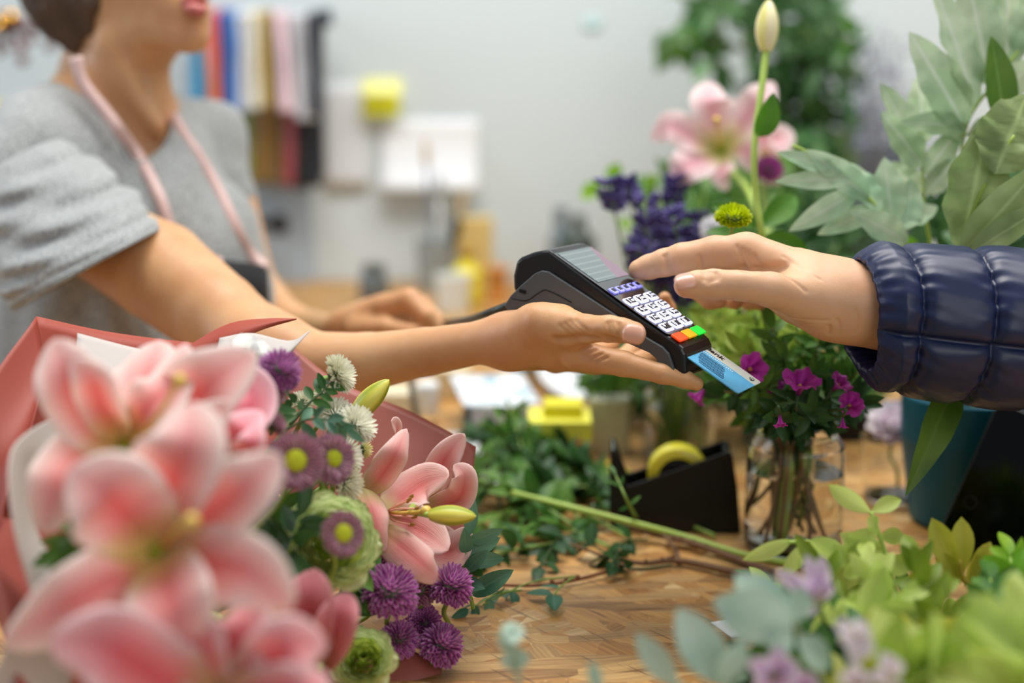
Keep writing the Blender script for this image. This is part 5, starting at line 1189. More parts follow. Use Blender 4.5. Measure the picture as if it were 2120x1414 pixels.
# ================================================================ lily with bud behind the hand
LP = dict(core=(226, 120, 140), mid=(236, 168, 180), edge=(246, 214, 216), base=(214, 214, 130))
lil_soft = petalmat('lily_pale_pink', (240, 168, 184), (248, 206, 212), (253, 234, 236), (222, 220, 140), tr=.4)
lil_deep = petalmat('lily_salmon_pink', (222, 106, 112), (234, 150, 148), (246, 208, 196), (216, 206, 130), tr=.38)
lil_fresh = petalmat('lily_fresh_pink', (236, 124, 122), (246, 176, 170), (252, 222, 214), (212, 196, 130), tr=.32)
pist = mat('pistil_yellow', (226, 190, 90), .4); anth = mat('anther_brown', (176, 130, 60), .8); thr = mat('throat_green', (160, 176, 40), .5); filam = mat('filament_pink', (236, 160, 140), .45)
def lily(label, c, petals, m, stem=None, group=None, pistil=None, stamens=(), nrm=None, solid=.0005, thr_r=.006, name='pink_lily', cat='lily', stm=None, sr=.0035):
    """c: throat; petals: (list of pixel points from throat to tip, width in px, options)"""
    C0 = P(*c); t = thing(name, label, cat, C0, group)
    for pts, wpx, *op in petals:
        op = op[0] if op else {}
        rib = ([] if op.get('abs') else [C0+(P(*pts[0])-C0)*.12])+[P(*q) for q in pts]; mb = MB(); dm_ = sum(q[2] for q in pts)/len(pts)
        petal(mb, rib, R_(wpx, dm_), op.get('n', nrm or TOCAM), op.get('cup', .35), op.get('ruffle', .06), op.get('pw', 1.02), 26, 15, roll=op.get('roll', .12), e=op.get('e', .58), twist=op.get('twist', 0))
        mb.build('petal', m, t, solid=solid)
    if thr_r: mb = MB(); lathe(mb, C0, [(.0002, -thr_r), (thr_r*.8, -thr_r*.3), (thr_r, thr_r*.5), (thr_r*.5, thr_r), (.0002, thr_r*1.1)], 14, M=basis(nrm or TOCAM)); mb.build('throat', thr, t)
    if pistil:
        q = [P(*x) for x in pistil]; mb = MB(); tube(mb, [C0]+q, [.0012, .0015], 8, n=16); B = basis(q[-1]-C0); lathe(mb, q[-1], [(.0016, -.004), (.0036, 0), (.0038, .0025), (.0002, .004)], 12, M=B); mb.build('pistil', pist, t)
    for s_ in stamens:
        q = [P(*x) for x in s_]; mb = MB(); tube(mb, [C0]+q, .0007, 6, n=12); st = mb.build('stamen', filam, t)
        mb = MB(); lathe(mb, q[-1], [(.0001, -.004), (.0012, -.002), (.0014, .002), (.0001, .004)], 8, M=basis(q[-1]-C0+CU*.01)); mb.build('anther', anth, st)
    if stem: mb = MB(); tube(mb, [C0-(nrm or TOCAM)*.012]+[V(x) for x in stem], sr, 8, n=30); mb.build('stem', stm or stem_l, t)
    return t
def bud(label, a, b, w, m, group=None, stem=None, sr=.0022, name='lily_bud', ridges=.10):
    a, b = V(a), V(b); ax = (b-a); L_ = ax.length; B = basis(ax); t = thing(name, label, 'lily bud', a, group); mb = MB(); vs = []; uv = []; n, sg = 22, 36
    for i in range(n+1):
        s = i/n; r = w/2*(math.sin(PI*min(.985, s*.86+.12)**1.05)**.72)
        if i == 0: r *= .55
        if i == n: r = .0003
        for j in range(sg): a_ = 2*PI*j/sg; r2 = r*(1+ridges*(abs(math.cos(a_*1.5))-.6)); vs.append(a+B @ V((r2*math.cos(a_), r2*math.sin(a_), L_*s))); uv.append((j/sg, s))
    mb.add(vs, grid_faces(n+1, sg, True), uv); mb.build('bud', m, t)
    if stem: mb = MB(); tube(mb, [a]+[V(x) for x in stem], sr, 8, n=24); mb.build('stem', stem_l, t)
    return t
def budmat(name, c1, c2, rib=1.5):
    m, nt, b = nmat(name); L = nt.links.new; tc = nd(nt, 'ShaderNodeTexCoord'); sp = nd(nt, 'ShaderNodeSeparateXYZ'); L(tc.outputs['UV'], sp.inputs[0])
    mu = nd(nt, 'ShaderNodeMath', operation='MULTIPLY'); mu.inputs[1].default_value = 2*PI*rib*2; L(sp.outputs[0], mu.inputs[0]); cs_ = nd(nt, 'ShaderNodeMath', operation='COSINE'); L(mu.outputs[0], cs_.inputs[0])
    mr = nd(nt, 'ShaderNodeMapRange'); mr.inputs[1].default_value = -1; mr.inputs[2].default_value = .6; L(cs_.outputs[0], mr.inputs[0]); mx = nd(nt, 'ShaderNodeMix', data_type='RGBA'); L(mr.outputs[0], mx.inputs[0]); mx.inputs[6].default_value = lin(c1); mx.inputs[7].default_value = lin(c2); L(mx.outputs[2], b.inputs['Base Color'])
    b.inputs['Roughness'].default_value = .4; b.inputs['Subsurface Weight'].default_value = .2; b.inputs['Subsurface Scale'].default_value = .004; return m
budy = budmat('bud_yellow_green', (150, 164, 24), (226, 220, 96)); budp = budmat('bud_pale_yellow', (222, 216, 120), (244, 234, 190))
jf = T(1640, 1132)      # front jar base
D1 = 1.46
lily('pale pink open lily standing behind the customer hand, seen from the front', (1492, 312, D1),
     [([(1480, 250, D1-.02), (1470, 205, D1-.03), (1472, 168, D1+.01)], 92, dict(cup=.3)), ([(1540, 250, D1-.01), (1572, 205, D1-.02), (1602, 170, D1+.0)], 78, {}),
      ([(1430, 280, D1-.03), (1385, 262, D1-.04), (1345, 286, D1-.02)], 78, dict(cup=.2)), ([(1450, 330, D1-.03), (1415, 350, D1-.05), (1390, 385, D1-.03)], 82, dict(cup=.2)),
      ([(1490, 345, D1-.02), (1498, 365, D1-.03), (1510, 388, D1-.01)], 62, {}), ([(1535, 310, D1), (1556, 325, D1), (1566, 350, D1+.02)], 70, {})],
     lil_soft, stem=[P(1520, 360, D1+.02), P(1560, 420, 1.40), P(1600, 600, 1.35), jf+V((.0, .02, .1)), jf+V((-.01, .01, .02))], pistil=[(1484, 250, D1-.06)], solid=0)
lily('pale pink lily half hidden behind the pale bud stem', (1575, 330, 1.5), [([(1595, 300, 1.49), (1615, 290, 1.48), (1618, 320, 1.47)], 70, dict(cup=.5)), ([(1585, 350, 1.48), (1600, 362, 1.47), (1612, 350, 1.46)], 60, {}), ([(1570, 310, 1.49), (1580, 280, 1.48), (1592, 268, 1.48)], 56, {})], lil_soft, stem=[P(1580, 400, 1.48), P(1600, 600, 1.4), jf+V((.01, .02, .1)), jf+V((-.005, .012, .02))], solid=0, thr_r=0)
mum('chrysanthemum', 'small magenta flower head under the half hidden lily', P(1590, 352, 1.46), TOCAM+CU*.2, .017, mm('magenta_petal', (170, 70, 150), (200, 120, 184), tr=.3, vein=0), n=70, stem_to=[P(1600, 500, 1.42), jf+V((.01, .0, .1)), jf+V((0, .01, .02))])
bs = bud('tall pale yellow lily bud on upright green stem with one leaf', P(1586, 108, 1.22), P(1592, 0, 1.22), R_(48, 1.22), budp)
mb = MB(); tube(mb, [P(1586, 106, 1.22), P(1576, 190, 1.21), P(1562, 300, 1.2), P(1564, 400, 1.2), P(1576, 480, 1.2), P(1600, 620, 1.22), jf+V((-.008, -.01, .1)), jf+V((-.01, -.01, .01))], [.0032, .0030, .0028, .0032, .0045, .004], 10, n=60); mb.build('stem', stem_l, bs)
mb = MB(); leaf(mb, P(1566, 284, 1.2), P(1600, 200, 1.19)-P(1560, 288, 1.2), TOCAM+CR*.5, .040, .022, .2, .3, pw=.75)
leaf(mb, P(1572, 470, 1.2), P(1520, 440, 1.2)-P(1574, 470, 1.2), TOCAM, .045, .016, .3, .2); leaf(mb, P(1574, 470, 1.2), P(1690, 370, 1.25)-P(1574, 470, 1.2), TOCAM-CU*.2, .075, .022, .3, .2); leaf(mb, P(1580, 490, 1.2), P(1680, 520, 1.2)-P(1580, 480, 1.2), TOCAM, .05, .022, .3, .2); leaf(mb, P(1555, 500, 1.2), P(1500, 480, 1.2)-P(1555, 500, 1.2), TOCAM+CU, .04, .02, .3, .2)
mb.build('leaves', mm('leaf_lily', (66, 118, 28), (88, 140, 40), tr=.35, vein=.1), bs)
lime = mm('lime_floret', (186, 204, 10), (220, 230, 40), tr=.45, vein=0)
mum('button_chrysanthemum', 'lime green button chrysanthemum just above the customer knuckle', P(1518, 452, 1.10), (UPV+TOCAM*.5), .0156, lime, n=230, dome=1.7, flat=.62, fl=.36, fw=.13, stem_to=[P(1526, 520, 1.12), P(1580, 650, 1.16), jf+V((-.01, -.005, .1)), jf+V((-.012, 0, .012))])
mum('white_aster', 'small white aster above the customer wrist', P(1480, 478, 1.28), TOCAM, .016, mm('white_petal', (226, 224, 232), (244, 244, 248), tr=.3, vein=0), n=60, stem_to=[P(1540, 600, 1.25), jf+V((.01, 0, .1)), jf+V((.005, .01, .02))])
# ================================================================ front jar of flowers
jar('glass_jar', 'clear glass jar of petunias and greenery on the counter front', jf, .0415, .112, water=.62)
woody = mat('wet_stem', (140, 106, 74), .4)
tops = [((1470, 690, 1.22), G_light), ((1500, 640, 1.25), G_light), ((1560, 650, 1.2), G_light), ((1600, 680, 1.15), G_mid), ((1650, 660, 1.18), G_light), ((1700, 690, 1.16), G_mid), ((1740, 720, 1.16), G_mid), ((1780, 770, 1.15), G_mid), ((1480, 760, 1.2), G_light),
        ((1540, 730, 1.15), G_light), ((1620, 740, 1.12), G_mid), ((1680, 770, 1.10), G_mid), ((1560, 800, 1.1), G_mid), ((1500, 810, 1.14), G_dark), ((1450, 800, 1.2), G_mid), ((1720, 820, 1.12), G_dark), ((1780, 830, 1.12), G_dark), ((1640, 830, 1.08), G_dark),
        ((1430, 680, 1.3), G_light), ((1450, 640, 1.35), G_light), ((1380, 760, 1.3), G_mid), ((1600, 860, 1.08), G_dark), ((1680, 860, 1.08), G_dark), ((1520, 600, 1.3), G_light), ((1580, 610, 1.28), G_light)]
nm_ = {id(G_light): ('light green leafy sprig in the front petunia jar', 'light green sprigs in the petunia jar'), id(G_mid): ('mid green leafy sprig in the front petunia jar', 'mid green sprigs in the petunia jar'), id(G_dark): ('dark green low sprig spilling over the petunia jar rim', 'dark green sprigs at the petunia jar rim')}
for i, (tp, m) in enumerate(tops):
    rn = random.Random(300+i); q = P(*tp); b = jf+V((rn.uniform(-.033, .033), rn.uniform(-.03, .03), .012)); b = b if i % 2 else jf+V(((b-jf).x*.5, (b-jf).y*.5, .066)); mth = jf+V((max(-.026, min(.026, (q.x-jf.x)*.3)), max(-.026, min(.026, (q.y-jf.y)*.3)), .112))
    lb, gp = nm_[id(m)]; sprig('leafy_sprig', lb, 'sprig', [b, jf.lerp(mth, .5)+(b-jf)*.3, mth, (mth+q)/2+V((0, 0, .008)), q], .0016, .034, .012, m, woody if i % 2 else stem_d, n=26, t0=.52, group=gp, seed=300+i, jit=.35, droop=.1)
# petunias
petm = petalmat('petunia_magenta', (150, 20, 130), (186, 40, 170), (206, 70, 196), (90, 10, 80), tr=.35)
def petunia(label, px, py, d, rpx, ax, stem=True, seed=0, tube_l=1.2, m=None):
    rn = random.Random(seed); c = P(px, py, d); R = R_(rpx, d); ax = V(ax).normalized(); B = basis(ax, CR); t = thing('petunia', label, 'petunia', c)
    mb = MB(); vs = []; uv = []; nr, sg = 12, 50
    for i in range(nr+1):
        s = i/nr
        for j in range(sg):
            a = 2*PI*j/sg; lobe = 1-.16*abs(math.sin(a*2.5))**.7*-1 if False else 1-.2*(1-abs(math.cos(a*2.5)))**2
            r = R*(.12+.88*s**1.3)*(lobe if s > .5 else 1+(lobe-1)*s*2); z = -R*tube_l*(1-s)**2.0+R*.10*math.sin(a*5+seed)*s*s+R*.08*math.sin(a*11+seed)*s**3-R*.25*max(0, s-.75)*2*abs(math.sin(a*1.5+seed))
            vs.append(c+B @ V((r*math.cos(a), r*math.sin(a), z))); uv.append((.5+.5*abs((a*5/(2*PI)) % 1-.5)*2*.9, .1+.9*s))
    mb.add(vs, grid_faces(nr+1, sg, True), uv); mb.build('corolla', m or petm, t)
    mb = MB(); lathe(mb, c-ax*R*.75, [(R*.10, 0), (R*.13, R*.25), (.0002, R*.4)], 10, M=B); mb.build('center', pist, t)
    if stem: mb = MB(); b0 = c-ax*R*tube_l; tube(mb, [b0, b0-ax*.01-UPV*.005, jf+V((max(-.028, min(.028, (c.x-jf.x)*.3)), -.015, .112)), jf+V((rn.uniform(-.02, .02), -.01, .02))], .0012, 6, n=24); mb.build('stem', stem_d, t)
    return t
petunia('bright magenta petunia partly behind the bank card', 1562, 760, 1.09, 34, TOCAM+CR*.35, seed=1)
petunia('wide open magenta petunia in the middle of the jar bouquet', 1660, 782, 1.07, 42, TOCAM*.5+UPV*1.0+CR*.1, seed=2, tube_l=1.0)
petunia('small dark magenta petunia under the jacket cuff', 1745, 790, 1.09, 26, TOCAM*.6+UPV*.5+CR*.6, seed=3)
petunia('magenta petunia with yellow centre at right of jar rim', 1764, 836, 1.08, 28, TOCAM+CR*.1, seed=4)
petunia('drooping magenta petunia at left of the jar bouquet', 1440, 828, 1.14, 22, -UPV*.6-CR*.5+TOCAM*.2, seed=5, tube_l=1.6)
petunia('tiny magenta petunia hanging in front of the jar rim', 1616, 882, 1.03, 15, TOCAM*.4-UPV*.8, seed=6, tube_l=1.8)
petunia('small folded magenta bloom hanging at right of the jar rim', 1745, 886, 1.05, 12, -UPV*1+TOCAM*.2, seed=7, tube_l=2)
petunia('violet-pink petunia behind the wide open one', 1600, 795, 1.13, 24, TOCAM+UPV*.2, seed=8)
# dark slim stand and glass tumbler behind the jar
a = T(1790, 916); mb = MB(); box(mb, (a.x, a.y+.03, TZ+.014), (.062, .06, .028)); o = mb.build('black_box', black, None, smooth=False, bevel=.001); _props(o, 'black box right behind the petunia jar', 'box')
gt = T(1845, 1035); t = thing('glass_tumbler', 'clear glass tumbler with pale pink blossom left of the teal pot', 'glass', gt)
mb = MB(); lathe(mb, gt, [(0, 0), (.022, 0), (.026, .004), (.032, .062), (.0305, .062), (.0245, .008), (0, .008)], 40); mb.build('glass', glass, t)
mum('blossom', 'pale pink white blossom in the glass tumbler', gt+V((0, 0, .070)), UPV+TOCAM*.6, .029, mm('blossom_pale', (226, 196, 214), (246, 240, 246), tr=.35, vein=0), cat='blossom', n=60, fw=.28, cm=(mm('white_petal', (1, 1, 1), (1, 1, 1)), mat('pale_calyx', (206, 196, 190), .6)), stem_to=[gt+V((.004, 0, .03)), gt+V((.006, 0, .012))])
# ================================================================ teal pot with blue star fern
pc = T(2035, 1128); pc = V((pc.x, 1.235, TZ)); R0 = .058
fern = thing('potted_fern', 'large pale green fern in a teal pot at the right edge', 'potted fern', pc)
teal = mat('teal_glaze', (4, 92, 116), .42, .35, noise=.12, nscale=8); tealin = mat('teal_inside', (60, 140, 150), .4)
mb = MB(); lathe(mb, pc, [(0, 0), (R0*.72, 0), (R0*.78, .005), (R0*.98, .08), (R0, .118), (R0*.97, .1205), (R0*.93, .118), (R0*.90, .08), (R0*.7, .01), (0, .008)], 64); mb.build('pot', teal, fern)
mb = MB(); lathe(mb, pc+V((0, 0, .095)), [(0, .004), (R0*.9, 0)], 30); mb.build('soil', mat('fern_soil', (64, 48, 36), .95, noise=.4, nscale=80, bump=.8), fern)
def frond(rach, lobes, m, rr=.0016, nn_=None):
    mb = MB(); q = [P(*x) for x in rach]; tube(mb, [pc+V((rnd.uniform(-.02, .02), rnd.uniform(-.02, .02), .10))]+q, [.0022, rr, rr*.7], 7, n=34)
    f = mb.build('frond', stem_l, fern); mb = MB()
    for lo in lobes:
        x0, y0, x1, y1, w_, d0, d1 = lo[:7]; a, b = P(x0, y0, d0), P(x1, y1, d1); ln = (b-a); op = lo[7] if len(lo) > 7 else {}
        leaf(mb, a, ln, op.get('n', TOCAM+rv(rnd, .35)), ln.length*1.06, R_(w_*1.15, (d0+d1)/2), op.get('curl', rnd.uniform(.05, .3)), .12, n=16, pw=op.get('pw', .8), wave=op.get('wave', .14))
    mb.build('leaf_lobes', m, f); return f
# tall pale frond, upper right
frond([(2010, 640, 1.24), (1990, 430, 1.22), (1998, 270, 1.2), (2050, 180, 1.2), (2120, 90, 1.2), (2180, 0, 1.2)],
      [(2000, 268, 1898, 78, 84, 1.2, 1.16), (2004, 262, 1880, 250, 46, 1.2, 1.17), (2020, 225, 1948, -30, 84, 1.2, 1.17), (2050, 180, 2004, -70, 80, 1.2, 1.18), (2080, 150, 2100, -60, 80, 1.2, 1.2), (2000, 280, 2140, 220, 54, 1.2, 1.15), (2040, 200, 2160, 130, 60, 1.2, 1.17), (1992, 300, 1925, 200, 48, 1.2, 1.2), (2100, 110, 2170, -40, 70, 1.2, 1.2)], G_fern)
frond([(2040, 640, 1.2), (2060, 420, 1.2), (2075, 250, 1.18)], [(2078, 262, 2062, 84, 66, 1.17, 1.15, dict(wave=.02)), (2078, 260, 2052, 20, 34, 1.19, 1.19)], G_fernd)
frond([(1960, 640, 1.24), (1918, 460, 1.22), (1910, 340, 1.22), (1900, 260, 1.22)],
      [(1908, 330, 1832, 180, 66, 1.22, 1.2), (1910, 345, 1838, 240, 60, 1.22, 1.18), (1905, 300, 1916, 150, 62, 1.22, 1.24), (1914, 360, 1992, 262, 46, 1.22, 1.19), (1912, 400, 1838, 335, 50, 1.22, 1.24), (1905, 290, 1955, 205, 40, 1.22, 1.26), (1915, 400, 1985, 330, 44, 1.22, 1.2)], G_fern)
frond([(1980, 640, 1.2), (1870, 500, 1.18), (1790, 400, 1.17), (1720, 340, 1.16), (1640, 300, 1.16)],
      [(1800, 410, 1682, 315, 52, 1.17, 1.15), (1745, 360, 1622, 312, 34, 1.16, 1.15), (1760, 372, 1618, 372, 36, 1.16, 1.15), (1775, 395, 1650, 470, 44, 1.17, 1.15), (1820, 440, 1760, 330, 50, 1.17, 1.18), (1850, 470, 1830, 330, 60, 1.18, 1.18), (1880, 500, 1770, 440, 54, 1.18, 1.15), (1850, 470, 1940, 420, 50, 1.18, 1.2), (1820, 430, 1700, 480, 40, 1.17, 1.17), (1870, 480, 1900, 360, 48, 1.18, 1.2)], mm('fern_leaf_soft', (158, 194, 160), (204, 226, 196), tr=.4, vein=.3))
frond([(2010, 640, 1.14), (1990, 520, 1.12), (2040, 380, 1.11), (2100, 280, 1.1)],
      [(1988, 520, 2050, 260, 110, 1.12, 1.10, dict(wave=.30, pw=.9)), (2060, 360, 2130, 190, 120, 1.1, 1.1, dict(wave=.3)), (1990, 524, 2160, 350, 76, 1.11, 1.07, dict(wave=.1)), (2010, 524, 2170, 420, 50, 1.1, 1.06)], mm('fern_leaf_olive', (132, 158, 96), (164, 184, 128), tr=.4, vein=.35))
frond([(2030, 640, 1.26), (2060, 520, 1.28), (2110, 440, 1.3)], [(2060, 520, 2010, 400, 60, 1.28, 1.3), (2080, 500, 2140, 380, 70, 1.28, 1.3), (2050, 540, 1960, 470, 60, 1.28, 1.3), (2080, 520, 2160, 500, 60, 1.28, 1.3), (2040, 560, 1990, 380, 60, 1.32, 1.34), (2100, 440, 2100, 300, 70, 1.3, 1.32), (2060, 480, 2040, 340, 60, 1.33, 1.34), (1950, 520, 1960, 380, 60, 1.33, 1.34), (1900, 520, 1930, 400, 50, 1.33, 1.34)], G_dark)
frond([(1990, 800, 1.12), (1960, 815, 1.08)], [(1972, 802, 1890, 1012, 66, 1.09, 1.055, dict(n=TOCAM+CR*.3, wave=.05, curl=.10, pw=.52))], mm('fern_leaf_bottom', (70, 108, 30), (96, 132, 40), tr=.3, vein=.12))
frond([(1880, 640, 1.3), (1860, 560, 1.3)], [(1880, 560, 1790, 520, 40, 1.3, 1.3), (1870, 540, 1850, 480, 40, 1.3, 1.3, ), (1900, 560, 1885, 490, 38, 1.26, 1.26)], G_bright)
# ================================================================ tablet
tb0 = T(1925, 1150); tb1 = P(2066, 838, 1.19)
tx = (V((1, -.35, 0))).normalized(); up_ = (tb1-tb0); up_ = up_-tx*up_.dot(tx)*.0; H_t = up_.length; un = up_.normalized(); nz = tx.cross(un).normalized(); nz = nz if nz.dot(TOCAM) > 0 else -nz; tx = un.cross(nz).normalized(); tx = tx if tx.x > 0 else -tx
tab = thing('tablet', 'black tablet leaning against the teal pot at the right edge', 'tablet', tb0)
def slab(c0, w_, h_, th, r, m, nm, par, off=0, bev=.001):
    pts = []
    for cx, cy, a0_ in ((w_-r, h_-r, 0), (r, h_-r, 90), (r, r, 180), (w_-r, r, 270)):
        for i in range(7): a = math.radians(a0_+15*i); pts.append((cx+r*math.cos(a), cy+r*math.sin(a)))
    n = len(pts); vs = [c0+tx*x+un*y+nz*off for x, y in pts]+[c0+tx*x+un*y+nz*(off+th) for x, y in pts]; mb = MB()
    mb.add(vs, [tuple(range(n))[::-1], tuple(range(n, 2*n))]+[(i, (i+1) % n, (i+1) % n+n, i+n) for i in range(n)]); return mb.build(nm, m, par, smooth=False, bevel=bev)
slab(tb0+UPV*.003, .24, H_t, .006, .010, mat('tablet_body', (24, 24, 26), .3), 'body', tab)
slab(tb0+UPV*.003+tx*.0015+un*.0015, .237, H_t-.003, .0006, .009, mat('tablet_glass', (3, 3, 5), .06, spec=.22), 'screen', tab, off=.0062, bev=0)
mb = MB(); cc_ = tb0+tx*.012+un*H_t*.40+nz*.0072; tube(mb, [cc_+tx*math.cos(a)*.005+un*math.sin(a)*.005 for a in np.linspace(0, 2*PI, 20)], .0003, 5, n=40, cap=False); mb.build('home_button', mat('button_ring', (50, 50, 54), .4), tab)
mb = MB(); tube(mb, [tb0+tx*.14-nz*.002+un*H_t*.6, V(((tb0+tx*.14).x, (tb0+un*H_t*.6).y+.05, TZ+.003))], .004, 8); mb.build('kickstand', black, tab)
# ================================================================ tape dispenser
da, db_ = T(1262, 1100), T(1528, 1106)
tp = thing('tape_dispenser', 'black desktop tape dispenser standing on the counter', 'tape dispenser', (da+db_)/2)
dx = (db_-da); dl = dx.length; dx.normalize(); dy = V((-dx.y, dx.x, 0)); bk = mat('dispenser_black', (10, 10, 12), .4, .35)
def sidepoly(px): return [((P(x, y, (da-CAM).dot(CF))-da).dot(dx), (P(x, y, (da-CAM).dot(CF))-da).z) for x, y in px]
pr = sidepoly([(1262, 1100), (1262, 985), (1264, 925), (1272, 920), (1280, 940), (1288, 968), (1300, 1000), (1340, 985), (1500, 922), (1512, 925), (1524, 1000), (1532, 1104)])
def extr(mb, pr, y0, y1):
    n = len(pr); vs = [da+dx*x+UPV*z+dy*y0 for x, z in pr]+[da+dx*x+UPV*z+dy*y1 for x, z in pr]
    mb.add(vs, [tuple(range(n)), tuple(range(n, 2*n))[::-1]]+[(i+n, (i+1) % n+n, (i+1) % n, i) for i in range(n)])
pr = [(x, max(z, .0005)) for x, z in pr]
mb = MB(); extr(mb, pr, .0, .003); mb.build('side_panel', bk, tp, smooth=False, bevel=.001)
mb = MB(); extr(mb, pr, .037, .040); mb.build('side_panel', bk, tp, smooth=False, bevel=.001)
mb = MB(); extr(mb, [(.001, .001), (.001, .028), (.02, .026), (.03, .012), (dl-.002, .012), (dl-.002, .001)], .003, .037); extr(mb, [(.001, .02), (.001, .072), (.005, .072), (.008, .05), (.014, .03), (.014, .02)], .003, .037); extr(mb, [(dl-.006, .01), (dl-.014, .072), (dl-.01, .075), (dl-.002, .01)], .003, .037); mb.build('base', bk, tp, smooth=False, bevel=.001)
mb = MB(); tube(mb, [da+dx*(.002+.0)+UPV*.074+dy*(.004+i*.0032) for i in range(11)], .0008, 5); mb.build('cutter', mat('steel_cutter', (170, 180, 180), .3, metal=.8), tp)
rc = da+dx*.060+UPV*.048+dy*.020; Mr = basis(dy)
roll = thing('tape_roll', 'yellow roll of adhesive tape sitting in the black dispenser', 'tape roll', rc)
mb = MB(); lathe(mb, rc, [(.0175, -.011), (.0262, -.011), (.0270, -.010), (.0270, .010), (.0262, .011), (.0175, .011), (.0175, -.011)], 48, M=Mr); mb.build('tape', mat('tape_yellow', (214, 204, 50), .3, coat=.3), roll)
mb = MB(); lathe(mb, rc, [(.0174, -.011), (.0150, -.011), (.0150, .011), (.0174, .011)], 40, M=Mr); lathe(mb, rc, [(0, -.012), (.0149, -.012), (.0149, .012), (0, .012)], 30, M=Mr); mb.build('core', bk, roll)
# ================================================================ cuttings on the counter
def TT(x, y, h): return T(x, y)+UPV*h
ctg = 'green cuttings in the loose heap on the counter'
hp = thing
heap_lines = [([(1480, 1120, .008), (1330, 1060, .012), (1200, 1010, .02), (1080, 980, .03), (1000, 960, .04)], 30), ([(1420, 1100, .008), (1280, 1040, .02), (1130, 985, .04), (1050, 940, .05)], 30), ([(1360, 1100, .006), (1230, 1040, .02), (1100, 1040, .03), (980, 1060, .03)], 30),
              ([(1300, 1120, .006), (1180, 1080, .02), (1060, 1090, .02), (960, 1120, .02)], 28), ([(1290, 1060, .01), (1200, 990, .03), (1160, 975, .04)], 18), ([(1250, 1050, .01), (1110, 990, .05), (1020, 950, .06)], 28), ([(1200, 1090, .01), (1090, 1000, .05), (990, 980, .06)], 30), ([(1240, 1030, .02), (1180, 1000, .04), (1110, 980, .05)], 24), ([(1180, 1130, .006), (1080, 1150, .01), (1000, 1170, .01), (960, 1190, .008)], 26), ([(1150, 1110, .01), (1060, 1040, .05), (1010, 1010, .06)], 24), ([(1300, 1080, .01), (1240, 1020, .03), (1140, 1000, .05)], 22), ([(1260, 1140, .006), (1160, 1110, .015), (1080, 1120, .02)], 16), ([(1160, 1070, .02), (1060, 990, .05), (980, 960, .05)], 24), ([(1200, 1110, .01), (1090, 1080, .04), (1000, 1060, .05), (960, 1020, .05)], 26)]
for i, (ln, n) in enumerate(heap_lines):
    sprig('green_cutting', 'leafy green cutting tangled in the loose heap left of the tape dispenser', 'cutting', [TT(q[0], q[1], q[2]*.6) for q in ln], .0018, .039, .0155, G_dark if i % 2 == 0 else G_mid, stem_g, n=n+2, t0=.12, group=ctg, seed=500+i, up=UPV, jit=.35, droop=.0, ang=.9, curl=.4)
sprig('green_cutting', 'thin upright leafy tip rising from the cuttings before white paper', 'cutting', [TT(1080, 1010, .04), TT(1060, 960, .06), P(1050, 900, 1.35), P(1035, 868, 1.36)], .0012, .026, .010, G_mid, n=18, seed=520, jit=.4)
sprig('green_cutting', 'small upright sprig at the left of the tape dispenser', 'cutting', [TT(1240, 1080, .01), P(1235, 1020, 1.27), P(1222, 985, 1.28)], .0009, .010, .006, G_dark, n=26, seed=521, jit=.4)
sprig('green_cutting', 'blade-like leaf shoot standing before the tape dispenser', 'cutting', [TT(1320, 1090, .006), P(1300, 1040, 1.19), P(1275, 985, 1.2)], .0018, .018, .005, G_mid, n=4, seed=522)
# low sprig in the front, sharp
fs = thing('green_cutting', 'fine sprig with three blue-green leaves lying at the front of the counter', 'cutting', TT(1190, 1210, .003))
mb = MB(); tube(mb, [TT(1190, 1208, .006), TT(1160, 1230, .006), TT(1140, 1252, .004)], .0008, 6); tube(mb, [TT(1000, 1262, .004), TT(1100, 1225, .008), TT(1190, 1208, .006)], .0008, 6); mb.build('stem', stem_g, fs)
mb = MB(); leaf(mb, TT(1146, 1247, .006), T(1150, 1300)-T(1146, 1247)+UPV*.0, UPV, .030, .0135, .05, .15); leaf(mb, TT(1144, 1246, .006), T(1088, 1240)-T(1144, 1246), UPV+TOCAM*.3, .022, .0095, .1, .15); leaf(mb, TT(1160, 1232, .006), T(1110, 1226)-T(1160, 1232), UPV, .018, .007, .1, .15)
mb.build('leaves', mm('leaf_teal_green', (44, 104, 74), (70, 130, 92), tr=.2, vein=.25), fs)
sprig('green_cutting', 'low dark sprig at the foot of the sharp lily', 'cutting', [TT(1080, 1232, .004), TT(1030, 1250, .008), TT(970, 1272, .004)], .0011, .020, .011, G_blue, n=8, seed=523, up=UPV, t0=.1)
for i, (ln, n, lab) in enumerate((([(1390, 1180, .004), (1300, 1190, .006), (1230, 1160, .012), (1150, 1130, .01)], 8, 'twig with ivy leaves in front of the dispenser'), ([(1340, 1130, .006), (1290, 1150, .012), (1270, 1190, .01)], 8, 'short ivy shoot with lobed dark leaves'), ([(1200, 1120, .01), (1150, 1150, .012), (1120, 1190, .006)], 8, 'leaf shoot under the long green stem'))):
    sprig('green_cutting', lab, 'cutting', [TT(*q) for q in ln], .001, .026, .016, G_dark, stem_d, n=n, seed=530+i, up=UPV, jit=.3)
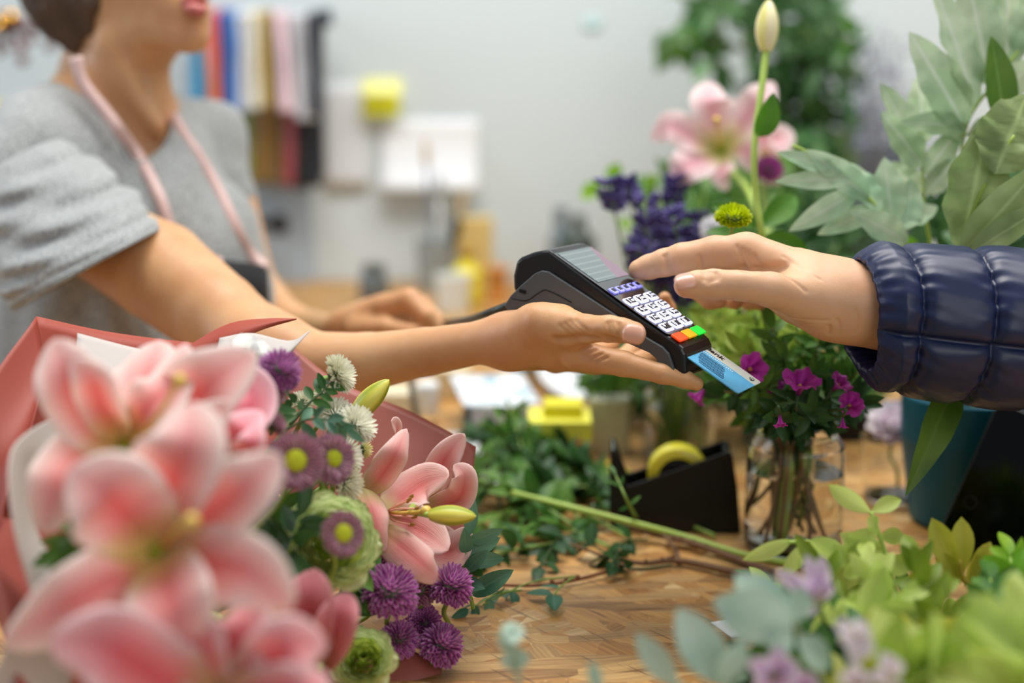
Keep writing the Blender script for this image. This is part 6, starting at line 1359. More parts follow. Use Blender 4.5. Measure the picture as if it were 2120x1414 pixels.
# long stems
def stemthing(label, pts, r, m, name='cut_stem', knots=0):
    q = [P(x[0], x[1], x[2]) if x[2] > .5 else TT(*x) for x in pts]; mb = MB(); tube(mb, q, r, 9, n=50)
    rn = random.Random(int(pts[0][0])); c = catmull(q, 50)
    for k in range(knots): i = rn.randrange(4, 48); lathe(mb, c[i]+UPV*r[0]*.6, [(.0001, -.001), (.0022, 0), (.0018, .002), (.0001, .003)], 7)
    o = mb.build(name, m, None); _props(o, label, 'stem'); return o
stemthing('long smooth light green stem lying diagonally past the dispenser', [(1060, 1020, 1.27), (1180, 1050, 1.25), (1300, 1080, 1.235), (1420, 1112, 1.225), (1540, 1148, 1.20), (1660, 1180, .004)], [.0027, .0029, .0030], stem_l)
stemthing('thick brown twig lying behind the forked one', [(1290, 1088, 1.24), (1360, 1108, 1.232), (1430, 1140, .007), (1500, 1160, .005), (1600, 1195, .004)], [.0017, .0028, .0034], stem_b, 'brown_twig', 6)
stemthing('forked brown twig lying across the counter front', [(1180, 1150, .01), (1260, 1172, .008), (1330, 1180, .006), (1400, 1172, .005), (1500, 1192, .005), (1600, 1212, .004)], [.0012, .0018, .0028, .0032], stem_b, 'brown_twig', 6)
stemthing('thin brown side twig joining the forked one from above', [(1312, 1094, 1.238), (1360, 1122, .01), (1395, 1150, .007), (1405, 1170, .005)], [.0016, .0022], stem_b, 'brown_twig', 2)
stemthing('thin reddish twig curving low from the forked one to the left', [(1290, 1182, .006), (1240, 1200, .005), (1150, 1218, .004), (1060, 1222, .004), (975, 1212, .004)], [.0017, .0011], mat('red_brown_stem', (128, 76, 44), .6), 'brown_twig', 3)
# ================================================================ bouquet in salmon paper, lying at the front left
outer = mat('salmon_paper', (166, 70, 52), .55, .35, noise=.06, nscale=5, bump=.1, bscale=30); tissue = mat('white_tissue', (194, 186, 180), .7, .3); mauve = mat('mauve_paper_back', (162, 92, 80), .45, .5, noise=.12, nscale=7)
wrap = thing('bouquet_wrap', 'salmon red and white wrapping paper round the large bouquet', 'wrapping paper', T(300, 1500, .01))
def patch(nm, A, B, m, par=wrap, bulge=0, n=20, wav=0, solid=.0006):
    a = catmull([P(*q) for q in A], n); b = catmull([P(*q) for q in B], n); vs = []; uv = []
    for i in range(n+1):
        for j in range(n+1):
            t = j/n; p = a[i].lerp(b[i], t)-CF*bulge*math.sin(PI*t)+CF*wav*math.sin(i*.7+t*4)*t; vs.append(p); uv.append((i/n, t))
    mb = MB(); mb.add(vs, grid_faces(n+1, n+1), uv); return mb.build(nm, m, par, solid=solid)
patch('outer_paper', [(75, 655, 1.0), (230, 688, 1.03), (420, 712, 1.06), (600, 730, 1.08)], [(-120, 1120, .92), (40, 1180, .93), (300, 1240, .95), (560, 1260, .97)], outer, wav=.006)
patch('outer_paper', [(75, 655, 1.0), (-40, 830, .93), (-120, 1120, .9)], [(60, 900, .92), (0, 1100, .86), (40, 1430, .80)], mat('salmon_paper_fold', (158, 66, 50), .6), bulge=-.02)
patch('flap', [(380, 722, 1.0), (470, 672, 1.0), (550, 660, 1.0), (614, 660, 1.0)], [(392, 745, .99), (470, 715, .985), (545, 682, .99), (614, 661, 1.0)], outer, bulge=.004, n=14)
patch('outer_paper', [(585, 700, 1.10), (700, 790, 1.10), (850, 852, 1.10), (985, 925, 1.08)], [(560, 1000, 1.05), (700, 1120, 1.05), (860, 1200, 1.04), (960, 1190, 1.04)], mauve, wav=.008)
patch('outer_paper', [(560, 1180, 1.0), (700, 1290, .99), (860, 1350, .98), (915, 1385, .98)], [(420, 1480, .96), (600, 1500, .95), (800, 1490, .95), (905, 1470, .955)], mauve, wav=.004)
patch('tissue_paper', [(455, 700, .98), (520, 690, .98), (600, 706, .98), (642, 685, .98)], [(440, 790, .95), (520, 780, .95), (570, 760, .96), (600, 735, .97)], tissue, bulge=.004, n=14)
patch('tissue_paper', [(160, 690, .98), (300, 725, .98), (420, 740, .98)], [(150, 900, .9), (280, 900, .9), (420, 900, .9)], tissue)
patch('tissue_paper', [(140, 850, .88), (50, 900, .83), (18, 960, .80), (30, 1100, .78), (75, 1260, .77)], [(200, 900, .89), (110, 940, .85), (58, 1000, .83), (90, 1130, .82), (195, 1240, .80)], tissue, bulge=-.006)
patch('tissue_paper', [(75, 1250, .77), (20, 1330, .75), (-30, 1450, .74)], [(215, 1240, .82), (160, 1350, .8), (140, 1460, .78)], tissue)
patch('outer_paper', [(-80, 1050, .86), (10, 1250, .79), (40, 1460, .74)], [(120, 1100, .9), (180, 1250, .88), (200, 1460, .84)], mat('salmon_paper_side', (150, 62, 48), .6))
BST = [P(200, 1420, .86), P(-50, 1560, .84)]            # every stem runs down into the wrap, out of view to the lower left
def bst(i=0): rn = random.Random(900+i); o = rv(rn, .012); return [P(330, 1260, .88)+o, T(150, 1420, .03)+rv(rn, .015)]
salm_p = petalmat('lily_bouquet_pink', (246, 140, 138), (253, 200, 194), (255, 242, 236), (238, 224, 150), tr=.45)
mauv_p = petalmat('lily_bouquet_rose', (238, 110, 130), (246, 164, 176), (252, 216, 222), (216, 180, 130), tr=.35)
N0 = TOCAM
lily('huge pale pink open lily at front left of the bouquet, yellow-green throat', (330, 1140, .735),
     [([(240, 1200, .715), (130, 1260, .705), (5, 1335, .72)], 165, dict(cup=.15)), ([(345, 1030, .72), (385, 930, .70), (402, 832, .72)], 195, dict(cup=.45)),
      ([(265, 1070, .705), (215, 1020, .69), (140, 975, .70)], 215, dict(cup=.2)), ([(425, 1070, .71), (505, 1010, .695), (578, 940, .70)], 160, dict(cup=.3)),
      ([(430, 1165, .70), (520, 1190, .685), (606, 1262, .69)], 165, dict(cup=.15)), ([(345, 1215, .69), (365, 1275, .675), (402, 1350, .685)], 185, dict(cup=.2))],
     salm_p, stem=bst(1), thr_r=.006, pistil=[(372, 1092, .68), (395, 1080, .675)], stamens=[[(345, 1085, .69), (352, 1075, .685)], [(385, 1110, .69), (392, 1104, .685)]])
lily('pink lily at the top left of the bouquet with a long yellow pistil', (262, 920, .80),
     [([(290, 830, .80), (305, 770, .82), (330, 705, .85)], 160, dict(cup=.3)), ([(195, 860, .78), (140, 780, .765), (112, 702, .775)], 150, dict(cup=.5)), ([(215, 850, .765), (190, 790, .75), (150, 745, .745)], 100, dict(cup=.4, roll=.3)),
      ([(380, 850, .80), (440, 790, .79), (530, 730, .80)], 170, dict(cup=.45)), ([(330, 930, .775), (400, 890, .765), (480, 830, .77)], 110, dict(cup=.3)), ([(170, 960, .785), (120, 1010, .765), (88, 1105, .765)], 150, dict(cup=.4)), ([(300, 850, .78), (350, 800, .79), (385, 712, .82)], 110, dict(cup=.4))],
     salm_p, stem=bst(2), pistil=[(320, 870, .75), (370, 790, .74)], thr_r=.005)
lily('rose pink lily tucked right of the top bouquet lily', (470, 985, .83),
     [([(480, 930, .82), (500, 890, .81), (540, 850, .83)], 95, dict(cup=.6)), ([(440, 930, .82), (420, 880, .82), (450, 830, .85)], 100, dict(cup=.5)), ([(500, 880, .84), (520, 820, .85), (490, 750, .87)], 120, dict(cup=.5)), ([(505, 960, .82), (520, 920, .80), (530, 880, .81)], 70, dict(cup=.8))],
     mauv_p, stem=bst(3), thr_r=0)
lily('deep pink lily cropped by the bottom edge of the picture', (450, 1440, .70),
     [([(340, 1410, .68), (220, 1340, .665), (100, 1330, .68)], 190, dict(cup=.3)), ([(420, 1370, .69), (400, 1310, .68), (330, 1270, .69)], 120, dict(cup=.5)), ([(480, 1360, .69), (500, 1300, .68), (505, 1250, .70)], 150, dict(cup=.5)), ([(545, 1390, .68), (600, 1340, .665), (678, 1330, .68)], 150, dict(cup=.3)), ([(560, 1440, .67), (620, 1430, .66), (680, 1400, .67)], 130, dict(cup=.3))],
     petalmat('lily_bouquet_coral', (240, 104, 112), (250, 164, 168), (254, 222, 222), (226, 180, 130), tr=.35), stem=bst(4), thr_r=.004)
lily('half closed dusky pink lily between the two green ruffled blooms', (665, 1380, .86),
     [([(640, 1300, .84), (640, 1240, .83), (652, 1178, .84)], 120, dict(cup=.8)), ([(690, 1320, .83), (705, 1270, .825), (722, 1228, .835)], 90, dict(cup=.7)), ([(620, 1340, .85), (610, 1300, .85), (612, 1240, .86)], 70, dict(cup=.6))],
     petalmat('lily_dusky', (196, 84, 96), (212, 118, 126), (228, 156, 160), (196, 130, 110), tr=.3), stem=bst(5), thr_r=0)
RIM = CR*.75-CF*.5+CU*.1
E_ = 1.0
lily('crisp open pink lily at the right tip of the bouquet', (798, 1062, E_+.01),
     [([(748, 1003, E_+.03), (785, 955, E_+.03), (812, 915, E_+.025), (820, 886, E_+.015), (810, 872, E_)], 62, dict(abs=1, cup=.5, pw=.8, n=CR+TOCAM*.3)), ([(752, 1028, E_+.01), (790, 985, E_), (822, 935, E_-.005), (842, 888, E_+.01)], 64, dict(abs=1, cup=-.35, pw=.9, n=TOCAM+CR*.4)),
      ([(835, 1030, E_+.02), (880, 1000, E_+.025), (930, 985, E_+.01)], 104, dict(cup=.25, pw=1.05, e=.62, n=TOCAM*.9+CU*.4-CR*.3)), ([(835, 1080, E_+.005), (880, 1105, E_), (928, 1140, E_-.01)], 98, dict(cup=.25, pw=1.1, e=.6, n=TOCAM*.8+CU*.5-CR*.3)),
      ([(782, 1092, E_-.01), (830, 1130, E_-.02), (880, 1172, E_-.03), (914, 1204, E_-.02)], 82, dict(abs=1, cup=-.4, pw=.8, n=TOCAM*.9+CU*.3)), ([(748, 1010, E_-.005), (765, 1055, E_-.02), (780, 1100, E_-.025), (797, 1142, E_-.02)], 84, dict(abs=1, cup=-.5, pw=.55, base=.8, n=TOCAM+CR*.3))],
     lil_fresh, stem=bst(6), pistil=[(840, 1062, E_-.02), (880, 1058, E_-.03)], stamens=[[(820, 1047, E_-.005), (850, 1030, E_-.01)], [(815, 1050, E_-.01), (846, 1036, E_-.015)], [(820, 1068, E_-.015), (858, 1070, E_-.02)], [(815, 1078, E_-.01), (852, 1086, E_-.01)], [(820, 1054, E_-.02), (862, 1053, E_-.025)]], thr_r=0)
lily('paler lily mostly hidden behind the crisp one', (862, 1060, E_+.05),
     [([(900, 990, E_+.045), (928, 940, E_+.04), (962, 898, E_+.04)], 66, dict(cup=.3, n=TOCAM)), ([(915, 1050, E_+.035), (952, 1030, E_+.02), (962, 985, E_+.015), (940, 962, E_+.02)], 62, dict(cup=.4)), ([(900, 1120, E_+.03), (935, 1140, E_+.02), (972, 1092, E_+.025)], 86, dict(cup=.3)), ([(895, 1130, E_+.04), (915, 1160, E_+.03), (935, 1190, E_+.03)], 70, dict(cup=.3))],
     lil_fresh, stem=bst(7), thr_r=0)
bud('yellow-green lily bud pointing right across the crisp lily', P(886, 1066, .965), P(986, 1069, .96), R_(42, .965), budy, stem=[P(850, 1060, .99), P(800, 1060, 1.03), bst(8)[1]], ridges=.14)
bud('yellow-green lily bud pointing up below the florist forearm', P(728, 868, 1.02), P(806, 786, 1.02), R_(46, 1.02), budy, stem=[P(700, 900, 1.02), P(650, 1000, 1.0), bst(9)[1]], ridges=.14)
# chrysanthemums
pur = leafmat('mum_purple', (156, 54, 142), (190, 96, 178), tr=.35, vein=0, edge=(232, 196, 222)); purd = leafmat('mum_dull_purple', (146, 74, 120), (176, 116, 150), tr=.35, vein=0, edge=(216, 188, 180)); wht = mm('mum_white', (236, 234, 210), (250, 250, 238), tr=.35, vein=0)
yc = (mat('mum_yellow_centre', (196, 206, 40), .7), stem_d)
def M(label, x, y, d, rpx, ax, m, seed, name='chrysanthemum', **kw):
    kw.setdefault('stem_to', [P(x-60, y+120, d+.06), bst(seed)[1]]); return mum(name, label, P(x, y, d), ax, R_(rpx, d), m, seed=seed, **kw)
M('fuzzy purple chrysanthemum at the top of the bouquet under the white tissue', 578, 768, .91, 50, CR*.5+CU*.6-CF*.3, pur, 21, n=190, flat=.95, fw=.135, dome=1.9)
M('purple chrysanthemum with sandy back just below the top one', 560, 812, .92, 38, CR*.9-CU*.2, purd, 22, n=150, fw=.135)
M('purple chrysanthemum with bright yellow-green centre facing the camera', 610, 955, .85, 64, TOCAM+CR*.35, purd, 23, n=170, cm=yc, opencore=.58, fw=.135, flat=.4, dome=1.5)
M('mauve chrysanthemum right behind the yellow-centred one', 686, 950, .89, 56, TOCAM*.8+CR*.8, purd, 24, n=170, cm=yc, opencore=.5, fw=.135, flat=.45, dome=1.6)
M('small mauve chrysanthemum with green centre lying on the ruffled green bloom', 708, 1105, .835, 52, TOCAM+CR*.7, purd, 25, n=120, cm=yc, opencore=.6, fw=.135, flat=.3, dome=1.4)
M('dark purple bloom wedged beside the rose lily', 520, 862, .86, 34, CU+CR*.3, pur, 26, n=120, fw=.135)
M('sandy mauve bloom above the yellow-centred chrysanthemum', 565, 880, .87, 34, CU*.5+CR, purd, 27, n=110, fw=.1)
M('mauve bloom with yellow centre at the edge of the top lily', 515, 790, .86, 42, CR*.6+TOCAM*.6, purd, 28, n=110, cm=yc, opencore=.4, fw=.1, flat=.35)
M('sharp purple chrysanthemum standing at the counter edge of the bouquet, upper one', 932, 1216, .985, 50, CU*.9+CR*.25-CF*.35, pur, 29, n=210, flat=1.1, fw=.15, dome=2.0, fl=.55)
M('sharp purple chrysanthemum low at the right end of the bouquet', 912, 1338, .975, 50, CU*.8+CR*.4-CF*.35, pur, 30, n=210, flat=1.1, fw=.15, dome=2.0, fl=.55)
M('large purple chrysanthemum under the crisp lily', 806, 1228, .955, 64, CU*.8+CR*.1-CF*.5, pur, 31, n=210, flat=1.0, fw=.135, dome=1.9)
M('purple chrysanthemum between the large one and the sharp upper one', 868, 1225, .985, 40, CU*.8-CF*.5, purd, 32, n=160, flat=1.0, fw=.15, dome=1.9)
M('purple chrysanthemum low beside the second green bloom', 826, 1325, .97, 44, CU*.6+CR*.2-CF*.5, pur, 33, n=170, flat=1, fw=.15, dome=1.9)
M('purple chrysanthemum half hidden by the large ruffled bloom', 772, 1180, .985, 40, CU*.8-CF*.4, pur, 34, n=150, flat=1, fw=.15, dome=1.9)
M('dark purple bloom deep in shade under the sharp upper one', 878, 1290, .995, 40, CU*.3-CF*.7, pur, 35, n=140, flat=1, fw=.15)
M('dark purple bloom showing behind the yellow-centred one', 545, 1020, .93, 40, CU*.3-CF*.7, pur, 36, n=120, flat=1, fw=.15)
M('upright white chrysanthemum against the florist forearm', 700, 776, .985, 45, CR*.75+CU*.35-CF*.3, wht, 41, n=190, flat=.45, fw=.10, dome=1.55, fl=.6, stem_to=[P(640, 830, 1.0), bst(41)[1]])
M('white chrysanthemum below the upright one', 738, 880, .975, 47, CR*.7+CU*.5-CF*.4, wht, 42, n=190, flat=.55, fw=.10, dome=1.6, fl=.6)
M('white chrysanthemum left of the lower lily bud', 694, 858, .98, 44, CU*.7+CR*.3-CF*.5, wht, 43, n=170, flat=.6, fw=.10, dome=1.6)
M('creamy chrysanthemum right of the mauve one', 712, 945, .96, 50, CR*.9+CU*.2-CF*.3, wht, 44, n=190, flat=.6, fw=.08, dome=1.6)
M('creamy chrysanthemum just above the ruffled green bloom', 716, 1000, .955, 46, CR*.9-CU*.1-CF*.35, wht, 45, n=170, flat=.6, fw=.08, dome=1.6)
M('small white bloom above the green sprig', 672, 815, .99, 24, CU*.6-CF*.4, wht, 46, n=70, fw=.12)
M('small cream bloom with green core at the paper edge', 752, 930, 1.0, 24, CR*.8+CU*.1, mm('mum_cream', (226, 222, 140), (244, 240, 190), tr=.3, vein=0), 47, n=90, fw=.1)
M('white bloom glimpsed under the green sprig', 625, 835, .99, 30, CU*.5-CF*.5, wht, 48, n=80, fw=.12)
# white snapdragon-like flower
sd = thing('white_freesia', 'soft white ruffled blossoms at the top of the bouquet by the tissue', 'blossom', P(515, 730, .93)); wf = petalmat('white_blossom', (236, 238, 228), (242, 244, 238), (250, 250, 248), (220, 226, 190), tr=.35)
for (x, y), (x2, y2), w_ in (((520, 760), (500, 690), 50), ((520, 760), (545, 705), 44), ((515, 755), (485, 725), 40), ((525, 765), (552, 740), 36), ((510, 740), (515, 700), 44)):
    mb = MB(); petal(mb, [P(x, y, .93), P((x+x2)/2, (y+y2)/2, .915), P(x2, y2, .93)], R_(w_, .93), TOCAM+rv(rnd, .3), .5, .15, 1.1); mb.build('petal', wf, sd)
mb = MB(); tube(mb, [P(520, 760, .93), P(480, 880, .97), bst(50)[1]], .0014, 6); mb.build('stem', stem_g, sd)
# ruffled green blooms
def ruffled(label, c, ax, R, m_in, m_out, seed, stem_to):
    rn = random.Random(seed); c = V(c); ax = V(ax).normalized(); B = basis(ax, CR); t = thing('green_ranunculus', label, 'ranunculus', c); mi = MB(); mo = MB()
    for k in range(11):
        f = (k+1)/11; r = R*(.08+.86*f**.95); npet = 3+k//2; mb = mi if k < 6 else mo
        for i in range(npet):
            ph = 2*PI*(i+rn.random()*.4)/npet+k*1.3; wd = 2*PI/npet*.72; vs = []; uv = []; nu, nv = 9, 18
            top = R*(.42-.30*f*f)*rn.uniform(.9, 1.1)
            for a in range(nu+1):
                s = a/nu
                for b in range(nv+1):
                    u = b/nv*2-1; an = ph+u*wd; ruf = R*.022*math.sin(u*7+k*2+i)*s**2+R*.010*math.sin(u*17+i*3)*s**3
                    rr = r*(.72+.28*s**.7)*(1+.05*u)+R*.05*f*s**3+ruf; z = -R*.30+(top+R*.30)*s*(1-.30*abs(u)**3)+ruf
                    vs.append(c+B @ V((rr*math.cos(an), rr*math.sin(an), z))); uv.append((b/nv, s))
            mb.add(vs, grid_faces(nu+1, nv+1), uv)
    for i in range(7):      # open guard petals
        ph = 2*PI*i/7; vs = []; uv = []
        for a in range(9):
            s = a/8
            for b in range(13):
                u = b/12*2-1; an = ph+u*.62*math.sin(PI*(.12+.8*s)); rr = R*(.25+.95*s); z = -R*.45+R*.32*s*s-R*.1*abs(u)+R*.03*math.sin(u*8+i)*s
                vs.append(c+B @ V((rr*math.cos(an), rr*math.sin(an), z))); uv.append((b/12, s))
        mo.add(vs, grid_faces(9, 13), uv)
    mi.build('inner_petals', m_in, t); mo.build('outer_petals', m_out, t)
    mb = MB(); tube(mb, [c-ax*R*.3]+[V(x) for x in stem_to], .003, 8, n=20); mb.build('stem', stem_g, t); return t
def ruffmat(name, c1, rim):
    m, nt, b = nmat(name); L = nt.links.new; tc = nd(nt, 'ShaderNodeTexCoord'); sp = nd(nt, 'ShaderNodeSeparateXYZ'); L(tc.outputs['UV'], sp.inputs[0]); cr = nd(nt, 'ShaderNodeValToRGB'); e = cr.color_ramp.elements
    e[0].position = .2; e[0].color = lin(c1); e[1].position = 1; e[1].color = lin((120, 160, 30)); x = e.new(.8); x.color = lin(rim); x = e.new(.93); x.color = lin(rim); L(sp.outputs[1], cr.inputs[0]); L(cr.outputs[0], b.inputs['Base Color']); b.inputs['Roughness'].default_value = .5
    trn = nd(nt, 'ShaderNodeBsdfTranslucent'); L(cr.outputs[0], trn.inputs[0]); ms = nd(nt, 'ShaderNodeMixShader'); ms.inputs[0].default_value = .42; L(b.outputs[0], ms.inputs[1]); L(trn.outputs[0], ms.inputs[2]); L(ms.outputs[0], nt.nodes['Material Output'].inputs[0]); return m
ri = ruffmat('ruffle_lime', (176, 204, 60), (210, 224, 110)); ro = ruffmat('ruffle_pale', (204, 218, 130), (230, 238, 186))
ruffled('large ruffled lime green bloom in the middle of the bouquet', P(694, 1120, .905), TOCAM+CR*.55+CU*.1, R_(94, .905), ri, ro, 3, [P(600, 1200, .95), bst(60)[1]])
ruffled('ruffled lime green bloom at the bottom of the bouquet', P(752, 1362, .925), TOCAM+CU*.3+CR*.1, R_(62, .925), ri, ro, 5, [P(680, 1430, .95), bst(61)[1]])
# greens
def fine(label, pts, Lp, m, n, seed, **kw): return sprig('pistache_sprig', label, 'sprig', [P(*q) for q in pts], .0010, Lp, Lp*.42, m, stem_d, n=n, seed=seed, jit=.18, t0=.15, **kw)
fine('fine green sprig reaching up between the white chrysanthemums', [(600, 880, .96), (640, 835, .965), (668, 810, .97), (688, 788, .975)], .016, mm('pistache_leaf', (44, 92, 36), (72, 124, 50), tr=.25, vein=.2), 10, 61)
fine('blue-green sprig lying across the white chrysanthemums', [(590, 890, .93), (640, 868, .93), (690, 872, .93), (716, 888, .93)], .019, G_blue, 10, 62)
fine('dark sprig behind the yellow-centred chrysanthemum', [(560, 900, .93), (575, 850, .94), (600, 810, .95)], .018, G_dark, 12, 63)
for i, (pts, m) in enumerate((([(600, 1230, .95), (570, 1130, .94), (560, 1060, .93)], G_mid), ([(640, 1250, .95), (600, 1180, .93), (585, 1120, .92)], G_mid), ([(200, 1230, .82), (170, 1150, .80), (150, 1090, .79)], G_mid), ([(560, 1220, .9), (600, 1140, .88), (620, 1070, .88)], G_dark), ([(700, 1260, .97), (730, 1220, .96), (750, 1180, .95)], G_mid), ([(340, 1420, .78), (300, 1370, .77), (290, 1330, .77)], G_mid), ([(600, 1290, .9), (560, 1250, .88), (520, 1230, .87)], G_light), ([(980, 1260, 1.03), (962, 1180, 1.02), (970, 1110, 1.02)], G_blue))):
    sprig('filler_sprig', ('leafy filler sprig low in the bouquet, under the yellow-centred chrysanthemum', 'leafy filler sprig left of the large ruffled bloom', 'filler sprig in the dark gap beside the white tissue', 'dark filler sprig touching the large ruffled bloom', 'filler sprig below the large ruffled bloom', 'filler sprig in the dark gap under the huge pale lily', 'light filler leaf sprig right of the huge pale lily', 'blue-green leaf behind the crisp lily at the bouquet end')[i], 'sprig', [P(*q) for q in pts], .0016, .036, .014, m, stem_g, n=12, seed=70+i, t0=.1, jit=.3)
# ================================================================ loose greenery at the front right
def fs_(label, pts, L_, W_, m, n, seed, name='leafy_sprig', cat='sprig', sm_=None, group=None, r=.0016, **kw):
    q = [P(*a) for a in pts]
    return sprig(name, label, cat, q, r, L_, W_, m, sm_ or stem_l, n=n, seed=seed, group=group, **kw)
lf_pale = mm('leaf_pale_lime', (184, 208, 96), (214, 230, 136), tr=.5, vein=.12); lf_gold = mm('leaf_golden_green', (170, 176, 50), (196, 196, 76), tr=.45, vein=.1); lf_olv = mm('leaf_olive_green', (112, 138, 30), (142, 164, 52), tr=.4, vein=.1)
# top pair of pale leaves, nearly sharp
t = thing('leafy_sprig', 'pale lime sprig with two rounded leaves on top, right of the petunia jar', 'sprig', P(1850, 1210, .95))
mb = MB(); tube(mb, [P(1803, 1060, .93), P(1828, 1130, .93), P(1850, 1210, .93), P(1880, 1330, .95), T(1900, 1420, .01)], [.0014, .002], 8, n=30); mb.build('stem', stem_l, t)
mb = MB()
for x, y, x2, y2, w_ in ((1803, 1062, 1724, 1012, 40), (1804, 1060, 1860, 1034, 38), (1838, 1155, 1750, 1110, 44), (1838, 1155, 1880, 1180, 50), (1822, 1110, 1868, 1110, 36), (1845, 1180, 1790, 1190, 50), (1826, 1120, 1745, 1155, 46), (1815, 1100, 1800, 1075, 40)):
    a, b = P(x, y, .93), P(x2, y2, .925); leaf(mb, a, b-a, TOCAM+rv(rnd, .35), (b-a).length*1.1, R_(w_, .93), .15, .12, pw=1.15)
mb.build('leaves', lf_pale, t)
t = thing('leafy_sprig', 'pale lime drooping sprig in front of the petunia jar base', 'sprig', P(1730, 1130, .95))
mb = MB(); tube(mb, [P(1610, 1125, .93), P(1680, 1122, .93), P(1750, 1150, .93), P(1850, 1260, .95), T(1870, 1420, .01)], [.0012, .0018], 8, n=30); mb.build('stem', stem_l, t)
mb = MB()
for x, y, x2, y2, w_ in ((1640, 1118, 1552, 1158, 34), (1680, 1122, 1625, 1185, 34), (1720, 1130, 1660, 1160, 30), (1700, 1126, 1762, 1170, 40), (1740, 1150, 1810, 1100, 46), (1690, 1160, 1712, 1230, 40), (1752, 1152, 1742, 1220, 60), (1760, 1165, 1690, 1120, 50)):
    a, b = P(x, y, .93), P(x2, y2, .92); leaf(mb, a, b-a, TOCAM+rv(rnd, .3), (b-a).length*1.1, R_(w_, .93), .2, .12, pw=1.0)
mb.build('leaves', lf_pale, t)
t = thing('leafy_sprig', 'golden green sprig with notched leaves in front of the tablet', 'sprig', P(1990, 1220, .95)); mb = MB(); tube(mb, [P(1985, 1160, .93), P(1995, 1200, .93), P(2030, 1240, .93), P(2010, 1400, .93), T(2010, 1440, .01)], [.0018, .0024], 8, n=20); mb.build('stem', mat('stem_gold', (168, 150, 50), .5), t)
mb = MB()
for x, y, x2, y2, w_ in ((1985, 1205, 1935, 1085, 52), (1990, 1200, 1992, 1082, 48), (2005, 1215, 2048, 1130, 40), (1995, 1215, 2032, 1150, 34), (1990, 1210, 1945, 1150, 40), (1980, 1210, 1880, 1200, 40)):
    a, b = P(x, y, .93), P(x2, y2, .93); leaf(mb, a, b-a, TOCAM+rv(rnd, .2), (b-a).length*1.1, R_(w_, .93), .1, .2, pw=1.4)
mb.build('leaves', lf_gold, t)
S = [([(1900, 1420, .86), (1860, 1320, .86), (1820, 1230, .87), (1800, 1160, .9)], .036, .016, lf_pale, 'pale lime sprig rising left of the golden notched sprig'),
     ([(2000, 1440, .84), (1960, 1340, .84), (1930, 1260, .86), (1900, 1180, .88)], .040, .017, lf_olv, 'olive green sprig under the golden notched sprig'),
     ([(1800, 1430, .9), (1760, 1340, .9), (1740, 1260, .9), (1700, 1190, .9)], .038, .015, lf_olv, 'olive sprig behind the upper lilac flower'),
     ([(2120, 1440, .82), (2090, 1340, .82), (2060, 1270, .84), (2050, 1200, .87)], .038, .016, G_mid, 'mid green sprig near the tablet foot'),
     ([(2180, 1420, .85), (2140, 1320, .86), (2110, 1220, .88), (2090, 1150, .90)], .030, .014, G_bright, 'bright green sprig at right edge before the tablet'),
     ([(1830, 1480, .74), (1890, 1410, .73), (1980, 1370, .72), (2080, 1360, .72)], .048, .024, lf_pale, 'large blurred lime leaves along the bottom right'),
     ([(2140, 1500, .72), (2130, 1440, .71), (2115, 1370, .71), (2110, 1300, .72)], .046, .022, lf_pale, 'large blurred lime leaves standing at the right edge'),
     ([(1960, 1480, .76), (1990, 1420, .75), (2060, 1400, .75)], .044, .022, G_mid, 'green leafy sprig in the bottom right corner'),
     ([(1720, 1480, .80), (1700, 1420, .80), (1640, 1360, .80), (1610, 1290, .81)], .036, .016, G_mid, 'green sprig between the pale eucalyptus and the lilac flowers'),
     ([(1900, 1480, .82), (1840, 1400, .82), (1790, 1340, .82), (1720, 1300, .83)], .036, .016, G_dark, 'dark green sprig deep in the front right greenery'),
     ([(2040, 1450, .9), (2000, 1380, .9), (1960, 1300, .92), (1880, 1260, .94)], .036, .016, lf_olv, 'olive sprig low in the front right greenery'),
     ([(1980, 1450, .88), (1900, 1390, .88), (1850, 1330, .9), (1830, 1280, .9)], .036, .016, G_mid, 'mid green sprig low in the front right greenery'),
     ([(1640, 1470, .84), (1600, 1420, .84), (1560, 1390, .84), (1500, 1380, .85)], .030, .012, G_dark, 'dark low sprig at the left foot of the lilac flower')]
S += [([(1640, 1430, .84), (1700, 1350, .84), (1780, 1280, .85), (1860, 1240, .86)], .040, .019, lf_pale, 'pale lime sprig crossing behind the pale pink flower'),
      ([(1780, 1440, .80), (1880, 1370, .80), (1960, 1330, .80), (2060, 1310, .81)], .036, .016, lf_gold, 'golden lime blurred sprig pointing to the right edge'),
      ([(2180, 1440, .78), (2080, 1400, .78), (1980, 1390, .78), (1900, 1390, .78)], .040, .018, lf_olv, 'lime blurred sprig entering from the right edge'),
      ([(1700, 1470, .9), (1660, 1380, .92), (1640, 1290, .93), (1600, 1230, .94)], .032, .014, G_light, 'light sprig behind the pale eucalyptus cluster'),
      ([(2000, 1470, .95), (1960, 1380, .97), (1900, 1300, .98), (1880, 1240, .98)], .034, .015, G_mid, 'green sprig hidden deep between golden and olive sprigs'),
      ([(1700, 1460, .78), (1780, 1400, .78), (1900, 1370, .78), (2000, 1350, .79)], .040, .018, lf_gold, 'golden green blurred sprig low between the pale pink flower and right edge'),
      ([(1840, 1470, .74), (1880, 1420, .74), (1960, 1390, .73), (2060, 1400, .73)], .042, .020, G_light, 'light green blurred leaves at the bottom edge right of the pale blossoms'),
      ([(1560, 1480, .86), (1600, 1420, .86), (1660, 1320, .86), (1700, 1260, .88)], .032, .013, G_mid, 'green sprig rising behind the lilac star flower'),
      ([(1900, 1450, .92), (1870, 1350, .94), (1850, 1270, .95), (1800, 1220, .97)], .034, .015, lf_olv, 'olive sprig filling the gap under the pale lime sprig'),
      ([(2080, 1450, .92), (2060, 1350, .93), (2100, 1260, .94), (2140, 1200, .95)], .034, .015, G_mid, 'green sprig behind the right edge lime leaves')]
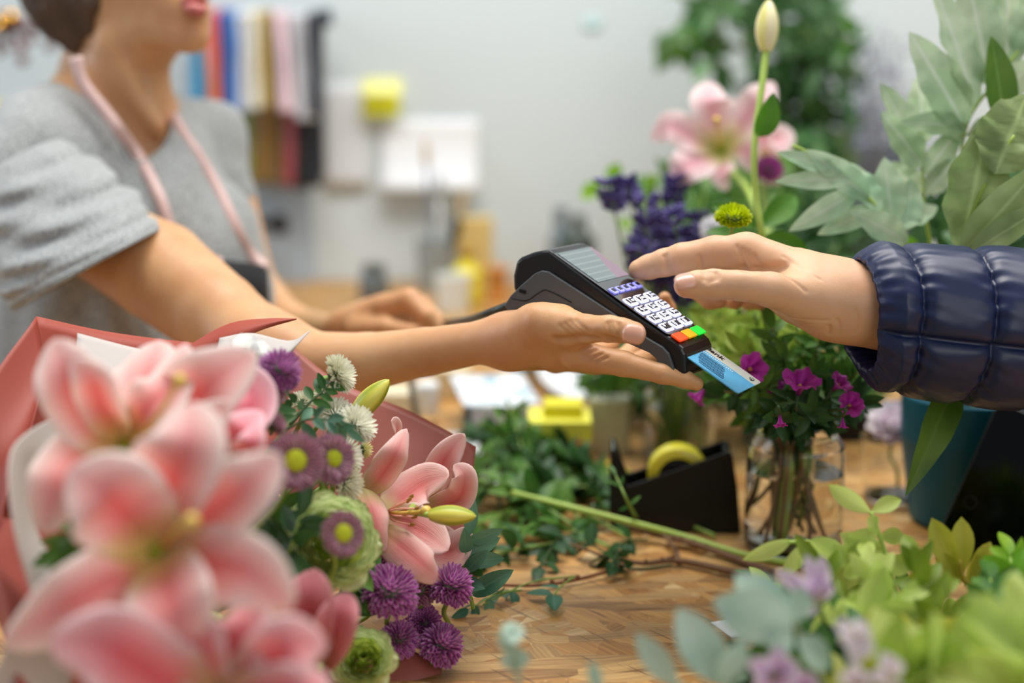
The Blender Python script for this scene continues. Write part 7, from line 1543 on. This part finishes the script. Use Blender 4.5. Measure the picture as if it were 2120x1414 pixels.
for i, (pts, L_, W_, m, lb) in enumerate(S):
    fs_(lb, pts, L_, W_, m, 16 if i in (5, 6) else 20, 700+i, t0=.1, jit=.35, droop=.0, ang=.85, r=.002)
# twisted single leaf by the twigs
t = thing('fallen_leaf', 'single dark curled leaf standing in front of the twigs', 'leaf', P(1600, 1235, .98)); mb = MB(); a, b = P(1588, 1212, .98), P(1522, 1176, .98); leaf(mb, a, b-a, UPV+TOCAM*.2, (b-a).length, .008, .1, .3, n=12); tube(mb, [a, P(1600, 1235, .97), P(1640, 1300, .93)], .0007, 5); mb.build('blade', G_mid, t)
# eucalyptus
def euc(label, d, leaves, stem, seed, group=None):
    t = thing('eucalyptus_sprig', label, 'eucalyptus', P(*stem[0])); mb = MB(); tube(mb, [P(*q) for q in stem], [.0016, .0012], 8, n=24); mb.build('stem', mat('eucalyptus_stem', (150, 170, 140), .6), t); mb = MB(); rn = random.Random(seed)
    for x, y, x2, y2, w_ in leaves: a, b = P(x, y, d+rn.uniform(-.01, .01)), P(x2, y2, d+rn.uniform(-.02, .01)); leaf(mb, a, b-a, TOCAM+rv(rn, .3), (b-a).length*1.06, R_(w_, d), .12, .08, pw=1.0, n=12)
    mb.build('leaves', G_euc, t); return t
euc('pale eucalyptus tip with two round leaves standing alone over the chipboard', .76, [(1064, 1335, 1058, 1285, 48), (1064, 1338, 1068, 1388, 62), (1066, 1336, 1035, 1320, 40)], [(1064, 1300, .76), (1066, 1360, .76), (1080, 1460, .76), (1100, 1600, .80)], 1)
euc('blurred pale eucalyptus leaf at the bottom edge near the middle', .74, [(1400, 1420, 1322, 1318, 56), (1240, 1430, 1225, 1372, 30)], [(1400, 1410, .74), (1420, 1450, .74), (1430, 1600, .78)], 2)
euc('broad pale eucalyptus leaf left of the lilac flower', .73, [(1500, 1420, 1410, 1268, 92), (1490, 1420, 1540, 1330, 60)], [(1490, 1400, .73), (1520, 1450, .73), (1520, 1600, .78)], 3)
euc('cluster of wide pale eucalyptus leaves in the front right greenery', .74, [(1640, 1300, 1490, 1250, 110), (1640, 1300, 1530, 1190, 96), (1640, 1300, 1590, 1330, 80), (1640, 1290, 1660, 1220, 70), (1650, 1320, 1720, 1380, 70)], [(1640, 1280, .74), (1680, 1360, .75), (1720, 1460, .76), (1730, 1600, .8)], 4)
euc('small grey-green eucalyptus sprig near the right edge', .88, [(2030, 1260, 2050, 1180, 44), (2060, 1240, 2020, 1220, 40), (2040, 1280, 2085, 1230, 44), (2040, 1290, 1990, 1280, 44)], [(2040, 1240, .88), (2050, 1330, .88), (2060, 1480, .88)], 5)
# lilac flowers
lilac = petalmat('lilac_petal', (206, 170, 216), (222, 196, 230), (238, 226, 244), (220, 216, 190), tr=.4)
def star(label, c, d, ends, wpx, stem, pale=None, name='lilac_flower'):
    t = thing(name, label, 'lilac flower', P(*c, d))
    for k, (x, y) in enumerate(ends):
        a, b = P(*c, d), P(x, y, d-.012); mb = MB(); petal(mb, [a, (a+b)/2+TOCAM*.006, b], R_(wpx, d), TOCAM+rv(rnd, .2), .3, .03, 1.0, 12, 9); mb.build('petal', pale or lilac, t)
    mb = MB(); tube(mb, [P(*c, d)]+[P(*q) for q in stem], .0014, 7); mb.build('stem', stem_g, t); return t
star('lilac star flower above the pale eucalyptus cluster', (1692, 1248), .80, [(1668, 1148), (1700, 1150), (1605, 1180), (1640, 1270), (1712, 1200)], 36, [(1720, 1330, .85), (1740, 1470, .86)])
star('lilac-pink flower at the bottom edge beside the broad eucalyptus leaf', (1600, 1400), .74, [(1548, 1368), (1610, 1335), (1630, 1420), (1560, 1430), (1650, 1370)], 44, [(1620, 1450, .75), (1640, 1520, .78)])
star('second lilac-pink flower cropped at bottom edge right of the first', (1655, 1430), .76, [(1640, 1380), (1680, 1390), (1615, 1420), (1700, 1430)], 36, [(1660, 1480, .77), (1670, 1530, .78)])
palep = petalmat('pale_pink_white', (226, 206, 218), (236, 224, 230), (246, 240, 244), (220, 216, 190), tr=.4)
star('pale pink-white flower in the middle of the front right greenery', (1765, 1310), .72, [(1728, 1292), (1795, 1290), (1800, 1360), (1770, 1380), (1740, 1330)], 38, [(1790, 1400, .81), (1800, 1500, .82)], palep)
star('small pale blossom lower right of the pale pink-white flower', (1840, 1400), .71, [(1822, 1350), (1850, 1360), (1800, 1400), (1848, 1430)], 34, [(1850, 1450, .81), (1850, 1520, .82)], palep)
star('pale blossom at the bottom edge left of the small pale one', (1770, 1415), .71, [(1760, 1375), (1735, 1400), (1790, 1390), (1780, 1440)], 30, [(1780, 1460, .8), (1790, 1520, .8)], palep)
# sheet of white paper just visible under the eucalyptus
a = T(1500, 1290); flat('paper_scrap', 'white paper scrap under the eucalyptus on the counter', 'paper', T(1530, 1300), .03, .03, whitep, .4)
